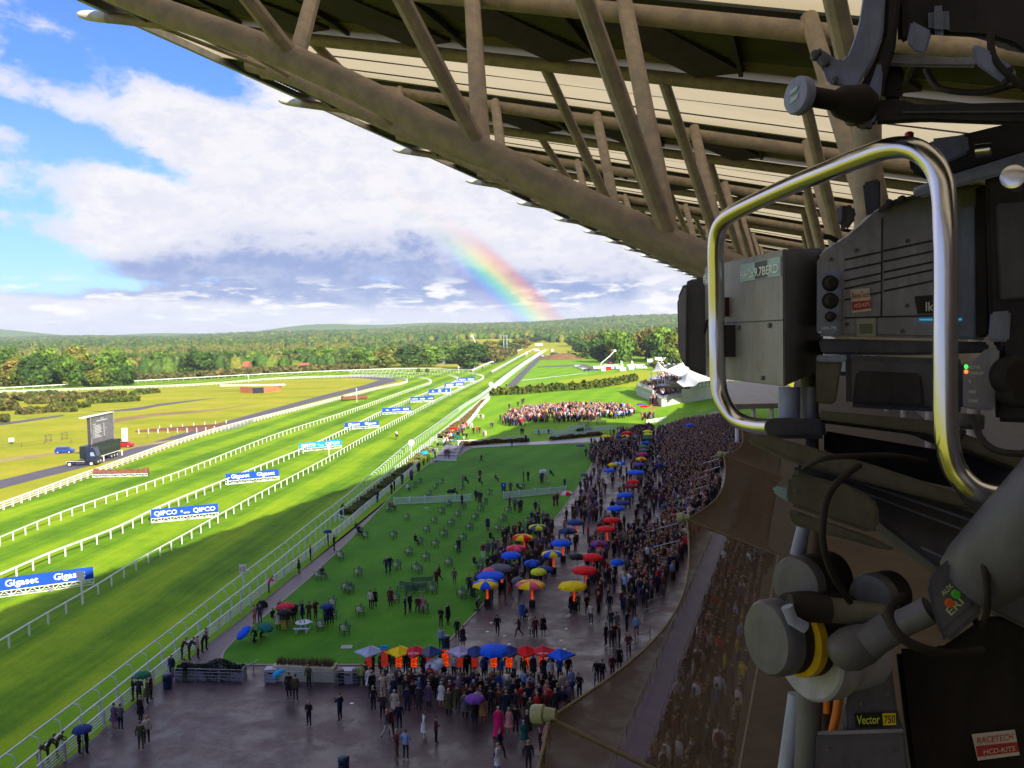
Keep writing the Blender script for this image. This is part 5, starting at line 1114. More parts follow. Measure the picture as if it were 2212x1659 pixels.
def figure(name, pose):
    """one continuous skinned body; joints in metres, feet at z = 0, facing -Y; material slots: coat, trousers, skin, hair, shoes"""
    J = {'pel': (0, 0, .95, .145), 'sp': (0, -.01, 1.12, .135), 'ch': (0, -.01, 1.32, .155), 'nk': (0, -.01, 1.47, .062), 'hd0': (0, -.015, 1.56, .078), 'hd': (0, -.02, 1.66, .098), 'hd2': (0, -.01, 1.72, .075),
         'sl': (.17, 0, 1.40, .075), 'el': (.25, .03, 1.14, .050), 'wl': (.26, -.06, .90, .034), 'fl': (.26, -.08, .80, .030), 'sr': (-.17, 0, 1.40, .075), 'er': (-.25, .03, 1.14, .050), 'wr': (-.26, -.06, .90, .034), 'fr': (-.26, -.08, .80, .030),
         'hl': (.09, 0, .88, .10), 'kl': (.10, -.02, .50, .066), 'al': (.11, .02, .10, .045), 'tl': (.12, -.14, .04, .036), 'hr': (-.09, 0, .88, .10), 'kr': (-.10, -.02, .50, .066), 'ar': (-.11, .02, .10, .045), 'tr': (-.12, -.14, .04, .036)}
    for k, v in pose.get('j', {}).items(): J[k] = tuple(v) + (J[k][3],) if len(v) == 3 else tuple(v)
    E_ = [('pel', 'sp'), ('sp', 'ch'), ('ch', 'nk'), ('nk', 'hd0'), ('hd0', 'hd'), ('hd', 'hd2'), ('ch', 'sl'), ('sl', 'el'), ('el', 'wl'), ('wl', 'fl'), ('ch', 'sr'), ('sr', 'er'), ('er', 'wr'), ('wr', 'fr'), ('pel', 'hl'), ('hl', 'kl'), ('kl', 'al'), ('al', 'tl'), ('pel', 'hr'), ('hr', 'kr'), ('kr', 'ar'), ('ar', 'tr')]
    ks = list(J); me = bpy.data.meshes.new('skel'); me.from_pydata([J[k][:3] for k in ks], [(ks.index(a), ks.index(b2)) for a, b2 in E_], [])
    o = bpy.data.objects.new('skel', me); COL.objects.link(o); md = o.modifiers.new('s', 'SKIN')
    sv = me.skin_vertices[0].data if me.skin_vertices else None
    if sv is None:
        bm = bmesh.new(); bm.from_mesh(me); bm.verts.layers.skin.verify(); bm.to_mesh(me); bm.free(); sv = me.skin_vertices[0].data
    for i, k in enumerate(ks):
        r_ = J[k][3]; sv[i].radius = (r_ * (1.15 if k in ('ch', 'sp', 'pel') else 1), r_ * (.8 if k in ('ch', 'sp', 'pel') else 1)); sv[i].use_root = (k == 'pel')
    md.use_smooth_shade = True; ss_ = o.modifiers.new('u', 'SUBSURF'); ss_.levels = 1; ss_.render_levels = 1
    dg = bpy.context.evaluated_depsgraph_get(); m2 = bpy.data.meshes.new_from_object(o.evaluated_get(dg)); bpy.data.objects.remove(o)
    m2.name = name; m2.materials.clear()
    if pose.get('skirt'):      # coat or dress skirt hanging from the waist, joined to the body
        z0, z1, r0, r1 = pose['skirt']; bm = bmesh.new(); bm.from_mesh(m2); rings = []; n = 14
        for j in range(5):
            u = j / 4; z = z0 + (z1 - z0) * u; r_ = r0 + (r1 - r0) * u
            rings.append([bm.verts.new((math.cos(6.2832 * i / n) * r_ * (1 + .05 * (i % 2) * u), math.sin(6.2832 * i / n) * r_ * .78, z)) for i in range(n)])
        for a, b2 in zip(rings, rings[1:]):
            for i in range(n): f = bm.faces.new((a[i], a[(i + 1) % n], b2[(i + 1) % n], b2[i])); f.smooth = True
        bm.faces.new(rings[-1][::-1]); bm.to_mesh(m2); bm.free()
    for m_ in (CM['navy'], CM['charcoal'], SKIN, HAIR['dark'], SHOE): m2.materials.append(m_)
    Jv = {k: Vector(v[:3]) for k, v in J.items()}; head = Jv['hd']; hemz = pose.get('hem', .86)
    for p in m2.polygons:
        c_ = p.center; s_ = 0
        dd = {k: (c_ - Jv[k]).length for k in ('fl', 'fr', 'tl', 'tr', 'al', 'ar', 'kl', 'kr', 'hd', 'hd0', 'hd2', 'nk', 'wl', 'wr', 'ch', 'el', 'er')}
        if min(dd['hd'], dd['hd0'], dd['hd2']) < .135 and c_.z > Jv['nk'].z: s_ = 3 if (c_.z > head.z + .035 or (c_.y > head.y + .015 and c_.z > head.z - .06)) else 2
        elif min(dd['fl'], dd['fr']) < .06: s_ = 2
        elif c_.z < .10 and not pose.get('sit'): s_ = 4
        elif min(dd['tl'], dd['tr']) < .12: s_ = 4
        elif pose.get('skirt') and abs(c_.x) < 1 and c_.z < pose['skirt'][1]: s_ = 2 if pose.get('bare') else 1
        elif pose.get('sit'): s_ = 1 if min(dd['kl'], dd['kr'], dd['al'], dd['ar']) < .30 and c_.z < .62 else 0
        elif c_.z < hemz and min(dd['wl'], dd['wr'], dd['el'], dd['er']) > .13: s_ = 1
        p.material_index = s_; p.use_smooth = True
    return m2
POSES = {
 'stand': figure('person', {}),
 'fold': figure('person', {'j': {'el': (.27, .0, 1.16), 'wl': (.08, -.22, 1.14), 'fl': (.0, -.24, 1.16), 'er': (-.27, .0, 1.16), 'wr': (-.08, -.23, 1.10), 'fr': (.02, -.25, 1.08)}}),
 'phone': figure('person', {'j': {'el': (.27, -.10, 1.20), 'wl': (.10, -.28, 1.40), 'fl': (.05, -.27, 1.49), 'er': (-.27, .02, 1.15), 'wr': (-.24, -.12, .94), 'fr': (-.22, -.18, .88), 'hd': (0, -.035, 1.65)}}),
 'walk': figure('person', {'j': {'kl': (.10, -.20, .53), 'al': (.10, -.26, .12), 'tl': (.10, -.42, .07), 'kr': (-.10, .08, .50), 'ar': (-.10, .34, .17), 'tr': (-.10, .24, .05), 'el': (.26, .14, 1.17), 'wl': (.24, .16, .92), 'fl': (.24, .13, .83), 'er': (-.26, -.08, 1.16), 'wr': (-.24, -.26, .98), 'fr': (-.23, -.31, .91)}}),
 'coat': figure('person', {'skirt': (1.05, .55, .19, .27), 'hem': .5}),
 'dress': figure('person', {'skirt': (1.10, .58, .155, .30), 'hem': .55, 'bare': True, 'j': {'ch': (0, -.01, 1.31, .135), 'sl': (.14, 0, 1.37, .06), 'sr': (-.14, 0, 1.37, .06), 'el': (.21, .02, 1.12, .042), 'wl': (.12, -.2, 1.06, .03), 'fl': (.04, -.24, 1.08, .028), 'er': (-.22, .03, 1.12, .042)}}),
 'long': figure('person', {'skirt': (1.25, .06, .19, .33), 'hem': .0}),
 'lean': figure('person', {'j': {'sp': (0, -.07, 1.10), 'ch': (0, -.20, 1.27), 'nk': (0, -.28, 1.40), 'hd0': (0, -.33, 1.47), 'hd': (0, -.38, 1.54), 'hd2': (0, -.40, 1.61), 'sl': (.17, -.22, 1.33), 'sr': (-.17, -.22, 1.33), 'el': (.26, -.36, 1.12), 'wl': (.12, -.52, 1.10), 'fl': (.04, -.56, 1.12), 'er': (-.26, -.36, 1.12), 'wr': (-.12, -.52, 1.10), 'fr': (-.04, -.56, 1.12)}}),
 'sit': figure('person', {'sit': True, 'j': {'pel': (0, .05, .55), 'sp': (0, .08, .72), 'ch': (0, .07, .92), 'nk': (0, .05, 1.07), 'hd0': (0, .03, 1.16), 'hd': (0, .01, 1.26), 'hd2': (0, .02, 1.32), 'sl': (.17, .06, 1.0), 'sr': (-.17, .06, 1.0), 'el': (.24, -.03, .78), 'wl': (.12, -.24, .68), 'fl': (.08, -.32, .66), 'er': (-.24, -.03, .78), 'wr': (-.12, -.24, .68), 'fr': (-.08, -.32, .66), 'hl': (.10, .02, .52), 'hr': (-.10, .02, .52), 'kl': (.12, -.40, .50), 'kr': (-.12, -.40, .50), 'al': (.12, -.44, .10), 'ar': (-.12, -.42, .10), 'tl': (.13, -.58, .05), 'tr': (-.13, -.56, .05)}}),
 'kneel': figure('person', {'j': {'pel': (0, .05, .62), 'sp': (0, -.02, .78), 'ch': (0, -.12, .95), 'nk': (0, -.2, 1.08), 'hd0': (0, -.23, 1.16), 'hd': (0, -.27, 1.24), 'hd2': (0, -.28, 1.31), 'sl': (.17, -.13, 1.02), 'sr': (-.17, -.13, 1.02), 'el': (.24, -.25, .80), 'wl': (.14, -.42, .66), 'fl': (.1, -.48, .6), 'er': (-.24, -.25, .80), 'wr': (-.14, -.42, .66), 'fr': (-.1, -.48, .6), 'hl': (.1, .02, .56), 'hr': (-.1, .02, .56), 'kl': (.12, -.25, .52), 'kr': (-.12, -.20, .10), 'al': (.12, -.12, .10), 'ar': (-.12, .25, .08), 'tl': (.13, -.28, .04), 'tr': (-.13, .3, .05)}}),
}
PCOUNT = [0]
def person(x, y, coat, leg, label, pose='stand', az=None, hair='dark', group=None, g=None, s=None, z=0.0, note=None):
    g = g or G(x, y, z); o = bpy.data.objects.new('person', POSES[pose]); COL.objects.link(o)
    g.z = z + (.041 if z == 0 else 0); o.location = g
    for i, m_ in enumerate((CM[coat], CM[leg], SKIN, HAIR[hair], SHOE)):
        o.material_slots[i].link = 'OBJECT'; o.material_slots[i].material = m_
    o.rotation_euler = (0, 0, R(az if az is not None else RNG.uniform(0, 360))); k = (s or RNG.uniform(.95, 1.06)) * 1.12; o.scale = (k, k, k)
    tag(o, label, 'person', group or 'people on the wet apron and lawns'); PCOUNT[0] += 1; return o
# az: 0 faces the camera, 180 faces away, 90 faces right, -90 faces left (towards the course)
PP = [
 # bottom left along the fence
 (172, 1631, 'navy', 'black', 'person in navy coat under the dark umbrella, bottom left', 'stand', -130, 'dark'), (188, 1630, 'black', 'black', 'person in black suit sharing the dark umbrella, bottom left', 'stand', -130, 'dark'),
 (84, 1662, 'brown', 'charcoal', 'person in brown jacket leaning on the fence, lowest at left', 'lean', -120, 'grey'), (104, 1652, 'charcoal', 'charcoal', 'person in charcoal coat leaning on the fence, second from the bottom left', 'lean', -120, 'dark'), (124, 1640, 'olive', 'charcoal', 'person in olive jacket leaning on the fence, third from the bottom left', 'lean', -120, 'brown'),
 (247, 1577, 'mauve', 'white', 'person in mauve coat and white skirt at the fence', 'dress', -160, 'dark'), (261, 1578, 'grey', 'navy', 'person in grey jacket and blue jeans beside the white skirt', 'fold', -170, 'brown'),
 (305, 1622, 'olive', 'olive', 'person in dark olive coat beside the cream top', 'stand', 170, 'brown'), (318, 1609, 'cream', 'charcoal', 'person in cream top standing behind the olive coat', 'stand', 150, 'fair'),
 (304, 1560, 'black', 'black', 'person in black coat with shoulder bag, below the suited group', 'coat', -150, 'fair'), (288, 1516, 'navy', 'navy', 'person in navy suit at the left of the fenceside group', 'stand', 60, 'dark'), (301, 1521, 'charcoal', 'black', 'person in charcoal suit in the middle of the fenceside group', 'fold', 180, 'dark'), (319, 1523, 'olive', 'black', 'person in green waxed coat at the right of the fenceside group', 'coat', -120, 'dark'), (327, 1513, 'maroon', 'black', 'person in maroon jacket behind the fenceside group', 'stand', -100, 'dark'),
 (372, 1468, 'navy', 'navy', 'person in navy suit and white shirt by the blue bin', 'stand', 20, 'fair'), (400, 1476, 'black', 'olive', 'person in black jacket in front of the left planter', 'fold', 200, 'brown'),
 (393, 1428, 'maroon', 'charcoal', 'person in maroon coat behind the planter', 'lean', -120, 'dark'), (409, 1427, 'charcoal', 'brown', 'person in charcoal coat behind the planter', 'lean', -120, 'brown'), (428, 1424, 'pink', 'black', 'person in pinkish coat at the fence above the planter', 'stand', -120, 'dark'), (446, 1405, 'maroon', 'navy', 'person in dark red coat and navy trousers at the fence', 'stand', -120, 'dark'), (437, 1412, 'navy', 'black', 'person in navy coat squeezed against the fence', 'lean', -120, 'dark'),
 (581, 1281, 'magenta', 'charcoal', 'person in bright pink coat leaning on the fence', 'lean', -110, 'brown'), (646, 1240, 'charcoal', 'black', 'person in charcoal coat alone by the fence', 'coat', -110, 'grey'), (671, 1212, 'black', 'black', 'person in black suit walking on the brick path', 'stand', -100, 'dark'),
 (709, 1181, 'navy', 'navy', 'person in navy coat under the small dark umbrella on the path', 'stand', -100, 'dark'), (722, 1190, 'black', 'charcoal', 'person in black coat holding something up on the path', 'phone', -90, 'dark'), (737, 1112, 'black', 'black', 'person in black at the crossing barrier', 'lean', -90, 'dark'),
 # lawn group, lower left
 (550, 1349, 'pink', 'tan', 'person in pale top and tan trousers on the path edge', 'fold', 120, 'brown'), (562, 1349, 'charcoal', 'charcoal', 'person in dark suit and white shirt on the path edge', 'stand', 0, 'dark'),
 (553, 1388, 'navy', 'black', 'person crouching under the blue umbrella on the lawn corner', 'kneel', 40, 'dark'), (568, 1380, 'teal', 'charcoal', 'person crouching under the teal umbrella on the lawn corner', 'kneel', 60, 'dark'),
 (602, 1362, 'cream', 'maroon', 'person in cream coat beside the crimson umbrella', 'coat', 160, 'dark'), (614, 1364, 'charcoal', 'yellow', 'person in yellow trousers under the black umbrella', 'stand', 180, 'dark'), (624, 1362, 'brown', 'tan', 'person in brown jacket and tan trousers under the black umbrella', 'stand', 170, 'brown'), (590, 1346, 'black', 'olive', 'person in black coat sitting on the grass by the cream coat', 'sit', -60, 'dark'), (606, 1338, 'navy', 'black', 'person in dark cap behind the crimson umbrella', 'stand', 0, 'dark'),
 (636, 1346, 'charcoal', 'charcoal', 'person in dark suit between the umbrellas and the white table', 'stand', 20, 'dark'), (654, 1342, 'navy', 'navy', 'person in navy coat behind the white picnic table', 'coat', 90, 'dark'), (668, 1346, 'brown', 'brown', 'person in brown tweed jacket behind the white picnic table', 'fold', 180, 'brown'), (682, 1339, 'maroon', 'charcoal', 'person in maroon jacket right of the white picnic table', 'phone', -60, 'dark'),
 (706, 1354, 'navy', 'black', 'person in navy coat under the navy umbrella by the bench', 'coat', 170, 'dark'), (717, 1350, 'charcoal', 'black', 'person in charcoal jacket beside the navy umbrella', 'stand', 180, 'brown'),
 # lawn walkers
 (835, 1240, 'charcoal', 'navy', 'person in charcoal jacket walking across the lawn in a pair', 'walk', 20, 'grey'), (843, 1239, 'navy', 'navy', 'person in navy jacket walking across the lawn in a pair', 'walk', 20, 'dark'), (943, 1268, 'maroon', 'brown', 'person in brown suit standing mid lawn', 'stand', -20, 'brown'), (949, 1257, 'black', 'black', 'person in black striding behind the brown suit on the lawn', 'walk', 90, 'dark'),
 (982, 1265, 'grey', 'grey', 'person in grey coat alone on the lawn', 'stand', 180, 'brown'), (991, 1197, 'charcoal', 'charcoal', 'person in dark waistcoat beside a bench', 'stand', 160, 'brown'), (1054, 1148, 'navy', 'charcoal', 'person in dark coat alone in the middle of the lawn', 'coat', 20, 'dark'), (1044, 1208, 'maroon', 'white', 'person in maroon coat and white trousers on the lawn', 'stand', 180, 'grey'), (1054, 1203, 'mauve', 'charcoal', 'person in mauve coat beside the white trousers', 'coat', 180, 'brown'),
 (801, 1317, 'cream', 'charcoal', 'person in cream coat standing by a bench at left of the lawn', 'stand', 200, 'brown'), (810, 1313, 'black', 'black', 'person in black behind the cream coat on the lawn', 'coat', 180, 'dark'), (844, 1313, 'maroon', 'black', 'person in dark red coat by a bench', 'coat', 180, 'dark'), (876, 1329, 'navy', 'maroon', 'person in navy jacket talking near the bench cluster', 'fold', 90, 'dark'), (886, 1325, 'navy', 'navy', 'person in navy suit talking near the bench cluster', 'stand', -60, 'dark'), (903, 1322, 'brown', 'charcoal', 'person in brown dress sitting below the bench cluster', 'sit', 0, 'brown'), (912, 1318, 'pink', 'pink', 'person in pink sitting beside the brown dress', 'sit', 10, 'fair'),
 (953, 1356, 'black', 'charcoal', 'person in black jacket on the lawn near the bin', 'fold', 20, 'dark'), (968, 1349, 'black', 'black', 'person in long black coat on the lawn near the bin', 'coat', -60, 'grey'), (988, 1381, 'black', 'black', 'person in dark coat on the lawn kerb', 'stand', 20, 'grey'), (1000, 1401, 'charcoal', 'black', 'person in black dress carrying a tray on the apron', 'dress', -30, 'dark'), (953, 1403, 'pale blue', 'navy', 'person in pale blue shirt and dark waistcoat beside the lawn bin', 'stand', 20, 'dark'),
 (1014, 1283, 'charcoal', 'charcoal', 'person in charcoal coat at the lawn edge, left of two', 'stand', 0, 'dark'), (1023, 1284, 'black', 'navy', 'person in black coat at the lawn edge, right of two', 'coat', 0, 'dark'), (1061, 1231, 'navy', 'black', 'person in dark coat at the lawn edge behind the grey umbrella', 'stand', 30, 'dark'),
 (1030, 1320, 'grey', 'black', 'person in pale grey top bending at the lawn corner', 'kneel', -90, 'grey'),
 # central apron
 (1075, 1375, 'black', 'navy', 'person in black jacket and blue jeans walking away on the apron', 'walk', 180, 'dark'), (1121, 1378, 'charcoal', 'maroon', 'person in dark jacket striding right on the open apron', 'walk', 90, 'dark'), (1148, 1373, 'cream', 'grey', 'person in pale fringed coat on the open apron', 'coat', -30, 'fair'), (1157, 1381, 'maroon', 'black', 'person in maroon jacket beside the pale fringed coat', 'stand', 160, 'dark'), (1174, 1376, 'black', 'black', 'person in black dress on the open apron', 'dress', 0, 'dark'),
 (1101, 1299, 'red', 'khaki', 'person in red jumper and khaki trousers walking right', 'walk', 110, 'dark'), (1128, 1343, 'blue', 'navy', 'person in blue suit on the apron', 'coat', 0, 'brown'), (1137, 1336, 'pale blue', 'navy', 'person in pale blue jacket bending beside the blue suit', 'kneel', 60, 'dark'), (1233, 1327, 'black', 'charcoal', 'person in black below the yellow umbrella', 'coat', -60, 'dark'), (1249, 1324, 'olive', 'black', 'person in dark jacket below the yellow umbrella', 'stand', 0, 'dark'),
 (1268, 1327, 'black', 'black', 'person in black coat reading a paper by the yellow umbrella', 'fold', -30, 'grey'), (1277, 1349, 'cream', 'charcoal', 'person in cream shirt standing alone on the apron', 'stand', 30, 'grey'), (1240, 1310, 'red', 'black', 'person in red jacket beside the yellow umbrella pole', 'stand', 0, 'dark'),
 (1309, 1396, 'black', 'charcoal', 'person in black coat at the left of the apron foursome', 'stand', 120, 'dark'), (1321, 1402, 'charcoal', 'charcoal', 'person in charcoal suit in the apron foursome, nearest', 'stand', 180, 'brown'), (1328, 1392, 'maroon', 'charcoal', 'person in maroon jacket behind the apron foursome', 'fold', -30, 'brown'), (1338, 1397, 'brown', 'charcoal', 'person in brown jacket at the right of the apron foursome', 'stand', -90, 'brown'),
 (1354, 1366, 'navy', 'navy', 'person in navy jacket taking a photo on the apron', 'phone', -60, 'dark'), (1375, 1377, 'pale blue', 'maroon', 'person in pale blue shirt seen from behind by the terrace rail', 'stand', 180, 'brown'), (1332, 1370, 'grey', 'grey', 'person in grey suit walking away on the apron', 'stand', 180, 'brown'), (1320, 1362, 'charcoal', 'charcoal', 'person in charcoal coat ahead of the grey suit', 'stand', 180, 'dark'), (1358, 1420, 'maroon', 'maroon', 'person in maroon waistcoat and white sleeves by the rail', 'fold', 0, 'grey'), (1338, 1446, 'black', 'black', 'person in long black coat at the terrace edge', 'coat', 180, 'dark'),
 (1289, 1477, 'black', 'black', 'person in black suit at the left of the pair near the net', 'stand', 20, 'grey'), (1301, 1479, 'black', 'black', 'person in black suit at the right of the pair near the net', 'stand', -150, 'brown'), (1323, 1466, 'maroon', 'charcoal', 'person in dark red suit half hidden by the net edge', 'stand', -20, 'fair'),
 # foreground apron
 (625, 1508, 'black', 'black', 'person in black under the bright cyan umbrella', 'coat', 180, 'dark'), (639, 1516, 'olive', 'charcoal', 'person in dark olive coat beside the cyan umbrella', 'stand', 180, 'dark'), (668, 1490, 'olive', 'charcoal', 'person in olive jacket in front of the cream planter', 'phone', 20, 'brown'), (668, 1570, 'black', 'black', 'person in black suit walking towards the camera, alone', 'fold', 20, 'fair'), (735, 1559, 'navy', 'navy', 'person in navy jacket and jeans looking at a phone, alone', 'phone', 120, 'brown'),
 (858, 1639, 'maroon', 'olive', 'person in dark red jacket with white hair, lower centre', 'fold', 60, 'grey'), (877, 1642, 'pale blue', 'charcoal', 'person in pale grey-blue jacket, lower centre', 'fold', 190, 'brown'), (836, 1596, 'grey', 'cream', 'person in grey jacket and cream trousers walking left', 'walk', -70, 'fair'), (846, 1588, 'maroon', 'black', 'person in maroon jacket behind the cream trousers', 'stand', 0, 'brown'), (863, 1577, 'navy', 'navy', 'person in navy coat seen from behind, below the queue', 'stand', 180, 'grey'),
 (917, 1600, 'white', 'cream', 'person in white dress with a black hat and backpack', 'coat', -100, 'dark'), (942, 1607, 'maroon', 'black', 'person in dark red jacket behind the white dress', 'fold', -110, 'dark'), (1077, 1591, 'magenta', 'magenta', 'person in long bright magenta gown', 'long', 180, 'grey'), (1100, 1590, 'pink', 'cream', 'person in pale pink dress right of the magenta gown', 'dress', 180, 'fair'), (1114, 1586, 'black', 'navy', 'person in black jacket right of the pale pink dress', 'stand', 180, 'dark'),
 (1132, 1617, 'teal', 'cream', 'person in dark teal jacket and pale skirt', 'dress', 170, 'grey'), (1140, 1600, 'charcoal', 'black', 'person in grey hat and dark dress near the net post', 'dress', 160, 'grey'), (1080, 1641, 'navy', 'navy', 'person in navy suit below the magenta gown', 'walk', -60, 'brown'), (1077, 1672, 'white', 'pale blue', 'person in white jacket at the bottom edge', 'coat', 120, 'fair'), (1142, 1668, 'charcoal', 'charcoal', 'person with white hair at the bottom edge near the net', 'stand', 0, 'grey'),
 (1174, 1655, 'charcoal', 'maroon', 'person in charcoal suit at the bottom beside the net edge', 'stand', 60, 'fair'), (1183, 1620, 'pink', 'pink', 'person in pale pink with a red bag beside the net', 'dress', 20, 'dark'), (1168, 1640, 'black', 'red', 'person in black and red near the net post', 'stand', 90, 'brown'),
 # the queue before the betting row
 (807, 1537, 'black', 'black', 'person in black coat at the left end of the queue', 'stand', 180, 'grey'), (827, 1556, 'charcoal', 'black', 'person in charcoal suit holding papers in the queue', 'fold', 180, 'fair'), (853, 1549, 'cream', 'charcoal', 'person in cream coat in the queue', 'coat', 180, 'grey'), (880, 1540, 'navy', 'navy', 'person in navy suit in the queue, fourth from left', 'stand', 180, 'dark'), (905, 1537, 'charcoal', 'charcoal', 'person in charcoal coat in the queue, fifth from left', 'coat', 180, 'brown'), (892, 1528, 'black', 'black', 'person in black jacket in the queue behind the navy suit', 'stand', 180, 'dark'),
 (954, 1530, 'white', 'white', 'person in white dress in the queue', 'dress', 180, 'grey'), (970, 1549, 'olive', 'black', 'person in dark olive coat with a white bag in the queue', 'coat', 180, 'grey'), (989, 1535, 'olive', 'olive', 'person in olive suit in the queue', 'stand', 180, 'brown'), (1005, 1554, 'grey', 'black', 'person in grey coat and black boots in the queue', 'coat', 180, 'brown'), (1026, 1567, 'black', 'black', 'person in black under the dark purple umbrella', 'coat', 180, 'dark'), (1042, 1565, 'tan', 'tan', 'person in tan coat beside the purple umbrella', 'coat', 180, 'fair'), (1060, 1545, 'charcoal', 'charcoal', 'person in charcoal behind the tan coat', 'stand', 180, 'dark'),
 (1077, 1532, 'maroon', 'black', 'person in dusty red jacket with bald head in the queue', 'fold', 30, 'fair'), (1093, 1537, 'grey', 'grey', 'person in grey suit in the queue, right of centre', 'fold', 160, 'dark'), (1128, 1535, 'red', 'black', 'person in red coat in the queue', 'coat', 180, 'dark'), (1140, 1537, 'navy', 'navy', 'person in navy suit right of the red coat', 'stand', 0, 'brown'), (1146, 1566, 'olive', 'olive', 'person in khaki-green jacket below the red coat', 'stand', 180, 'grey'), (1181, 1530, 'pink', 'pink', 'person in pink dress at the right of the queue', 'dress', 0, 'fair'), (1165, 1528, 'mauve', 'mauve', 'person in mauve coat at the right of the queue', 'stand', 180, 'brown'),
 (781, 1486, 'lime', 'charcoal', 'person in yellow-green top at the left end of the railing', 'stand', 180, 'fair'), (791, 1484, 'brown', 'brown', 'person in brown coat beside the yellow-green top', 'coat', 180, 'dark'), (799, 1497, 'white', 'grey', 'person in white jacket near the left end of the railing', 'coat', 160, 'fair'), (929, 1490, 'red', 'black', 'person in red jacket against the betting railing', 'stand', 180, 'dark'), (1234, 1500, 'pale blue', 'navy', 'person in pale blue hooded coat at the right end of the railing', 'coat', 150, 'fair'), (1252, 1512, 'black', 'charcoal', 'person in black with a red collar right of the pale blue hood', 'fold', 30, 'dark'), (1131, 1500, 'pale blue', 'charcoal', 'person in pale patterned shirt at the railing', 'stand', 30, 'brown'),
 # far figures
 (1040, 1000, 'black', 'black', 'person in black alone high on the shaded lawn', 'walk', 90, 'dark'), (1106, 966, 'navy', 'black', 'person in dark coat standing at the cross path', 'stand', 0, 'dark'), (992, 944, 'charcoal', 'black', 'person at the top of the ramp steps in charcoal', 'stand', 30, 'brown'),
 (1038, 872 + 36, 'charcoal', 'tan', 'person on the sunlit grass with a hand raised', 'phone', 0, 'brown'), (1044, 908, 'white', 'cream', 'person in white on the sunlit grass by the fence', 'stand', 0, 'fair'), (1081, 909, 'charcoal', 'charcoal', 'person in dark suit on the sunlit grass', 'stand', 40, 'dark'), (1016, 926, 'cream', 'white', 'person in cream in a sunlit pair', 'stand', 60, 'fair'), (1020, 926, 'white', 'cream', 'person in white in a sunlit pair', 'stand', -60, 'grey'),
 (1060, 926, 'grey', 'grey', 'person in grey in the middle sunlit pair', 'stand', 30, 'grey'), (1064, 926, 'charcoal', 'black', 'person in charcoal in the middle sunlit pair', 'stand', -30, 'dark'), (1023, 939, 'black', 'black', 'person in black left of the sunlit trio', 'stand', 0, 'dark'), (1031, 937, 'red', 'charcoal', 'person in red in the sunlit trio', 'stand', 0, 'dark'), (1036, 937, 'charcoal', 'black', 'person in charcoal in the sunlit trio', 'stand', 0, 'brown'), (1045, 944, 'pink', 'cream', 'person in pink on the sunlit grass near the shadow', 'dress', 0, 'fair'), (1049, 945, 'cream', 'cream', 'person in cream on the sunlit grass near the shadow', 'coat', 0, 'fair'), (988, 956, 'teal', 'black', 'person under the green umbrella by the steps', 'stand', 0, 'dark'), (1002, 951, 'charcoal', 'cream', 'person in charcoal on the sunlit grass, lower left', 'stand', 0, 'dark'), (1008, 950, 'black', 'black', 'person in black on the sunlit grass, lower left', 'stand', 0, 'dark'),
 (1164, 943, 'black', 'black', 'person in black walking in front of the short lattice sections', 'walk', -90, 'dark'), (1185, 938, 'blue', 'navy', 'person in blue bending by the lattice sections', 'kneel', 0, 'dark'), (1126, 940, 'navy', 'navy', 'person in navy on the shaded grass, left of two', 'stand', 0, 'dark'), (1130, 940, 'charcoal', 'navy', 'person in charcoal on the shaded grass, right of two', 'stand', 0, 'dark'),
 (1136, 956, 'black', 'black', 'person in black at the right end of the path lattice', 'stand', 30, 'dark'),
]
for q in PP: person(*q[:5], pose=q[5], az=-q[6] if len(q) > 6 else None, hair=q[7] if len(q) > 7 else 'dark')
# lone rider on the course
hx = thing('racehorse', 'lone dark horse cantering on the sunlit turf beside the hooped rail', 'horse', G(857, 950)); hx.rotation_euler = (0, 0, R(-94)); 
hm = bpy.data.meshes.new('hs'); HJ = {'b0': (-.75, 0, 1.25, .26), 'b1': (-.2, 0, 1.2, .27), 'b2': (.45, 0, 1.22, .28), 'n1': (.85, 0, 1.5, .16), 'n2': (1.15, 0, 1.78, .11), 'h1': (1.35, 0, 1.80, .10), 'h2': (1.62, 0, 1.58, .06), 't1': (-1.05, 0, 1.3, .06), 't2': (-1.3, 0, .9, .05)}
HE = [('b0', 'b1'), ('b1', 'b2'), ('b2', 'n1'), ('n1', 'n2'), ('n2', 'h1'), ('h1', 'h2'), ('b0', 't1'), ('t1', 't2')]
for nm, root, x, y, dx in (('fa', 'b2', .5, .14, .35), ('fb', 'b2', .5, -.14, -.12), ('ha', 'b0', -.8, .14, -.3), ('hb', 'b0', -.8, -.14, .25)):
    fr = nm[0] == 'f'; HJ[nm + '1'] = (x, y, .95, .12); HJ[nm + '2'] = (x + dx * .6 + (.06 if fr else -.14), y, .55, .06); HJ[nm + '3'] = (x + dx * .9, y, .22, .035); HJ[nm + '4'] = (x + dx + .05, y, .03, .05)
    HE += [(root, nm + '1'), (nm + '1', nm + '2'), (nm + '2', nm + '3'), (nm + '3', nm + '4')]
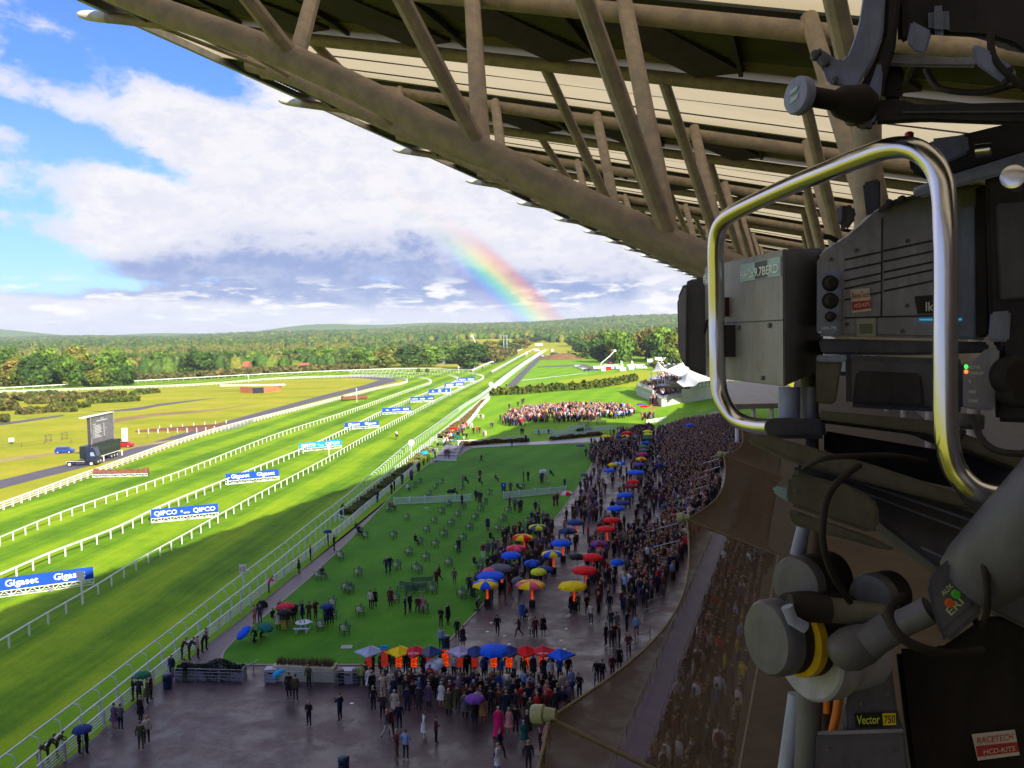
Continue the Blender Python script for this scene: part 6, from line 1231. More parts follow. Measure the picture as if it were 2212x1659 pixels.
def skin_obj(HJ, HE, root, M, name, parent):
    ks = list(HJ); me = bpy.data.meshes.new(name); me.from_pydata([HJ[k][:3] for k in ks], [(ks.index(a), ks.index(b2)) for a, b2 in HE], [])
    bm = bmesh.new(); bm.from_mesh(me); bm.verts.layers.skin.verify(); bm.to_mesh(me); bm.free()
    o = bpy.data.objects.new('sk', me); COL.objects.link(o); md = o.modifiers.new('s', 'SKIN'); sv = me.skin_vertices[0].data
    for i, k in enumerate(ks): sv[i].radius = (HJ[k][3],) * 2; sv[i].use_root = (k == root)
    u = o.modifiers.new('u', 'SUBSURF'); u.levels = 1; dg = bpy.context.evaluated_depsgraph_get(); m2 = bpy.data.meshes.new_from_object(o.evaluated_get(dg)); bpy.data.objects.remove(o)
    m2.materials.clear(); m2.materials.append(M); m2.polygons.foreach_set('use_smooth', [True] * len(m2.polygons)); o = bpy.data.objects.new(name, m2); COL.objects.link(o); o.parent = parent; ORG[o.name] = Vector(); return o
skin_obj(HJ, HE, 'b1', mat('bay_coat', (.09, .04, .02), .6), 'body', hx)
jk = person(857, 950, 'white', 'white', 'jockey in white breeches and blue cap on the lone horse', 'sit', None, 'dark', 'riders'); jk.location = G(857, 950) + Vector((0, 0, .95)); jk.rotation_euler = (R(14), 0, R(-94 + 90)); jk.material_slots[3].material = CM['blue']
for x, y, lab in ((1019, 822, 'small dark walker on the straight, nearest of four'), (1042, 800, 'small dark walker on the straight, second of four'), (1056, 787, 'small dark walker on the straight, third of four'), (1034, 788, 'small dark walker on the straight, at left'), (1100 - 6, 842 - 2, 'dark walker at the near end of the grey far road')):
    person(x, y, 'black', 'charcoal', lab, s=1.35, group='people far out on the course')

# ---------------------------------------------------------------- benches and tables on the lawn
green = mat('bench_green', (.012, .10, .055), .45, var=.15, scale=3); wetg = mat('bench_seat_wet', (.03, .085, .065), .35, var=.2, scale=3)
def bench_parts(L=1.55):
    d = {}
    mb = MB()
    for i in range(4): mb.box((0, -.18 + i * .12, .44), (L, .09, .035))
    d['seat'] = (mb, wetg)
    mb = MB(); Mx = Matrix.Rotation(R(-14), 3, 'X')
    for i in range(4): mb.box((0, .28 + i * .03, .54 + i * .11), (L, .025, .085))
    for q in (-1, 1): mb.beam((q * L * .48, .25, .42), (q * L * .48, .40, .95), .06, .05)
    d['backrest'] = (mb, green)
    for q in (-1, 1):
        mb = MB(); mb.beam((q * L * .46, -.22, 0), (q * L * .46, -.2, .62), .06, .06, Vector((1, 0, 0))); mb.beam((q * L * .46, .28, 0), (q * L * .46, .25, .45), .06, .06, Vector((1, 0, 0))); mb.beam((q * L * .46, -.26, .62), (q * L * .46, .3, .62), .06, .04); mb.beam((q * L * .46, -.22, .40), (q * L * .46, .28, .40), .05, .05)
        d[f'leg{q}'] = (mb, green)
    out = []
    for k, (mb, M) in d.items(): o = mb.build('leg' if k.startswith('leg') else k, M, local=True); out.append((o.name.split('.')[0], o.data)); bpy.data.objects.remove(o)
    return out
BP, BPL = bench_parts(), bench_parts(2.3)
B1 = [(493, 510), (440, 555), (708, 515), (655, 565), (910, 580), (588, 632), (1180, 625), (1500, 565), (1135, 715), (1095, 785), (775, 735), (925, 760), (712, 810), (872, 840), (1043, 870), (640, 900), (805, 925), (1365, 800), (1315, 880), (988, 965), (1262, 980), (565, 990), (732, 1035), (1557, 910), (1505, 995), (370, 870), (922, 1070), (650, 1135)]
B2 = [(235, 155), (75, 285), (580, 195), (512, 260), (620, 295), (437, 350), (765, 330), (565, 370), (960, 345), (190, 395), (110, 490), (665, 500), (848, 530), (200, 640), (105, 760), (25, 590), (425, 560), (682, 210), (415, 155), (820, 235), (610, 620)]
BL = [(796.5 + a / 4.545, 929 + b2 / 4.545 + 3) for a, b2 in B1] + [(708 + a / 2.941, 1106 + b2 / 2.941 + 4) for a, b2 in B2] + [(643, 1325), (718, 1335), (755, 1300 - 20), (777, 1155), (733, 1203), (686, 1251), (744, 1272), (838, 1105), (1125, 1150), (690, 1360)]
BL = [(x, y) for i, (x, y) in enumerate(BL) if all((x - a) ** 2 + (y - b2) ** 2 > 60 for a, b2 in BL[:i])]
ORD = ['first', 'second', 'third', 'fourth', 'fifth', 'sixth', 'seventh', 'eighth', 'ninth', 'tenth', 'eleventh', 'twelfth']
BLs = sorted(BL, key=lambda q: -q[1]); rowsB = [BLs[i:i + 6] for i in range(0, len(BLs), 6)]
for ri, rw in enumerate(rowsB):
    rw.sort()
    for ci, (x, y) in enumerate(rw):
        g = G(x, y); g.z = .04; long_ = (x, y) in [(708 + 75 / 2.941, 1106 + 285 / 2.941 + 4), (708 + 565 / 2.941, 1106 + 370 / 2.941 + 4)]
        t_ = thing('bench', f'green bench, {ORD[ci]} from left in the {ORD[ri]} line up from the betting row', 'bench', g, 'green benches set out on the lawn', rz=R(-68 + RNG.uniform(-5, 5)))
        for nm, me in (BPL if long_ else BP): link(nm, me, t_)
for x, y, rz, lab in ((880, 1279, -25, 'green bench turned sideways in the cluster, left'), (912, 1268, 8, 'long green bench facing the camera in the cluster'), (900, 1284, 15, 'low green bench lying nearest in the cluster')):
    g = G(x, y); g.z = .04; t_ = thing('bench', lab, 'bench', g, 'green benches set out on the lawn', rz=R(rz))
    for nm, me in BPL: link(nm, me, t_)
SITL = [(898, 1177, 'black', 'black'), (1060, 1172, 'black', 'charcoal'), (1025, 1226, 'charcoal', 'charcoal'), (770, 1150, 'brown', 'charcoal'), (776, 1158, 'navy', 'black'), (842, 1103, 'grey', 'cream'), (848, 1103, 'tan', 'black'), (1006, 1045, 'black', 'black'), (1036, 1048, 'navy', 'charcoal'), (1071, 1041, 'grey', 'black'), (1180, 1046, 'pink', 'cream'), (1190, 1030, 'black', 'black'), (697, 1251, 'charcoal', 'grey'), (983, 1070, 'maroon', 'black'), (1118, 1060, 'maroon', 'charcoal'), (880, 1062, 'white', 'black')]
for i, (x, y, c_, l_) in enumerate(SITL): person(x, y, c_, l_, f'person in {c_} seated on the lawn, {["left of a lone bench", "stretched on a bench near the apron", "on a bench by the grey umbrella", "on the bench by the brick path", "left of the pair by the brick path", "by the left lattice fence", "beside the grey coat by the lattice", "in the dark group mid lawn", "under the standing group mid lawn", "alone mid lawn", "under the pale umbrella", "right of the pale umbrella", "on a bench near the fence", "under the dark umbrella by the lattice", "behind the right lattice fence", "at the path edge"][i]}', 'sit', 60, ['dark', 'brown', 'grey'][i % 3], 'people seated on the lawn')
MIDL = [(887, 1036), (890, 1038), (903, 1020), (906, 1018), (852, 1060), (846, 1068), (815, 1085), (869, 1046), (1000, 1050), (1037, 1036), (1131, 1041), (1141, 1039), (1169, 1044), (1172, 1042), (1220, 1055), (1103, 1064), (1028, 1082), (1034, 1086), (1039, 1086), (998, 1093), (1101, 1098), (1112, 1103), (1122, 1108), (1126, 1104), (1157, 1110), (1165, 1112), (1149, 1132), (1163, 1131), (1197, 1094), (1204, 1092), (1254, 1062), (1263, 1056), (1270, 1054), (923, 1000), (936, 985), (940, 990), (915, 1006), (927, 998), (946, 972), (962, 988), (966, 986), (970, 990)]
# white picnic table, access covers, bins, stone bench things
g = G(655, 1362); g.z = .04; t_ = thing('picnic_table', 'white round picnic table with drinks on the lawn', 'table', g); pt = mat('picnic_white', (.60, .66, .78), .5)
mb = MB(); mb.lathe((0, 0, .70), (0, 0, 1), [(0, .66), (.02, .7), (.05, .7)], 18); o = mb.build('tabletop', pt, local=True); o.parent = t_
for q in (-1, 1): mb = MB(); mb.box((0, q * .85, .43), (1.3, .28, .05)); o = mb.build('seat', pt, local=True); o.parent = t_
for q in (-1, 1): mb = MB(); mb.beam((q * .3, 0, .0), (q * .12, 0, .7), .09, .09, Vector((0, 1, 0))); mb.beam((q * .45, -.85, .0), (q * .45, .85, .0), .07, .07); mb.beam((q * .45, -.85, 0), (q * .45, -.85, .42), .06, .06, Vector((1, 0, 0))); mb.beam((q * .45, .85, 0), (q * .45, .85, .42), .06, .06, Vector((1, 0, 0))); o = mb.build('leg', pt, local=True); o.parent = t_
for i in range(7):
    a = i * .9; d_ = g + Vector((math.cos(a) * .4 * (.4 + .1 * i), math.sin(a) * .4 * (.4 + .1 * i), .755)); mb = MB(); mb.lathe((0, 0, 0), (0, 0, 1), [(0, .035), (.09, .04), (.12, .02), (.17, .02)], 8); o = mb.build('glass_bottle', mat('bottle_glass', (.15, .07, .04), .2), local=True); o.location = d_; tag(o, 'small drink bottle standing on the white picnic table', 'bottle', 'drinks on the picnic table')
for x, y, lab in ((749, 1399, 'pale square access cover set in the lawn'), (921, 1098, 'small round pinkish cover below the left lattice fence')):
    mb = MB(); mb.box((0, 0, .05), (.95, .8, .06) if x < 800 else (.7, .5, .05)); o = mb.build('access_cover', mat('cover_metal', (.30, .29, .31), .5), local=True, loc=G(x, y)); tag(o, lab, 'cover')
def binn(x, y, lab, c_=(.015, .03, .10), h=1.15):
    g = G(x, y); t_ = thing('litter_bin', lab, 'bin', g, 'dark litter bins'); M = mat('bin_' + str(c_[2]), c_, .35)
    mb = MB(); mb.lathe(g, (0, 0, 1), [(0, .30), (.03, .33), (h * .78, .35), (h * .8, .37), (h * .84, .37)], 16); mb.build('bin_body', M, t_)
    mb = MB(); mb.lathe(g + Vector((0, 0, h * .845)), (0, 0, 1), [(0, .36), (.06, .37), (.18, .3), (.24, .12)], 16); mb.build('lid', M, t_)
    mb = MB(); mb.box(g + Vector((0, -.36, h * .68)), (.3, .06, .12)); mb.build('slot', mat('slot_black', (.005, .005, .005), .8), t_)
binn(362, 1487, 'navy litter bin beside the fence and left planter'); binn(743, 1672, 'dark litter bin alone at the bottom edge of the apron'); binn(963, 1402, 'dark litter bin at the lawn corner behind the stalls'); binn(735, 1478, 'dark litter bin right of the cream planter', (.03, .03, .05)); binn(770, 1476, 'grey-lidded bin at the left end of the betting railing', (.06, .06, .08)); binn(1088, 1062, 'small dark bin at the left end of the right lattice', (.02, .03, .12)); binn(735, 1118, 'dark bin against the path fence', (.02, .04, .12))
binn(1184, 1137, 'dark bin at the apron edge by the red jacket', (.10, .05, .06), 1.4)
g = G(1088, 1068); t_ = thing('sign_board', 'small square navy sign on a pole beside the right lattice fence', 'sign', g); mb = MB(); mb.beam(g, g + Vector((0, 0, 1.9)), .06, .06, Vector((1, 0, 0))); mb.build('pole', greyw, t_); mb = MB(); mb.box(g + Vector((0, -.06, 1.55)), (.8, .05, .75)); mb.build('panel', blueM, t_)
mb = MB(); mb.prism([g + Vector((-.1, -.1, 1.5)), g + Vector((.1, -.1, 1.5)), g + Vector((0, -.1, 1.75))], Vector((0, -.01, 0))); mb.build('emblem', letM, t_)
# planters and ticket machines along the bottom railing
stone = mat('planter_cream', (.52, .50, .36), .7, var=.1, scale=2); pg = mat('planter_grey', (.30, .30, .38), .6)
p0, p1 = G(378, 1470), G(524, 1472); d_ = (p1 - p0).normalized(); n_ = Vector((-d_.y, d_.x, 0))
t_ = thing('planter', 'long grey planter with bushy lavender at the end of the brick path', 'planter', p0)
for a, b2 in ((0, .46), (.5, 1)): mb = MB(); A2, B2_ = p0.lerp(p1, a), p0.lerp(p1, b2); mb.prism([A2, B2_, B2_ + n_ * .9, A2 + n_ * .9], Vector((0, 0, .62))); mb.build('trough', pg, t_)
hedge([p0 + n_ * .45 + Vector((0, 0, .0)), p1 + n_ * .45], 1.0, 1.25, 'grey-green lavender bushes growing in the long grey planter', [(.06, .075, .05), (.10, .11, .09), (.03, .04, .03)], 900, 'lavender', None, .05, 'plant')
p0, p1 = G(590, 1471), G(721, 1475); d_ = (p1 - p0).normalized(); n_ = Vector((-d_.y, d_.x, 0))
t_ = thing('planter', 'tall cream wooden planter with spiky red grasses behind the railing', 'planter', p0)
for i in range(4): mb = MB(); A2, B2_ = p0.lerp(p1, i / 4), p0.lerp(p1, (i + 1) / 4 - .002); mb.prism([A2, B2_, B2_ + n_ * 1.1, A2 + n_ * 1.1], Vector((0, 0, 1.22 - .03 * i))); mb.build('panel', stone, t_)
mb = MB(); rg = random.Random(9)
for i in range(900):
    c_ = p0.lerp(p1, .03 + .94 * rg.random()) + n_ * rg.uniform(.2, .95) + Vector((0, 0, 1.15)); a = rg.uniform(0, 6.28); l = rg.uniform(.3, .7); k = rg.uniform(.1, .35); tip = c_ + Vector((math.cos(a) * k, math.sin(a) * k, l)); w_ = Vector((-math.sin(a), math.cos(a), 0)) * .022
    mb.ct = rg.choice([(.16, .045, .035), (.10, .035, .03), (.12, .12, .04), (.2, .12, .07)]); mb.add([c_ - w_, c_ + w_, tip], [(0, 1, 2)])
tag(mb.build('grasses', hedgeM, loc=p0), 'spiky red-brown grasses growing in the cream planter', 'plant')
for x, y, lab in ((585, 1475, 'grey service box left of the cream planter'), (752, 1478, 'grey service box right of the cream planter')):
    g = G(x, y); t_ = thing('service_box', lab, 'box', g, 'grey boxes by the planter'); mb = MB(); mb.box(g + Vector((0, .3, .5)), (.85, .7, 1.0)); mb.build('housing', mat('box_lilac', (.36, .35, .46), .5), t_, bevel=.03); mb = MB(); mb.box(g + Vector((0, -.06, .75)), (.4, .04, .12)); mb.build('slot', mat('slot_black', (.005, .005, .005), .8), t_); mb = MB(); mb.box(g + Vector((0, .3, 1.05)), (.92, .78, .06)); mb.build('lid', mat('lid_pale', (.42, .42, .52), .5), t_)
def steelrail(label, l, h=1.05, sp=1.9, bars=(1.05, .8, .55, .3)):
    pts = [G(*q) for q in l]; t_ = thing('steel_railing', label, 'railing', pts[0], 'grey steel railings on the apron')
    mb = MB()
    for a, b2 in zip(pts, pts[1:]):
        for z in bars: mb.tube([a + Vector((0, 0, z)), b2 + Vector((0, 0, z))], .028 if z < h - .01 else .034, 6)
    mb.build('rails', greyw, t_)
    for p, d in along(pts, sp, .02): mb = MB(); mb.beam(p, p + Vector((0, 0, h)), .07, .07, Vector((1, 0, 0))); mb.build('post', greyw, t_)
steelrail('grey railing in front of the long grey planter', [(372, 1472), (524, 1476), (531, 1460)])
steelrail('sloping handrail of the small ramp between the planters', [(527, 1472), (560, 1452)], bars=(1.05,), sp=1.2)
steelrail('grey railing running past the cream planter to the betting row', [(572, 1479), (800, 1483)])
steelrail('grey railing in front of the betting row', [(800, 1483), (1020, 1492), (1232, 1500), (1252, 1474)])
steelrail('small white barrier at the terrace foot near the pair in black', [(1284, 1484), (1300, 1458)], bars=(1.05, .6))
steelrail('grey crush barrier on the terrace edge, lowest', [(1355, 1424), (1385, 1412)], bars=(1.1, .6)); steelrail('grey crush barrier on the terrace edge, second', [(1372, 1390), (1405, 1378)], bars=(1.1, .6)); steelrail('grey crush barrier on the terrace edge, third', [(1392, 1342), (1425, 1334)], bars=(1.1, .6)); steelrail('grey crush barrier on the terrace edge, fourth', [(1400, 1322), (1432, 1312)], bars=(1.1, .6)); steelrail('far crush barrier in the dense crowd', [(1436, 1245), (1462, 1238)], bars=(1.1, .6))
# ramp platform with steps by the fence
pf = thing('viewing_ramp', 'low grey stepped viewing ramp with handrails beside the fence', 'ramp', G(940, 995)); mb = MB()
for i in range(4): mb.prism([G(935 + i * 6, 992 - i * 6), G(986 + i * 3, 993 - i * 6), G(1000, 968), G(965, 966)], Vector((0, 0, .15 + .15 * i)))
mb.build('step', mat('grey_ramp', (.22, .20, .23), .6), pf); mb = MB(); mb.beam(G(936, 993, .2), G(986, 994, .2), .1, .35); mb.build('white_edge', white, pf)
mb = MB(); 
for l in ([(984, 992), (1000, 966)], [(968, 985), (985, 963)]):
    a, b2 = G(*l[0]), G(*l[1])
    for z in (.7, 1.2): mb.beam(a + Vector((0, 0, z)), b2 + Vector((0, 0, z + .3)), .07, .07)
mb.build('handrail', greyw, pf)
# ---------------------------------------------------------------- betting row: stands with square canopies and lit boards
def ledmat():
    M = bpy.data.materials.new('led_board'); M.use_nodes = True; q = NT(M.node_tree); co = q.n('ShaderNodeTexCoord').outputs['Object']
    v = q.noise(q.vm('MULTIPLY', co, (12, 12, 18)), 1.0, 3.0, .8); c_ = q.ramp(v, [(0.42, (.02, .001, 0)), (.50, (.55, .015, .002)), (.60, (1.0, .10, .005)), (.72, (1.0, .40, .02))])
    b = q.n('ShaderNodeBsdfPrincipled', {'Base Color': (.02, .005, .005, 1), 'Roughness': .4}); q.set(b, 'Emission Color', c_); b.inputs['Emission Strength'].default_value = .5
    o = q.n('ShaderNodeOutputMaterial'); q.t.links.new(b.outputs[0], o.inputs[0]); return M
LED = ledmat(); LEDd = mat('led_board_dim', (.06, .008, .006), .5, var=.3, scale=9, emit=((.8, .05, .02), .12))
UC = {'red': (.72, .008, .012), 'yellow': (.85, .60, .005), 'blue': (.008, .10, .78), 'navy': (.02, .045, .20), 'white': (.55, .56, .66), 'pale blue': (.36, .42, .60), 'grey': (.10, .11, .15), 'crimson': (.62, .02, .05), 'lime': (.62, .70, .03), 'green': (.01, .15, .07), 'purple': (.16, .05, .34), 'black': (.015, .014, .02), 'pink': (.78, .10, .20), 'cyan': (.01, .36, .72), 'dark red': (.22, .012, .03), 'teal': (.01, .16, .14), 'orange': (.7, .14, .02), 'lilac': (.40, .34, .58)}
UM = {k: mat('canopy_' + k.replace(' ', '_'), v, .75, var=.08, scale=2.5, spec=.15) for k, v in UC.items()}
pole_m = mat('umbrella_pole', (.35, .36, .40), .35, metal=.6)
def umbrella(g, h, r, c1, c2, label, sides=8, group='betting umbrellas on the apron', drop=.32, pole=True, name='umbrella', tilt=None, poleM=None, txt=None):
    t_ = thing(name, label, 'umbrella', g, group, rz=RNG.uniform(0, .5) if sides != 4 else 0)
    mb = MB(); n = sides
    for k in range(n):
        mb.cur = 0 if (k % 2 == 0 or not c2) else 1; a0, a1 = 6.2832 * (k - .5 + (.0 if n != 4 else 0)) / n, 6.2832 * (k + .5) / n; am = (a0 + a1) / 2; top = Vector((0, 0, h + drop)); row0 = [top] * 3
        prev = [top, top, top]; mb.smooth = False
        for j in range(1, 5):
            u = j / 4; zz = h + drop * ((1 - u ** 1.8) if n > 4 else (1 - u) ** 1.25); rr = r * math.sin(u * math.pi / 2) if n > 4 else r * 1.22 * u
            cur = [Vector((math.cos(a0) * rr, math.sin(a0) * rr, zz)), Vector((math.cos(am) * rr * math.cos((a1 - a0) / 2) * .985, math.sin(am) * rr * math.cos((a1 - a0) / 2) * .985, zz + .02 * u)), Vector((math.cos(a1) * rr, math.sin(a1) * rr, zz))]
            if j == 1: mb.add([top, cur[0], cur[1]], [(0, 1, 2)]); mb.add([top, cur[1], cur[2]], [(0, 1, 2)])
            else:
                for q in (0, 1): mb.add([prev[q], prev[q + 1], cur[q + 1], cur[q]], [(0, 1, 2, 3)])
            prev = cur
        for q in (0, 1): mb.add([prev[q], prev[q + 1], prev[q + 1] - Vector((0, 0, .10)), prev[q] - Vector((0, 0, .10))], [(0, 1, 2, 3)])
    cn = mb.build('canopy', [UM[c1], UM[c2 or c1]], local=True); cn.parent = t_; cn.rotation_euler = (0, 0, R(45) if sides == 4 else 0)
    if pole: mb = MB(); mb.tube([(0, 0, 0), (0, 0, h + drop + .12)], .028, 6); p_ = mb.build('pole', poleM or pole_m, local=True); p_.parent = t_
    mb = MB(); 
    for k in range(n): a = 6.2832 * (k - .5) / n; mb.tube([(0, 0, h - .2), (math.cos(a) * r * .55, math.sin(a) * r * .55, h + drop * .62)], .008, 4)
    rb = mb.build('ribs', pole_m, local=True); rb.parent = t_; rb.rotation_euler = cn.rotation_euler
    if tilt: t_.rotation_euler = (R(tilt[0]), R(tilt[1]), 0)
    if txt:
        mb = MB(); ORG[t_.name] = Vector(g); text('lettering', txt, letM, Vector(g) + Vector((-r * .42, -r * .78, h + .06)), (1, 0, 0), (0, .55, .83), .17, t_, .03, width=r * .8)
    return t_
def bookie(x, col, label, board='lit', round_=False, txt=None, ry=1468):
    g = G(x, ry); g.z = .008; umbrella(g, 2.25, .98 if not round_ else 1.3, col, 'navy' if col == 'grey' else None, label, 8 if round_ else 4, 'canopies along the betting row', .42, txt=txt)
    g2 = g + Vector((-.05, -.28, 0)); t_ = thing('betting_board', f'{"glowing" if board == "lit" else "dim"} red betting board under the {label.split(" canopy")[0]} canopy', 'board', g2, 'betting boards in the row')
    mb = MB(); mb.box(g2 + Vector((0, 0, 1.62)), (.55, .10, 1.1)); mb.build('case', mat('board_case', (.02, .012, .014), .5), t_)
    mb = MB(); mb.box(g2 + Vector((0, -.055, 1.62)), (.50, .012, 1.04)); mb.build('display', LED if board == 'lit' else LEDd, t_)
    mb = MB(); mb.beam(g2, g2 + Vector((0, 0, 1.1)), .06, .06, Vector((1, 0, 0))); mb.box(g2 + Vector((0, -.25, .45)), (.8, .5, .5)); mb.build('stand', mat('board_case', (.02, .012, .014), .5), t_)
for a in [(800, 'pale blue', 'pale silver canopy at the left end of the betting row', 'dim'), (865, 'yellow', 'yellow canopy with a dark emblem in the betting row', 'lit'), (898, 'crimson', 'crimson canopy next to the yellow one in the betting row', 'lit', False, 'LESTER'), (931, 'grey', 'dark grey canopy in the betting row', 'dim'), (996, 'lilac', 'white and purple canopy in the betting row', 'dim', False, 'Geoff Banks'),
    (1028, 'navy', 'small navy canopy left of the big round blue umbrella', 'dim'), (1069, 'blue', 'big round blue canopy in the betting row', 'lit', True, 'STAR'), (1102, 'navy', 'small navy canopy right of the big round blue umbrella', 'lit'), (1137, 'red', 'red canopy in the betting row, left of the last two', 'lit'), (1173, 'crimson', 'red canopy with white script in the betting row', 'lit', False, 'Ladbrokes')]: bookie(*a)
g = G(1210, 1474); umbrella(g, 2.2, 1.0, 'blue', None, 'blue canopy at the right end of the betting row', 4, 'canopies along the betting row', .42)
g = G(956, 1470); umbrella(g, 1.75, .8, 'white', 'pale blue', 'low tilted white umbrella behind the brightest betting board', 8, 'canopies along the betting row', .35, tilt=(25, -20))
for x, dz, lab, M_ in ((963, 1.72, 'brightest tall red betting board, without a canopy', LED), (832, 1.72, 'dim red betting board with a cyan top', LEDd)):
    g2 = G(x, 1468); t_ = thing('betting_board', lab, 'board', g2, 'betting boards in the row'); mb = MB(); mb.box(g2 + Vector((0, 0, dz)), (.6, .1, 1.4)); mb.build('case', mat('board_case', (.02, .012, .014), .5), t_)
    mb = MB(); mb.box(g2 + Vector((0, -.055, dz)), (.54, .012, 1.32)); mb.build('display', M_, t_); mb = MB(); mb.beam(g2, g2 + Vector((0, 0, 1.1)), .06, .06, Vector((1, 0, 0))); mb.build('stand', greyw, t_)
    if M_ is LEDd: mb = MB(); mb.box(g2 + Vector((0, -.02, 2.55)), (.62, .14, .3)); mb.build('cyan_top', UM['cyan'], t_)
# banners on the railing
for x0, x1, c_, s, lab in ((947, 972, 'purple', 'bet', 'purple and white banner on the betting railing'), (977, 1004, 'purple', 'Geoff Banks', 'dark purple lettered banner on the betting railing'), (1013, 1040, 'blue', 'CORAL', 'blue lettered banner on the betting railing'), (1062, 1072, 'red', None, 'small red banner on the betting railing'), (1088, 1112, 'cyan', None, 'cyan and yellow banner on the betting railing')):
    k = (x0 - 1020) / 212 if x0 > 1020 else (x0 - 1020) / 220; y = 1492 + (k * 8 if k > 0 else k * 9); a, b2 = G(x0, y), G(x1, y); t_ = thing('banner', lab, 'banner', a, 'banners on the betting railing'); a = a + Vector((0, -.05, .28)); b2 = b2 + Vector((0, -.05, .28))
    mb = MB(); mb.prism([a, b2, b2 + Vector((0, 0, .72)), a + Vector((0, 0, .72))], Vector((0, .02, 0))); mb.build('cloth', UM[c_], t_)
    if s: text('lettering', s, letM, a.lerp(b2, .08) + Vector((0, 0, .28)), b2 - a, (0, 0, 1), .30, t_, .006, width=(b2 - a).length * .84)
    if c_ == 'cyan': mb = MB(); mb.box(a.lerp(b2, .78) + Vector((0, -.01, .3)), ((b2 - a).length * .4, .02, .5)); mb.build('yellow_patch', UM['yellow'], t_)
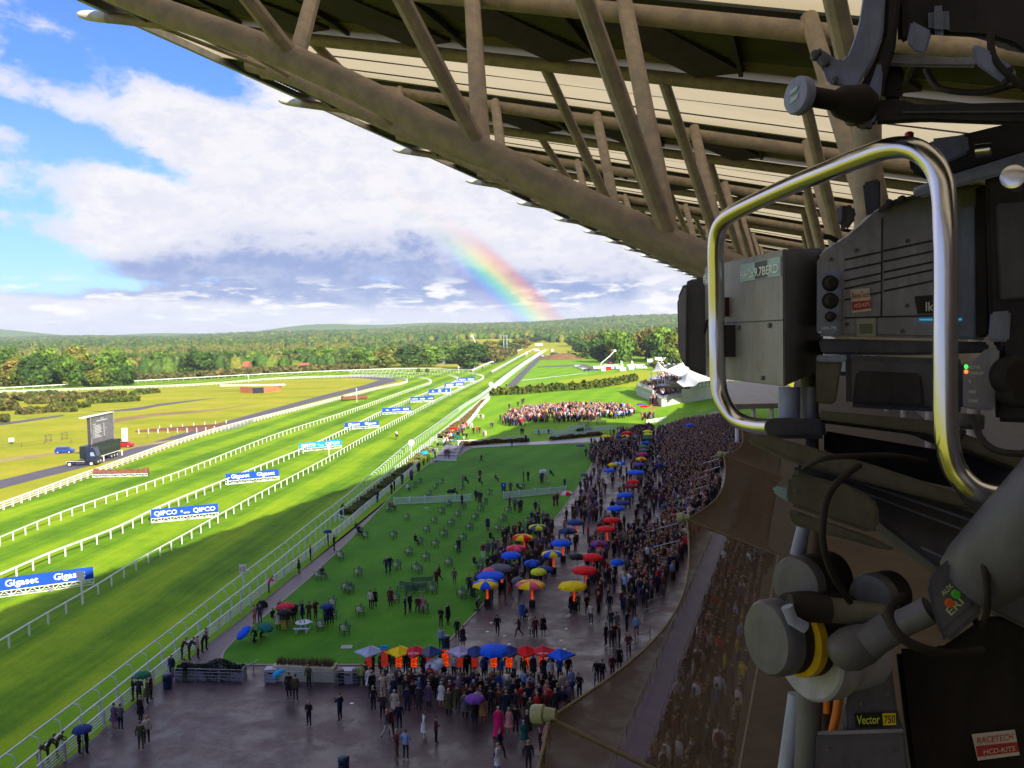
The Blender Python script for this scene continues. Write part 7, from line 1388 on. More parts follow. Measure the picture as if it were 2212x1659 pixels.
# pitches further up the apron; (canopy x, y, colours, radius, label)
c4 = lambda X_, Y_: (708 + X_ / 2.941, 1106 + Y_ / 2.941); c2 = lambda X_, Y_: (752 + X_ / 2.941, 664 + Y_ / 2.941)
US = [(c4(1335, 100), 'lime', 'grey', 1.3, 'yellow and grey segmented umbrella at the lawn edge'), (c4(1240, 165), 'red', 'yellow', 1.45, 'red and yellow segmented umbrella by the lawn'), (c4(1195, 235), 'pink', 'crimson', 1.25, 'rose red umbrella above the blue one'), (c4(1165, 280), 'blue', None, 1.3, 'bright blue umbrella at the lawn edge'),
 (c4(1570, 72), 'navy', None, 1.2, 'slate navy umbrella on the open apron'), (c4(1525, 125), 'black', 'navy', 1.3, 'blackish navy umbrella behind a blue cloth'), (c4(1485, 200), 'blue', None, 1.4, 'royal blue umbrella in the middle of the apron'), (c4(1425, 270), 'yellow', 'blue', 1.3, 'yellow and lilac-blue umbrella in the pitch crowd'), (c4(1805, 55), 'red', None, 1.3, 'red umbrella, farthest of the five in a line'), (c4(1768, 112), 'red', None, 1.35, 'red umbrella, second farthest of the line'), (c4(1722, 205), 'dark red', 'purple', 1.2, 'dark red and purple umbrella in the red line'), (c4(1680, 292), 'red', None, 1.35, 'red umbrella, second nearest of the line'), (c4(1632, 375), 'red', None, 1.45, 'red umbrella with white pole, nearest of the line'),
 (c4(1555, 475), 'yellow', None, 1.55, 'plain yellow umbrella on the open apron'), (c4(1287, 465), 'pink', 'yellow', 1.6, 'pink and yellow segmented umbrella'), (c4(1003, 462), 'blue', 'yellow', 1.5, 'blue and yellow segmented umbrella at the lawn edge'), (c4(1035, 410), 'blue', None, 1.6, 'pale-rimmed blue umbrella behind the blue and yellow one'), (c4(1095, 362), 'grey', None, 1.45, 'large grey umbrella near the lawn edge'), (c4(1025, 380), 'pink', None, .8, 'small pink umbrella behind the blue one'), (c4(1300, 330), 'blue', 'navy', 1.0, 'small blue umbrella in the pitch crowd'), (c4(1340, 385), 'lime', None, .95, 'small bright yellow canopy in the pitch crowd'), (c4(1375, 370), 'navy', None, 1.1, 'small navy umbrella behind the yellow canopy'), (c4(1585, 290), 'black', None, .95, 'small black umbrella held in the crowd'),
 (c4(1210, 440), 'grey', None, .75, 'small grey umbrella held behind the pink and yellow one'), (c4(1840, 325), 'blue', None, .8, 'small blue umbrella deep in the dense crowd'), (c2(1640, 820), 'yellow', None, 1.35, 'yellow umbrella where the cross path meets the apron'), (c2(1773, 798), 'red', None, 1.4, 'red umbrella by the cross path'), (c2(1768, 820), 'yellow', 'dark red', 1.2, 'yellow and dark red umbrella by the cross path'), (c2(1902, 790), 'yellow', None, 1.3, 'farthest yellow umbrella of the long line'), (c2(1905, 808), 'lime', None, 1.2, 'lime umbrella in the long line'), (c2(1900, 833), 'green', None, 1.2, 'dark green umbrella, farther of two greens'), (c2(1893, 862), 'blue', 'navy', 1.2, 'steel blue umbrella between the greens'), (c2(1882, 890), 'green', None, 1.2, 'dark green umbrella, nearer of two greens'), (c2(1878, 910), 'grey', None, 1.2, 'grey-brown umbrella in the long line'), (c2(1872, 935), 'purple', 'red', 1.2, 'purple and red umbrella in the long line'), (c2(1860, 965), 'orange', 'yellow', 1.2, 'orange and yellow umbrella in the long line'), (c2(1850, 1003), 'navy', 'purple', 1.1, 'navy umbrella below the orange and yellow one'), (c2(1830, 1050), 'blue', None, 1.7, 'largest blue umbrella in the long line'), (c2(1810, 1110), 'red', None, 1.2, 'red umbrella between blue and dark red ones'), (c2(1800, 1140), 'dark red', None, 1.3, 'dull crimson umbrella in the long line'), (c2(1762, 1195), 'blue', None, 1.4, 'blue umbrella nearer the open apron'), (c2(1745, 1245), 'navy', None, 1.3, 'navy umbrella nearer the open apron'), (c2(1702, 1280), 'blue', None, 1.4, 'blue umbrella in front of the navy one'),
 (c2(1390, 1185), 'red', 'white', 1.25, 'red and white segmented umbrella beside the right lattice'), (c2(1660, 1040), 'blue', None, 1.2, 'blue umbrella above the standing group'), (c2(1680, 1002), 'yellow', None, .9, 'small yellow umbrella in the far group'), (c2(1710, 997), 'cyan', 'white', 1.0, 'light blue umbrella in the far group'), (c2(1740, 995), 'blue', None, .9, 'small blue umbrella in the far group'), (c2(1243, 1045), 'white', 'pale blue', .9, 'pale umbrella over seated people on the lawn'), (c2(2170, 750), 'blue', None, 1.1, 'blue umbrella deep in the packed far crowd'), (c2(1885, 632), 'red', None, 1.7, 'red umbrella below the pavilion steps'), (c2(1860, 618), 'purple', None, 1.6, 'violet umbrella below the pavilion steps'), (c2(670, 770), 'red', None, 1.2, 'red umbrella at the sunlit fence'), (c2(695, 825), 'green', None, 1.1, 'emerald umbrella at the sunlit grass edge'), (c2(485, 925), 'cyan', None, .9, 'bright blue umbrella at the fence by the ramp'), (c2(1475, 880), 'grey', None, 1.1, 'grey umbrella at the top of the lawn'), (c2(1760, 842), 'grey', None, 1.1, 'grey umbrella under the yellow and dark red one'), (c2(655, 1172), 'black', None, .8, 'tilted black umbrella by the left lattice fence'), (c2(1500, 1068), 'grey', None, .7, 'small grey umbrella at the apron edge'), (c2(1980, 862 + 140), 'navy', None, .8, 'small navy umbrella in the packed crowd')]
USE_BOARD = {1, 4, 6, 7, 8, 9, 10, 11, 12, 13, 14, 15, 17}
for i, (p, c1, c2_, r_, lab) in enumerate(US):
    g = G(p[0], p[1], 2.15); g.z = .008; umbrella(g, 2.15, r_ * .92, c1, c2_, lab, drop=.42, poleM=(UM['white'] if i == 12 else None))
    if i in USE_BOARD:
        g2 = g + Vector((.15, -.1, 0)); t_ = thing('betting_board', f'narrow orange betting board under the {lab}', 'board', g2, 'narrow boards under the apron umbrellas'); mb = MB(); mb.box(g2 + Vector((0, 0, 1.35)), (.2, .1, 1.15)); mb.build('display', LED, t_); mb = MB(); mb.box(g2 + Vector((0, 0, .4)), (.6, .5, .7)); mb.build('stand', mat('board_case', (.02, .012, .014), .5), t_)
# hand-held umbrellas lower left
for x, y, z, r_, c_, lab, tl in ((180, 1633, 1.75, .62, 'navy', 'navy umbrella held over the bottom left pair', None), (566, 1310, .35, .6, 'black', 'black umbrella lying open on the brick path', (60, 40)), (547, 1386, 1.25, .75, 'blue', 'dark blue umbrella shielding the crouching pair', (20, -35)), (567, 1381, 1.25, .7, 'teal', 'teal umbrella shielding the crouching pair', (10, 20)), (619, 1352, 1.85, .85, 'crimson', 'crimson umbrella over the lawn group', None), (616, 1364, 1.75, .72, 'black', 'black umbrella over the yellow trousers', None), (646, 1338, 1.6, .7, 'black', 'black umbrella lowered behind the white table', (35, -20)), (707, 1354, 1.9, .62, 'navy', 'navy umbrella over the pair by the bench', None), (625, 1508, 1.95, .5, 'cyan', 'bright cyan umbrella tilted in front of the cream planter', (-10, -25)), (1027, 1567, 1.85, .72, 'purple', 'dark purple umbrella in the betting queue', None), (709, 1181, 1.9, .55, 'navy', 'small dark umbrella on the brick path', None), (310, 1513, 1.9, .6, 'green', 'dark green umbrella over the fenceside group', None)):
    g = G(x, y); umbrella(g, z, r_, c_, None, lab, 8, 'hand-held umbrellas', .28, tilt=tl, pole=True)

# ---------------------------------------------------------------- more individuals in the thick of the apron, then the crowd as a mass
def inpoly(x, y, P):
    r_ = False; j = len(P) - 1
    for i in range(len(P)):
        if (P[i][1] > y) != (P[j][1] > y) and x < (P[j][0] - P[i][0]) * (y - P[i][1]) / (P[j][1] - P[i][1]) + P[i][0]: r_ = not r_
        j = i
    return r_
TAKEN = [(o.location.x, o.location.y) for o in COL.objects if o.name.startswith('person')]
CW = ['navy', 'black', 'charcoal', 'charcoal', 'black', 'navy', 'grey', 'brown', 'maroon', 'mauve', 'olive', 'khaki', 'cream', 'pale blue', 'red', 'white', 'tan', 'blue', 'charcoal', 'black', 'grey', 'navy']
def scatter(poly, n, where, group, dmin=.6, face=None, rngx=None):
    rg = random.Random(len(TAKEN)); xs = [p[0] for p in poly]; ys = [p[1] for p in poly]; c_ = 0; tr = 0
    W3 = [G(*p) for p in poly]; X0, X1, Y0, Y1 = min(p.x for p in W3), max(p.x for p in W3), min(p.y for p in W3), max(p.y for p in W3); P2 = [(p.x, p.y) for p in W3]
    while c_ < n and tr < n * 60:
        tr += 1; x, y = rg.uniform(X0, X1), rg.uniform(Y0, Y1)
        if not inpoly(x, y, P2) or any((x - a) ** 2 + (y - b2) ** 2 < dmin * dmin for a, b2 in TAKEN): continue
        TAKEN.append((x, y)); col = rg.choice(CW); c_ += 1
        o = person(0, 0, col, rg.choice(['black', 'charcoal', 'navy', 'black', 'khaki', 'cream']), f'person in {col} {where}', rg.choice(['stand', 'stand', 'fold', 'coat', 'dress', 'walk', 'phone']), (face + rg.uniform(-40, 40)) if face is not None else rg.uniform(0, 360), rg.choice(list(HAIR)), f'people in {col} {group}', g=Vector((x, y, 0)))
BETQ = [(790, 1492), (1000, 1500), (1235, 1508), (1240, 1540), (1180, 1560), (1050, 1550), (920, 1530), (800, 1512)]
scatter(BETQ, 66, 'packed against the railing before the betting row', 'before the betting row', .62, 180)
scatter([(790, 1462), (1000, 1470), (1232, 1480), (1232, 1468), (1000, 1458), (790, 1452)], 34, 'working behind the betting boards', 'behind the betting boards', .7, 0)
print('PERSONS', PCOUNT[0])
# the mass: simple standing bodies, coat and head coloured one by one
rg_ = random.Random(77)
clothM = attr_mat('crowd_cloth', .8, .12, 6.0)
def body_template():
    V_, F_, C_ = [], [], []
    def ring(z, rx, ry, cx=0, cy=0, n=6): b_ = len(V_); V_.extend([(cx + math.cos(6.2832 * i / n) * rx, cy + math.sin(6.2832 * i / n) * ry, z) for i in range(n)]); return b_
    def tube_(rs, c_, n=6):
        bs = [ring(*r_, n=n) for r_ in rs]
        for a, b2 in zip(bs, bs[1:]):
            for i in range(n): F_.append((a + i, a + (i + 1) % n, b2 + (i + 1) % n, b2 + i)); C_.append(c_)
        e = bs[-1]; F_.append((e, e + 1, e + 2, e + 3)); C_.append(c_); F_.append((e, e + 3, e + 4, e + 5)); C_.append(c_)
    for sx_ in (-1, 1): tube_([(0, .06, .07, sx_ * .09, 0), (.5, .075, .08, sx_ * .09, 0), (.95, .10, .11, sx_ * .08, 0)], 1)
    tube_([(.85, .18, .13, 0, 0), (1.15, .17, .12, 0, 0), (1.42, .23, .13, 0, 0), (1.53, .08, .07, 0, 0)], 0)
    for sx_ in (-1, 1): tube_([(.82, .04, .05, sx_ * .27, -.04), (1.15, .05, .06, sx_ * .27, .0), (1.44, .07, .07, sx_ * .2, 0)], 0)
    tube_([(1.50, .05, .05, 0, 0), (1.58, .085, .09, 0, -.01), (1.70, .10, .11, 0, -.01), ], 2); tube_([(1.69, .10, .11, 0, 0), (1.79, .06, .07, 0, .01)], 3)
    return np.array(V_), np.array(F_), np.array(C_)
TV, TF, TC = body_template()
HC_ = np.array([(.02, .015, .01), (.07, .035, .015), (.16, .14, .12), (.28, .17, .07)]); SKc = np.array([(.50, .27, .19)])
DARKP = np.array([CL[k] for k in ('navy', 'black', 'charcoal', 'brown', 'black', 'navy', 'brown', 'maroon', 'grey', 'mauve', 'black', 'charcoal', 'khaki', 'maroon', 'brown', 'mauve', 'navy', 'charcoal')])
BRIGHT = np.array([CL[k] for k in ('red', 'white', 'cream', 'pink', 'navy', 'charcoal', 'blue', 'tan', 'yellow', 'maroon', 'pale blue', 'black', 'white', 'cream')])
def crowd(pts, pal, label, seed=1, brightp=.04, sc=1.12, name='crowd'):
    rg = np.random.default_rng(seed); n = len(pts); P_ = np.array([tuple(p) for p in pts]); a = rg.random(n) * 6.2832; k = (.92 + .14 * rg.random(n)) * sc
    ca, sa = np.cos(a), np.sin(a); x = TV[None, :, 0] * ca[:, None] - TV[None, :, 1] * sa[:, None]; y = TV[None, :, 0] * sa[:, None] + TV[None, :, 1] * ca[:, None]
    V_ = np.stack([x * k[:, None], y * k[:, None], np.repeat(TV[None, :, 2], n, 0) * k[:, None]], -1) + P_[:, None, :]
    F_ = TF[None] + (np.arange(n) * len(TV))[:, None, None]
    coat = pal[rg.integers(len(pal), size=n)]; br = rg.random(n) < brightp; coat[br] = BRIGHT[rg.integers(len(BRIGHT), size=br.sum())]
    leg = DARKP[rg.integers(12, size=n)]; sk = np.repeat(SKc, n, 0) * (.8 + .4 * rg.random((n, 1))); hr = HC_[rg.integers(4, size=n)]
    allc = np.stack([coat, leg, sk, hr], 1); T_ = allc[:, TC, :].reshape(-1, 3)
    o = np_obj(name, V_.reshape(-1, 3), F_.reshape(-1, 4), T_, clothM, True); o['kind'] = 'stuff'; tag(o, label, 'crowd'); return o
def fillp(poly, dens, seed, z=None, jit=.3):
    rg = random.Random(seed); W3 = [G(*p) for p in poly]; P2 = [(p.x, p.y) for p in W3]; X0, X1, Y0, Y1 = min(p.x for p in W3), max(p.x for p in W3), min(p.y for p in W3), max(p.y for p in W3)
    st = 1 / math.sqrt(dens); out = []; y = Y0
    while y < Y1:
        x = X0
        while x < X1:
            px_, py_ = x + rg.uniform(-jit, jit) * st * 1.6, y + rg.uniform(-jit, jit) * st * 1.6
            if inpoly(px_, py_, P2) and not any((px_ - a) ** 2 + (py_ - b2) ** 2 < .16 for a, b2 in TAKEN): out.append((px_, py_, z(px_, py_) if z else .01))
            x += st
        y += st
    return out
q_of = lambda x, y: -x * .946 + y * .324
def thin(pts, p, seed): rg = random.Random(seed); return [q for q in pts if rg.random() < p]
pts = fillp([(1440, 930), (1480, 915), (1560, 905), (1640, 930), (1700, 975), (1620, 990), (1560, 1010), (1530, 1060), (1480, 1130), (1468, 1230), (1430, 1250), (1430, 1150), (1440, 1060), (1430, 1000)], 1.5, 3)
pts += thin(fillp([(1330, 935), (1440, 930), (1432, 1000), (1440, 1060), (1432, 1150), (1435, 1250), (1400, 1330), (1365, 1345), (1345, 1290), (1350, 1200), (1375, 1120), (1380, 1040), (1350, 985)], 1.0, 4), .42, 5)
crowd(pts, DARKP, 'dense dark-coated crowd packed along the far terrace side of the apron', 3)
pts = thin(fillp([(1275, 955), (1330, 940), (1360, 985), (1385, 1040), (1375, 1120), (1350, 1200), (1300, 1200), (1240, 1200), (1200, 1190), (1220, 1120), (1240, 1080), (1250, 1090), (1290, 1000)], .8, 6), .16, 7)
pts += thin(fillp([(1230, 1105), (1262, 1090), (1285, 1060), (1310, 1062), (1300, 1120), (1262, 1130)], 1.0, 61), .45, 71)
pts += thin(fillp([(1262, 990), (1300, 950), (1340, 950), (1345, 990), (1300, 1012)], 1.0, 62), .5, 72)
crowd(pts, DARKP, 'scattered people among the far umbrellas at the top of the apron', 8)
lp = [(x, y) for x, y in MIDL]; crowd([(*tuple(G(x, y))[:2], .04) for x, y in lp], DARKP, 'small scattered dark figures standing about the upper part of the shaded lawn', 17, .1)
crowd([(*tuple(G(962 + i * 1.3 + rg_.uniform(-8, 8), 966 - i * 1.15 + rg_.uniform(-5, 5)))[:2], .3) for i in range(34)], np.concatenate([BRIGHT, DARKP[:5]]), 'colourful cluster of people on and above the viewing ramp', 18, .4)
crowd(thin(fillp([(1010, 1300), (1070, 1180), (1160, 1130), (1200, 1140), (1190, 1240), (1170, 1270), (1120, 1290), (1080, 1300)], .9, 41), .62, 42), DARKP, 'people huddled among the betting umbrellas at the lawn edge', 19)
crowd(thin(fillp([(1290, 1335), (1262, 1270), (1268, 1200), (1300, 1150), (1350, 1150), (1430, 1180), (1440, 1250), (1400, 1330), (1370, 1350)], .9, 43), .38, 44), DARKP, 'loose crowd standing right of the line of red umbrellas', 20)
# sunlit crowd on the grass, with picnic benches behind
lit = [(1092, 905), (1105, 893), (1150, 884), (1230, 880), (1300, 880), (1360, 884), (1372, 893), (1360, 903), (1300, 909), (1230, 912), (1160, 914), (1140, 921), (1100, 922), (1082, 918)]
pts = [p for p in thin(fillp(lit, .75, 9), .88, 10) if math.sin(p[0] * .55 + 1.3 * math.sin(p[1] * .12)) * math.sin(p[1] * .21 + p[0] * .2) < .42]; crowd(pts, np.concatenate([BRIGHT[:12], DARKP[:9], DARKP[:6], BRIGHT[:1]]), 'colourful sunlit crowd gathered across the grass beyond the lawn', 11, .3, 1.3)
for i, (x, y) in enumerate([(1160, 879), (1188, 880), (1215, 877), (1243, 876), (1268, 876), (1300, 876), (1330, 878), (1298, 916), (1262, 918), (1350, 880)]):
    g = G(x, y); t_ = thing('picnic_bench', f'wooden picnic bench at the edge of the sunlit crowd, {ORD[i]} of ten', 'bench', g, 'picnic benches round the sunlit crowd'); wd = mat('pale_wood', (.45, .28, .14), .7)
    mb = MB(); mb.box(g + Vector((0, 0, .95)), (3.2, 1.3, .1)); mb.build('tabletop', wd, t_)
    for q in (-1, 1): mb = MB(); mb.box(g + Vector((0, q * 1.1, .55)), (3.2, .4, .09)); mb.build('seat', wd, t_); mb = MB(); mb.beam(g + Vector((q * 1.2, -1.1, 0)), g + Vector((q * 1.2, 0, .95)), .12, .12); mb.beam(g + Vector((q * 1.2, 1.1, 0)), g + Vector((q * 1.2, 0, .95)), .12, .12); mb.build('leg', wd, t_)
for x, y in ((1128, 874), (1131, 872), (1119, 880), (1100, 885)): person(x, y, 'charcoal', 'black', 'person with a dark parasol behind the sunlit crowd' if y == 872 else f'dark figure at the upper left fringe of the sunlit crowd', 'stand', 0, 'dark', 'dark figures fringing the sunlit crowd' if y != 872 else None, s=1.2)
crowd([(*tuple(G(x, y))[:2], .01) for x, y in [(1385 + i * 2.1, 902 + (i * 7) % 9) for i in range(14)]], DARKP, 'people in the shade under the violet and red umbrellas', 12, .1, 1.2)
# pavilion terrace crowd
pp = []; rg = random.Random(21)
def quadpts(a, b2, c_, d_, z, n): 
    for _ in range(n): u, v = rg.random(), rg.random(); p = a.lerp(b2, u).lerp(d_.lerp(c_, u), v); pp.append((p.x, p.y, z))
quadpts(G(1378, 851), G(1412, 866), G(1436, 851), G(1416, 840), 3.2, 90); quadpts(G(1410, 842), G(1480, 860), G(1500, 850), G(1440, 831), 4.75, 150); quadpts(G(1425, 873), G(1468, 868), G(1462, 860), G(1428, 866), 2.5, 26); quadpts(G(1402, 882), G(1414, 878), G(1420, 866), G(1412, 866), 1.0, 24)
crowd(pp, np.concatenate([BRIGHT, BRIGHT, DARKP[:6]]), 'tightly packed guests on the pavilion terraces', 13, .4, 1.25)
for x, y, z, r_, lab in ((1416, 830, 4.6, 2.4, 'cream parasol on the pavilion terrace, upper'), (1436, 848, 4.4, 2.4, 'cream parasol on the pavilion terrace, lower')):
    g = G(x, y + 14); g.z = 2.6; umbrella(g, 2.6, r_, 'white', None, lab, 8, 'cream parasols on the pavilion', .5)
# terrace crowd under the net, and the strip of crowd between net edge and gangway
pp = []; rg = random.Random(31)
for i in range(1500):
    s_ = rg.uniform(18, 150); q_ = rg.uniform(-2.2, 8.4); st = int((8.6 - q_) / .75); p = SQ(s_ , 8.6 - st * .75 - .4, .35 + min(15, max(0, st)) * .33); p = p + ES * rg.uniform(-.3, .3) ; pp.append(tuple(p))
for i in range(300): p = SQ(rg.uniform(84, 150), rg.uniform(12.9, 17.5), .01); pp.append(tuple(p))
crowd(pp, DARKP, 'crowd standing on the stepped terrace beneath the brown shade nets', 14, .3, 1.25)
for i in range(9):
    g = SQ(96 + i * 9, 18.5 + (i % 2), 0); t_ = thing('stair_rail', f'pale sloping stair rail in the terrace crowd, {ORD[i]} from the near end', 'railing', g, 'stair rails on the terrace'); mb = MB()
    mb.tube([g, g + Vector((0, 0, 1.1)), g - EQ * 5 + Vector((0, 0, 2.8)), g - EQ * 5 + Vector((0, 0, 1.5))], .05, 6); mb.build('rail', white if i > 5 else greyw, t_)
fr = thing('flat_roof', 'beige flat canopy roof on white columns, seen through the chrome handle', 'canopy', G(1620, 930))
mb = MB(); P4 = [G(1560, 829, 9), G(1700, 838, 9), G(1760, 880, 9), G(1586, 884, 9)]; mb.prism(P4, Vector((0, 0, 1.1))); mb.build('roof', mat('beige_roof', (.34, .28, .20), .7, scale=.4), fr)
for p in [P4[3].lerp(P4[2], u) + Vector((.6, 1.2, 0)) for u in (.02, .22, .45, .7)]: mb = MB(); mb.tube([Vector((p.x, p.y, 0)), p], .45, 12); mb.build('column', white, fr)
# a few litter scraps on the wet tarmac
for i, (x, y) in enumerate([(1053, 1365), (1100, 1392), (1220, 1403), (1223, 1359), (1276, 1348), (1061, 1346), (1090, 1374), (1212, 1384), (1330, 1457), (760, 1520)]):
    g = G(x, y); mb = MB(); mb.add([(-.14, -.1, .02), (.13, -.08, .03), (.16, .1, .02), (-.1, .12, .05)], [(0, 1, 2, 3)]); mb.prism([Vector((-.05, 0, .0)), Vector((.1, .03, 0)), Vector((.0, .1, 0))], Vector((0, 0, .05))); o = mb.build('litter', letM, local=True, loc=g); tag(o, 'scrap of white paper lying on the wet apron', 'litter', 'scraps of litter on the apron')
# ---------------------------------------------------------------- television camera on its pan head, close on the right
def crinkle(name, col, rough=.5, sp=.4, b=.25):
    M = bpy.data.materials.new(name); M.use_nodes = True; q = NT(M.node_tree); co = q.n('ShaderNodeTexCoord').outputs['Object']
    big = q.noise(co, 9.0, 5.0, .6); fine = q.noise(co, 900.0, 2.0, .7); sm = q.noise(q.vm('MULTIPLY', co, (40, 40, 8)), 1.0, 5.0, .75)
    f = q.m('ADD', q.m('MULTIPLY', big, .5), q.m('MULTIPLY', sm, .5))
    bn = q.n('ShaderNodeBsdfPrincipled', {'Base Color': q.mix(q.ss(f, .35, .65), tuple(x * .62 for x in col), col), 'Roughness': q.m('ADD', rough - .12, q.m('MULTIPLY', f, .28)), 'Specular IOR Level': sp})
    q.set(bn, 'Normal', q.n('ShaderNodeBump', {'Height': fine, 'Strength': b, 'Distance': .0006}).outputs[0])
    o = q.n('ShaderNodeOutputMaterial'); q.t.links.new(bn.outputs[0], o.inputs[0]); return M
camG = crinkle('camera_grey', (.36, .36, .50)); camD = crinkle('camera_dark', (.12, .12, .17), .6); camB = crinkle('camera_blue_grey', (.30, .34, .58), .45); boxG = crinkle('lens_box_grey', (.28, .275, .32), .42); oliveG = crinkle('electronics_grey', (.15, .14, .13), .5)
armB = crinkle('arm_blue', (.28, .32, .60), .5); headG = crinkle('pan_head_grey', (.12, .12, .18), .45); knobG = crinkle('knob_grey', (.12, .12, .155), .5); rubber = crinkle('rubber_black', (.032, .027, .032), .7, .2); blackC = crinkle('matt_black', (.06, .055, .075), .7, .15)
chrome = bpy.data.materials.new('chrome'); chrome.use_nodes = True; q = NT(chrome.node_tree); co = q.n('ShaderNodeTexCoord').outputs['Object']
b_ = q.n('ShaderNodeBsdfPrincipled', {'Base Color': (.62, .60, .64, 1), 'Metallic': 1.0, 'Roughness': q.m('ADD', .10, q.m('MULTIPLY', q.noise(co, 60.0, 6.0, .8), .22))}); o = q.n('ShaderNodeOutputMaterial'); q.t.links.new(b_.outputs[0], o.inputs[0])
stickW = mat('sticker_white', (.72, .66, .66), .5, var=.05, scale=30); stickR = mat('sticker_red', (.5, .05, .06), .5, var=.05); inkR = mat('red_ink', (.45, .06, .08), .5, var=0); labB = mat('label_blue', (.35, .50, .62), .5, var=.1, scale=30); lcd = mat('lcd_grey', (.16, .19, .18), .4); cyanM = mat('cyan_strip', (.02, .35, .6), .4, var=0, emit=((.03, .5, .8), .25)); yelM = mat('yellow_print', (.75, .6, .03), .5, var=0)
ptW = mat('pale_print', (.75, .8, .85), .5, var=0)
def PX(p, d): return V(p[0], p[1], p[2] if len(p) > 2 else d)
def plate(name, poly, d, thick, M, parent, bevel=.003, dirv=None):
    mb = MB(); e = (dirv or ray(min(p[0] for p in poly), sum(p[1] for p in poly) / len(poly))).normalized() * thick; mb.prism([PX(p, d) for p in poly], e); return mb.build(name, M, parent, bevel=bevel)
def rod(name, pts, d, r, M, parent, n=16):
    mb = MB(); mb.tube([PX(p, d) for p in pts], r, n); return mb.build(name, M, parent)
def disc(name, c_, d, axis, prof, M, parent, n=28):
    mb = MB(); mb.lathe(PX(c_, d), axis, prof, n); return mb.build(name, M, parent)
def write(s, p0, p1, up, d0, d1, M, parent, size, ext=.0012):
    a, b2 = V(p0[0], p0[1], d0), V(p1[0], p1[1], d1); return text('lettering', s, M, a, b2 - a, up, size, parent, ext, width=(b2 - a).length)
base = V(1900, 900, 1.4)
tv = thing('television_camera', 'large dark grey television camera with lens box and chrome loop handle, filling the right side', 'television camera', base)
# lens box: near face, with its dark end face turned to the body
lb = [(1521, 578, 1.66), (1692, 538, 1.34), (1694, 836, 1.34), (1524, 815, 1.66)]
ext_ = V(1778, 535, 1.52) - V(1692, 538, 1.34)
mb = MB(); mb.prism([PX(p, 1) for p in lb], ext_); lens = mb.build('lens_box', boxG, tv, bevel=.003)
fx = (V(1692, 538, 1.34) - V(1521, 578, 1.66)).normalized(); fup = (V(1692, 538, 1.34) - V(1694, 836, 1.34)).normalized(); fn = fx.cross(fup).normalized()
if fn.dot(FW) > 0: fn = -fn
def onface(u, v, e=.0008): a = V(*lb[0]).lerp(V(*lb[1]), u); b2 = V(*lb[3]).lerp(V(*lb[2]), u); return a.lerp(b2, v) + fn * e
def facebox(name, u0, u1, v0, v1, M, par, t_=.0015, e=.0003):
    mb = MB(); mb.prism([onface(u0, v0, e), onface(u1, v0, e), onface(u1, v1, e), onface(u0, v1, e)], fn * t_); return mb.build(name, M, par)
facebox('panel_joint', .0, 1.0, .512, .517, blackC, lens)
facebox('maker_label', .01, .26, .06, .16, labB, lens); facebox('type_label', .52, .98, .05, .19, labB, lens); facebox('type_field', .70, .84, .055, .185, mat('label_dark', (.02, .04, .07), .4), lens, .002)
text('lettering', 'FUJINON', mat('lens_print', (.85, .9, .92), .5, var=0), onface(.015, .145), fx, fup, .020, lens, .003, width=.080); text('lettering', 'HA42x', ptW, onface(.535, .165), fx, fup, .020, lens, .003, width=.052); text('lettering', '9.7BERD', ptW, onface(.71, .165), fx, fup, .020, lens, .004, width=.085)
for u, v in ((.5, .56), (.86, .55), (.06, .54), (.78, .95)): mb = MB(); mb.lathe(onface(u, v), fn, [(0, .004), (.003, .004), (.004, .002)], 12); mb.build('screw', camD, lens)
facebox('red_connector', .30, .36, .30, .46, mat('connector_red', (.16, .03, .03), .5), lens, .012); mb = MB(); mb.tube([onface(.33, .46, .012), onface(.26, .50, .03), onface(.22, .60, .03)], .003, 8); mb.build('connector_lead', rubber, lens)
for v in (.33, .40): mb = MB(); mb.lathe(onface(.33, v, .012), fn, [(0, .004), (.004, .004)], 10); mb.build('socket', blackC, lens)
facebox('side_flap', .27, .44, .535, .80, blackC, lens, .03)
# lens hood and filter mount at the far left
hood = plate('lens_hood', [(1463, 645), (1478, 610), (1503, 600), (1532, 598), (1534, 815), (1520, 812), (1484, 797), (1466, 768)], 1.68, .26, camD, tv, .012)
plate('hood_facet', [(1465, 650), (1478, 620), (1484, 618), (1482, 790), (1468, 764)], 1.672, .02, camG, hood, .003)
# main body
body = plate('camera_body', [(1764, 727), (1765, 560), (1790, 533), (1824, 517), (1872, 475), (1893, 453), (1936, 431), (2016, 413), (2100, 395), (2137, 400), (2137, 735), (1950, 731)], 1.32, .28, camG, tv, .006)
plate('underside', [(1768, 731), (2137, 739), (2137, 762), (1960, 768), (1775, 766)], 1.325, .24, oliveG if False else camD, body, .004)
for i, y in enumerate((0, 23, 46, 63, 87)):
    for x0, x1, yo in ((1824, 1903, 0), (1909, 2020, -19)):
        plate('groove', [(x0, 559 + y + yo), (x1, 559 + y + yo - (x1 - x0) * .21), (x1, 563 + y + yo - (x1 - x0) * .21), (x0, 563 + y + yo)], 1.319, .004, blackC, body, 0)
plate('panel_split', [(1904, 470), (1907, 470), (1905, 682), (1902, 682)], 1.318, .004, blackC, body, 0); plate('lower_split', [(1824, 685), (2030, 680), (2030, 683), (1824, 688)], 1.318, .004, blackC, body, 0)
kp_ = plate('knob_panel', [(1767, 592), (1818, 585), (1816, 728), (1767, 725)], 1.30, .02, camB, body, .003)
for y, r_ in ((612, .0095), (650, .0095), (684, .006)): disc('knob', (1793, y), 1.30, -FW, [(-.004, r_ * 1.35), (.0, r_ * 1.35), (.001, r_), (.012, r_ * .95), (.014, r_ * .7)], rubber, kp_)
for x in (1773, 1808): disc('screw', (x, 718), 1.30, -FW, [(0, .002), (.002, .0015)], chrome, kp_)
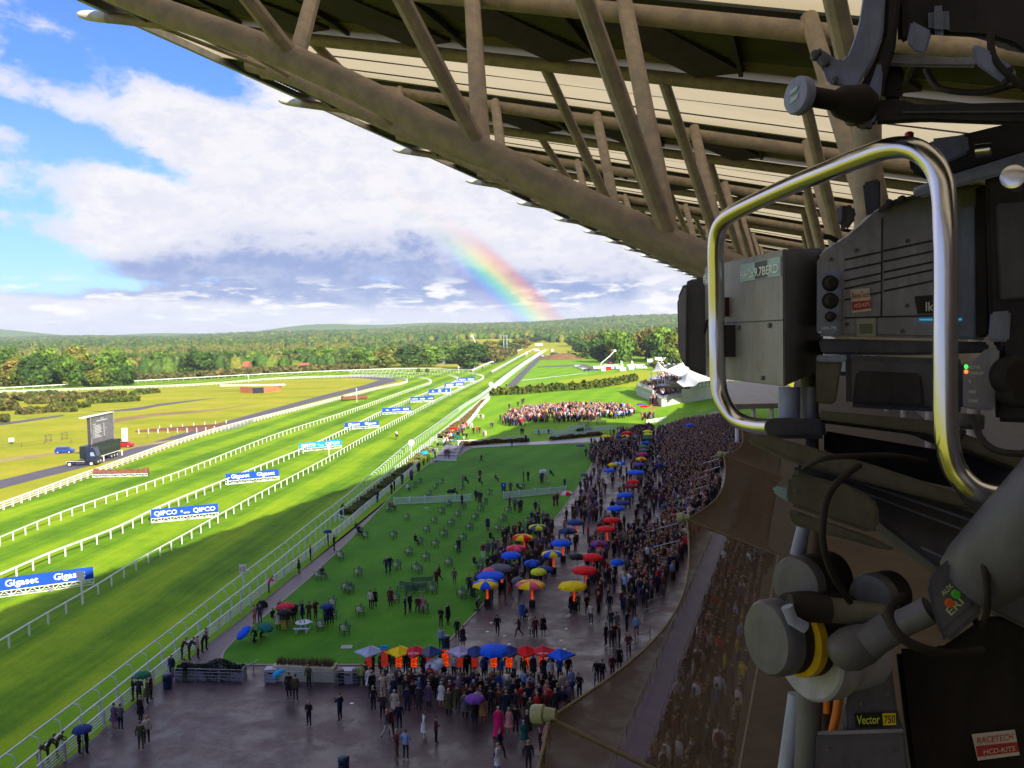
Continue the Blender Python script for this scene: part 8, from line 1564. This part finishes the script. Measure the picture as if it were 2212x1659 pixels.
write('HDK-79E', (1774, 712), (1806, 711), UP, 1.30, 1.30, ptW, kp_, .006)
st = plate('sticker', [(1837, 626), (1878, 622), (1882, 671), (1840, 676)], 1.3165, .001, stickW, body, 0); plate('sticker_band', [(1840, 652), (1880, 648), (1881.5, 666), (1841, 671)], 1.3155, .001, stickR, st, 0)
write('RaceTech', (1840, 645), (1877, 641), UP, 1.314, 1.314, inkR, st, .013); write('HCD-KIT5', (1845, 665), (1877, 661), UP, 1.313, 1.313, stickW, st, .008)
s2 = plate('timer', [(1849, 688), (1892, 687), (1892, 727), (1851, 728)], 1.314, .003, mat('timer_grey', (.42, .46, .44), .5), body, .002); plate('timer_screen', [(1856, 700), (1885, 699), (1885, 720), (1857, 721)], 1.3125, .001, lcd, s2, 0)
lg = plate('logo_recess', [(1975, 640), (2030, 636), (2030, 676), (1982, 678)], 1.3175, .002, blackC, body, 0); write('Ike', (1999, 672), (2026, 671), UP, 1.315, 1.315, ptW, lg, .020)
plate('cyan_strip', [(1986, 688.5), (2088, 687.5), (2088, 692), (1986, 692.5)], 1.316, .002, cyanM, body, 0)
plate('vertical_trim', [(2076, 450), (2106, 442), (2108, 730), (2078, 730)], 1.30, .02, camB, body, .002); plate('rubber_edge', [(2108, 400), (2135, 402), (2138, 728), (2108, 730)], 1.297, .02, blackC, body, .004)
plate('top_hatch', [(1893, 452), (1930, 431), (2020, 412), (2020, 420), (1935, 441), (1900, 462)], 1.30, .05, camD, body, .003)
for x, y in ((1918, 440), (1946, 432)): disc('hinge_pin', (x, y), 1.30, -FW, [(0, .006), (.006, .006), (.008, .003)], blackC, body)
plate('release_lever', [(1808, 450), (1828, 441), (1845, 445), (1850, 470), (1828, 500), (1812, 488)], 1.31, .05, camD, body, .004); plate('side_bracket', [(1811, 446), (1820, 442), (1820, 478), (1811, 482)], 1.30, .03, camB, body, .002)
plate('top_post', [(1863, 395), (1902, 385), (1902, 470), (1872, 470)], 1.45, .05, camD, body, .004); rod('brown_lead', [(1778, 510), (1792, 512), (1808, 520)], 1.31, .004, rubber, body)
# processor below
lo_ = plate('side_processor', [(1826, 766), (2088, 776), (2096, 800), (2090, 892), (1990, 889), (1828, 880)], 1.30, .25, camD, tv, .010); plate('end_cap', [(1763, 768), (1822, 769), (1806, 868), (1800, 874), (1763, 871)], 1.29, .18, oliveG, lo_, .004); plate('cap_top', [(1764, 767), (1830, 767), (1828, 782), (1764, 782)], 1.28, .1, camB, lo_, .002)
plate('recess', [(1850, 800), (1990, 806), (2000, 880), (1840, 872)], 1.296, .01, blackC, lo_, .004)
ip = plate('indicator_panel', [(2080, 794), (2112, 770), (2131, 751), (2160, 753), (2146, 888), (2080, 882)], 1.22, .05, camG, tv, .003)
for s, y in (('ACTIVE', 796), ('STAND BY', 809), ('B', 826), ('HEAT', 849), ('POWER', 869)): write(s, (2092, y), (2092 + len(s) * 4.0, y + .5), UP, 1.218, 1.218, ptW, ip, .006)
for y, c_, nm in ((792, (.05, .9, .1), 'green'), (803, (.9, .2, .05), 'orange')): disc('lamp', (2087, y), 1.218, -FW, [(0, .003), (.002, .002)], mat('lamp_' + nm, c_, .4, var=0, emit=(c_, .8)), ip)
for x in (2085, 2108): disc('socket', (x, 908), 1.21, -FW, [(-.01, .009), (.003, .009), (.004, .006), (.0041, .003)], knobG, ip)
plate('socket_plate', [(2070, 892), (2128, 896), (2126, 930), (2070, 926)], 1.225, .05, camD, ip, .002)
plate('rear_unit', [(2128, 372), (2240, 330), (2330, 300), (2330, 920), (2150, 912), (2162, 752), (2138, 742)], 1.24, .3, blackC, tv, .006)
plate('rear_side_panel', [(2150, 440), (2212, 436), (2260, 436), (2260, 640), (2160, 650)], 1.232, .02, camD, tv, .003); plate('grey_latch', [(2140, 674), (2184, 671), (2180, 738), (2134, 738)], 1.20, .03, camB, tv, .003)
for x, y, r_ in ((2196, 812, .028), (2200, 850, .02)): disc('rear_dial', (x, y), 1.20, -FW, [(-.02, r_), (.01, r_), (.014, r_ * .8)], rubber, tv)
top = plate('top_plate', [(1968, 415), (2060, 378), (2212, 330), (2330, 296), (2330, 330), (2212, 366), (2075, 402), (1985, 430)], 1.22, .22, camB, tv, .004); plate('upper_block', [(1960, 320), (2040, 300), (2040, 300), (2330, 230), (2330, 300), (2050, 378), (2005, 390), (1968, 372)], 1.28, .2, blackC, tv, .004)
plate('blue_block', [(2010, 300), (2090, 290), (2095, 330), (2040, 355), (2012, 340)], 1.27, .06, armB, tv, .004)
disc('steel_button', (2128, 324), 1.18, RT * .8 - FW * .5 , [(-.012, .009), (.006, .009), (.008, .007)], chrome, top); 
disc('coax_socket', (2190, 385), 1.17, -FW - RT * .7, [(-.03, .014), (.0, .014), (.001, .016), (.012, .016), (.013, .011), (.0131, .004)], chrome, top); disc('red_tally', (1964, 300), 1.2, UP, [(-.01, .006), (.008, .006), (.01, .003)], mat('tally_red', (.5, .01, .05), .4, var=0), top)
# chrome loop handle
hp = [(1668, 923, 1.38), (1640, 921, 1.42), (1612, 915, 1.46), (1584, 900, 1.49), (1562, 868, 1.51), (1552, 830, 1.52), (1549, 760, 1.52), (1548, 680, 1.52), (1547, 600, 1.51), (1546, 540, 1.50), (1550, 505, 1.49), (1562, 478, 1.47), (1586, 459, 1.44), (1640, 432, 1.38), (1720, 396, 1.30), (1800, 364, 1.22), (1864, 339, 1.17), (1910, 323, 1.135), (1948, 318, 1.11), (1980, 324, 1.09), (2008, 344, 1.075), (2028, 375, 1.065), (2038, 420, 1.06), (2042, 500, 1.055), (2043, 620, 1.055), (2042, 760, 1.055), (2043, 900, 1.055), (2048, 965, 1.055), (2062, 1012, 1.055), (2090, 1048, 1.05), (2128, 1068, 1.045), (2180, 1074, 1.04), (2260, 1072, 1.03), (2340, 1066, 1.02)]
mb = MB(); mb.tube(smooth_path([V(*p) for p in hp], 4), .0142, 24); mb.build('loop_handle', chrome, tv)
plate('handle_bracket', [(1655, 905), (1690, 902), (1782, 905), (1786, 948), (1662, 948)], 1.36, .12, camD, tv, .006)
# plates and posts beneath the lens box
for x0, x1, y0, y1, d_, M_ in ((1682, 1728, 836, 905, 1.42, camB), (1740, 1768, 836, 1000, 1.40, headG), (1730, 1762, 780, 905, 1.50, camD)): rod('support_post', [((x0 + x1) / 2, y0), ((x0 + x1) / 2, y1)], d_, (x1 - x0) / 2 / FPX * d_, M_, tv)
# ---------------------------------------------------------------- pan and tilt head with pan bar
ph = thing('camera_mount', 'grey pan and tilt head with round knobs under the television camera', 'camera mount', V(1800, 1500, 1.35))
plate('long_plate', [(1769, 886), (2014, 908), (2136, 958), (2240, 1000), (2240, 1025), (2120, 982), (2010, 936), (1769, 905)], 1.25, .3, oliveG, ph, .003)
plate('upper_rail', [(1616, 941), (1662, 940), (1900, 1008), (2140, 1088), (2240, 1120), (2240, 1142), (2120, 1104), (1860, 1040), (1700, 990), (1618, 952)], 1.22, .10, oliveG, ph, .003)
plate('rail_web', [(1662, 948), (1820, 990), (1820, 1020), (1760, 1005), (1690, 985)], 1.28, .2, blackC, ph, .004)
plate('cradle', [(1716, 1000), (1800, 1004), (1990, 1062), (2140, 1120), (2340, 1180), (2340, 1420), (2160, 1330), (2030, 1230), (1900, 1130), (1840, 1075), (1716, 1022)], 1.34, .25, camD, ph, .006)
plate('dark_hollow', [(1780, 930), (2110, 985), (2240, 1030), (2240, 1090), (2000, 1040), (1830, 995), (1780, 975)], 1.42, .2, blackC, ph, .004)
for (x0, y0, x1, y1, w_, d_) in ((1800, 1020, 2330, 1200, 5, 1.30), (1860, 1060, 2330, 1235, 4, 1.30), (1990, 1180, 2090, 1225, 5, 1.29)): plate('edge_line', [(x0, y0), (x1, y1), (x1, y1 + w_), (x0, y0 + w_)], d_, .01, camB, ph, .001)
eb = plate('electronics_box', [(1702, 1028), (1716, 1020), (1842, 1050), (1886, 1075), (1898, 1090), (1900, 1142), (1882, 1152), (1704, 1092)], 1.18, .14, oliveG, ph, .008); plate('electronics_box_base', [(1704, 1098), (1880, 1158), (1936, 1186), (1925, 1190), (1860, 1172), (1718, 1134), (1706, 1122)], 1.18, .13, oliveG, ph, .006)
plate('blue_lip', [(1672, 1048), (1704, 1056), (1704, 1086), (1668, 1062)], 1.20, .05, labB, ph, .003)
for (x, y, rx, d_, L, nm, M_) in ((1722, 1262, .040, 1.28, .085, 'balance_knob', knobG), (1884, 1292, .034, 1.24, .05, 'small_knob', knobG)):
    ax = RT * .80 + FW * .60; disc(nm + '_body', (x, y), d_, ax, [(0, rx), (.002, rx * 1.02), (L, rx * 1.0), (L + .01, rx * .8)], rubber, ph, 32); disc(nm, (x, y), d_ - .001, -ax, [(-.012, rx * 1.05), (.0, rx * 1.05), (.006, rx * .98), (.008, rx * .7)], M_, ph, 32)
ax = RT * .93 + FW * .36
dg_ = disc('drag_drum', (1662, 1378), 1.22, ax, [(0, .050), (.003, .053), (.045, .053), (.046, .060), (.11, .060), (.115, .052), (.17, .052)], rubber, ph, 36); disc('drag_cap', (1662, 1378), 1.219, -ax, [(-.02, .054), (.0, .054), (.007, .049), (.009, .03)], headG, ph, 36)
disc('drag_ring', (1662 + 56, 1378), 1.222, ax, [(0, .0545), (.012, .0545)], mat('scale_yellow', (.62, .40, .01), .5, var=.15, scale=40), ph, 36)
disc('drum_flange', (1740, 1400), 1.25, ax, [(0, .072), (.004, .076), (.035, .076), (.04, .070), (.10, .068)], camG, ph, 36)
rod('cross_tube', [(1706, 1312), (1800, 1318), (1925, 1334)], 1.17, .017, oliveG, ph); rod('cross_tube_sleeve', [(1706, 1312), (1790, 1317)], 1.168, .0185, rubber, ph); rod('clamp_lever', [(1700, 1310), (1712, 1340), (1740, 1356)], 1.14, .008, camB, ph)
mb = MB(); c_ = V(1836, 1402, 1.14); mb.lathe(c_ - (RT * .9 + UP * .35) * .03, RT * .9 + UP * .35, [(0, .002), (.003, .014), (.012, .024), (.028, .029), (.05, .027), (.07, .020)], 28); mb.build('ball_end', knobG, ph)
bar = thing('pan_bar', 'grey pan bar with lens control box lying across the pan head', 'pan bar', V(1920, 1360, 1.1)); barp = [(1868, 1392, 1.13), (1925, 1356, 1.12)]
rod('ball_sleeve', barp, 1, .022, camD, bar, 24); rod('bar_tube', [(1925, 1358, 1.12), (2010, 1318, 1.09)], 1, .0175, headG, bar, 24)
cb = plate('control_box', [(2000, 1262), (2018, 1232), (2054, 1204), (2085, 1196), (2120, 1290), (2128, 1318), (2045, 1394), (2030, 1372)], 1.04, .06, headG, bar, .006); fpl = plate('control_face', [(2014, 1290), (2066, 1236), (2098, 1286), (2102, 1306), (2036, 1362)], 1.036, .006, camD, bar, .002)
bx_dir = V(2098, 1262, 1.03) - V(2030, 1330, 1.03); bup = bx_dir.cross(-FW).normalized(); bup = bup if bup.dot(UP) > 0 else -bup
def bt(s, x, y, w, size, M): text('lettering', s, M, V(x, y, 1.0345), bx_dir, bup, size, fpl, .0008, width=w / FPX * 1.03)
prt = mat('pale_yellow_print', (.55, .60, .35), .5, var=0)
bt('AUX', 2038, 1288, 30, .009, prt); bt('ERI', 2054, 1330, 40, .015, prt)
for x, y, c_, nm in ((2064, 1283, (.08, .5, .03), 'green'), (2050, 1302, (.7, .12, .03), 'orange')): disc('button', (x, y), 1.034, -FW, [(0, .0055), (.003, .005)], mat('button_' + nm, c_, .4, var=0), fpl)
mb = MB(); mb.tube([V(2090, 1262, 1.06), V(2120, 1235, 1.05), V(2200, 1165, 1.0), V(2330, 1050, .95)], [.040, .046, .052, .060], 28); mb.build('grip', headG, bar); mb = MB(); pts = [V(2110 + 42 * math.cos(a) * .5 + 10 * math.sin(a), 1262 + 88 * math.sin(a) - 10 * math.cos(a), 1.045 - .055 * math.cos(a)) for a in [i * .3307 for i in range(20)]]; mb.tube(pts, .004, 8); mb.build('grip_band', rubber, bar)
cbm = thing('cable', 'thin dark cable looping from the camera down to the knobs', 'cable', V(1780, 1100, 1.1)); mb = MB(); mb.tube(smooth_path([V(*p) for p in [(2000, 996, 1.2), (1930, 984, 1.12), (1850, 985, 1.06), (1780, 990, 1.06), (1735, 1012, 1.1)]], 6), .0036, 10); mb.tube(smooth_path([V(*p) for p in [(1856, 1006, 1.12), (1838, 1018, 1.1), (1803, 1049, 1.08), (1782, 1095, 1.07), (1778, 1173, 1.08), (1799, 1242, 1.1), (1836, 1300, 1.14)]], 6), .0045, 10); mb.build('lead', rubber, cbm)
cb2 = thing('cable', 'thicker dark cable drooping under the pan bar', 'cable', V(1980, 1380, 1.0)); mb = MB(); mb.tube(smooth_path([V(*p) for p in [(1950, 1290, 1.06), (1925, 1310, 1.04), (1922, 1340, 1.02), (1945, 1375, 1.0), (1990, 1400, 1.0), (2050, 1412, 1.02), (2120, 1405, 1.06)]], 6), .0058, 10); mb.build('lead', rubber, cb2)
# pedestal, tripod legs, floor case
pd = thing('tripod', 'grey camera pedestal and tripod legs below the pan head', 'tripod', V(1800, 1800, 1.4))
col_ = plate('pedestal', [(1853, 1450), (1870, 1440), (1914, 1428), (1926, 1436), (1940, 1540), (1954, 1575), (1975, 1760), (1760, 1760), (1764, 1584), (1828, 1576), (1826, 1517)], 1.24, .16, headG, pd, .005)
plate('ledge', [(1764, 1580), (1952, 1574), (1954, 1582), (1764, 1588)], 1.225, .03, camG, col_, .002)
nl = plate('nameplate', [(1845, 1541), (1937, 1538), (1938, 1568), (1850, 1572)], 1.232, .006, mat('plate_dark', (.02, .025, .015), .4), col_, .001); write('Vector', (1850, 1564), (1900, 1562), UP, 1.229, 1.229, mat('lime_print', (.5, .6, .1), .5, var=0), nl, .018); plate('number_field', [(1906, 1541), (1935, 1540), (1936, 1566), (1908, 1567)], 1.231, .001, yelM, nl, 0); write('750', (1909, 1562), (1933, 1561), UP, 1.2285, 1.2285, blackC, nl, .016)
rod('leg', [(1722, 1500), (1686, 1760)], 1.36, .014, camB, pd); rod('leg', [(1750, 1500), (1738, 1760)], 1.33, .019, knobG, pd); rod('leg', [(1778, 1500), (1786, 1600)], 1.40, .015, mat('leg_brown', (.20, .14, .10), .6), pd)
rod('upper_leg', [(1737, 1140), (1722, 1200)], 1.4, .012, camB, pd); rod('upper_leg', [(1757, 1140), (1752, 1210)], 1.4, .014, mat('leg_brown', (.20, .14, .10), .6), pd)
og = thing('orange_cable', 'bright orange cable hanging beside the tripod pedestal', 'cable', V(1800, 1540, 1.3)); mb = MB(); mb.tube([V(1812, 1505, 1.3), V(1807, 1540, 1.3), V(1797, 1586, 1.3)], .0065, 10); mb.tube([V(1786, 1508, 1.31), V(1785, 1540, 1.31)], .005, 10); mb.build('lead', mat('orange_rubber', (.75, .20, .01), .5, var=.1), og)
cs = thing('equipment_case', 'black equipment case with a red and white sticker, bottom right corner', 'case', V(2150, 1650, 1.3)); cc_ = plate('case_body', [(1935, 1400), (2030, 1400), (2130, 1330), (2360, 1330), (2360, 1780), (1985, 1780), (1955, 1570)], 1.36, .4, rubber, cs, .008)
st = plate('sticker', [(2099, 1586), (2192, 1576), (2203, 1631), (2112, 1643)], 1.354, .001, stickW, cc_, 0); plate('sticker_band', [(2108, 1612), (2197, 1603), (2202, 1624), (2112, 1635)], 1.352, .001, stickR, st, 0); write('RACETECH', (2110, 1606), (2188, 1597), UP, 1.350, 1.350, inkR, st, .014); write('HCD-KIT5', (2124, 1629), (2192, 1621), UP, 1.349, 1.349, stickW, st, .011)
plate('case_handle', [(2080, 1690), (2130, 1686), (2130, 1700), (2080, 1704)], 1.34, .02, camD, cs, .003)
# viewfinder arm above
va = thing('viewfinder_arm', 'blue-grey cast viewfinder arm with a round knob, top right', 'camera arm', V(1850, 150, 1.1))
plate('arm_casting', [(1872, -60), (1916, -60), (1908, 75), (1890, 125), (1862, 172), (1846, 205), (1822, 188), (1789, 182), (1778, 150), (1762, 134), (1755, 118), (1760, 108), (1774, 106), (1815, 133), (1832, 126), (1846, 90), (1858, 50), (1866, 0)], 1.10, .045, armB, va, .004)
plate('arm_side', [(1917, -60), (1952, -60), (1934, 110), (1908, 190), (1890, 276), (1870, 284), (1846, 274), (1834, 256), (1843, 212), (1866, 174), (1892, 128), (1909, 76)], 1.11, .06, blackC, va, .004)
plate('lower_casting', [(1898, 130), (1908, 150), (1902, 215), (1888, 268), (1872, 282), (1850, 277), (1838, 262), (1834, 244), (1848, 226), (1868, 215)], 1.10, .03, armB, va, .004)
for x, y, r_ in ((1760, 118, .005), (1783, 132, .006), (1804, 172, .004), (1842, 252, .010), (1868, 260, .008), (1770, 112, .003)): disc('bolt', (x, y), 1.095, -FW - RT * .3, [(-.01, r_), (.004, r_), (.005, r_ * .6), (.0051, r_ * .2)], camD, va)
ax = (RT * .93 + FW * .36 - UP * .02); kn = disc('knob_stem', (1732, 205), 1.06, ax, [(0, .014), (.02, .0125), (.05, .0125), (.062, .020), (.085, .024), (.09, .026), (.105, .020)], rubber, va, 24); kf = disc('knob_disc', (1722, 206), 1.055, -ax, [(-.010, .0225), (-.008, .0235), (.0, .0235), (.003, .0215), (.004, .012)], armB, va, 28)
for i, (a0, a1) in enumerate(((-8, -3), (1, 5))): 
    c_ = V(1722, 206, 1.055) - ax * .0 ; mb = MB(); o_ = c_ - ax.normalized() * .0045; s1 = ax.cross(UP).normalized(); mb.prism([o_ + UP * (a0 * .0012 + .003) + s1 * .006, o_ + UP * (a1 * .0012 + .003) + s1 * .008, o_ + UP * (a1 * .0012 + .001) - s1 * .007, o_ + UP * (a0 * .0012) - s1 * .007], -ax * .0008); mb.build('knob_mark', labB, kf)
vf = plate('viewfinder', [(1936, -60), (2340, -60), (2340, 118), (2214, 118), (2186, 98), (2130, 82), (2050, 78), (1990, 74), (1960, 88), (1940, 96)], 1.14, .3, blackC, va, .006); plate('viewfinder_port', [(2004, 14), (2050, 10), (2052, 78), (2006, 74)], 1.13, .04, camB, vf, .008)
plate('thin_bar', [(1905, 116), (1990, 119), (2060, 124), (2110, 122), (2112, 146), (1990, 145), (1905, 142)], 1.13, .03, camG, va, .004); plate('blade', [(1968, 44), (2014, 68), (2000, 118), (1975, 112), (1958, 92)], 1.10, .02, armB, va, .003); bl = plate('long_blade', [(2098, 96), (2122, 100), (2186, 142), (2198, 160), (2192, 182), (2172, 184), (2108, 140)], 1.08, .02, armB, va, .003)
for x, y in ((2180, 152), (2172, 176)): disc('bolt', (x, y), 1.077, -FW, [(-.002, .004), (.003, .004), (.004, .002)], blackC, bl)
plate('lower_bar', [(1886, 216), (1948, 213), (1966, 222), (1990, 226), (2150, 222), (2340, 218), (2340, 272), (2150, 270), (2000, 264), (1886, 270)], 1.12, .08, blackC, va, .005); plate('bar_ridge', [(1950, 240), (2340, 238), (2340, 242), (1950, 244)], 1.116, .004, camD, va, 0); plate('cable_clip', [(1920, 130), (1950, 140), (1950, 215), (1905, 215)], 1.15, .05, blackC, va, .004)

for i, p in enumerate(([(2000, 150, 1.3), (2030, 190, 1.25), (2120, 200, 1.2), (2210, 180, 1.15), (2300, 190, 1.1)], [(2140, 60, 1.1), (2150, 130, 1.08), (2230, 200, 1.06), (2330, 240, 1.05)], [(2100, 900, 1.15), (2130, 960, 1.1), (2200, 980, 1.05), (2330, 960, 1.0)], [(2080, 930, 1.2), (2050, 1010, 1.18), (2110, 1100, 1.12), (2260, 1180, 1.05)])):
    c_ = thing('cable', ['dark cable sagging under the viewfinder', 'dark cable beside the blue-grey blade, top right', 'dark cable below the indicator panel', 'dark cable hanging behind the chrome handle'][i], 'cable', V(*p[0])); mb = MB(); mb.tube(smooth_path([V(*k) for k in p], 6), .0045, 8); mb.build('lead', rubber, c_)
for x, y in ((1850, 540), (1960, 520), (1960, 660), (1830, 700), (1950, 715), (2060, 705), (1850, 760), (2040, 765), (1795, 560)): disc('screw', (x, y), 1.318, -FW, [(-.002, .0028), (.0012, .0028), (.0018, .0018)], knobG, body)
for x, y, d_ in ((1720, 1060, 1.18), (1870, 1110, 1.18), (1722, 1110, 1.18), (1860, 1520, 1.24), (1920, 1500, 1.24), (1790, 1620, 1.24), (1930, 1620, 1.24)): disc('screw', (x, y), d_ - .001, -FW, [(-.002, .003), (.0012, .003), (.0018, .002)], knobG, ph)
# ---------------------------------------------------------------- air
hz = MB(); hz.box((0, 1900, 64), (9000, 5200, 132 + 2)); hzM = bpy.data.materials.new('haze_air'); hzM.use_nodes = True; q = NT(hzM.node_tree)
pv_ = q.n('ShaderNodeVolumePrincipled', {'Color': (.80, .88, 1.0, 1), 'Density': .000085, 'Anisotropy': .0}); o_ = q.n('ShaderNodeOutputMaterial'); q.t.links.new(pv_.outputs[0], o_.inputs['Volume'])
hb = hz.build('haze', hzM); hb['kind'] = 'stuff'; tag(hb, 'thin pale haze of damp air over the racecourse', 'haze')
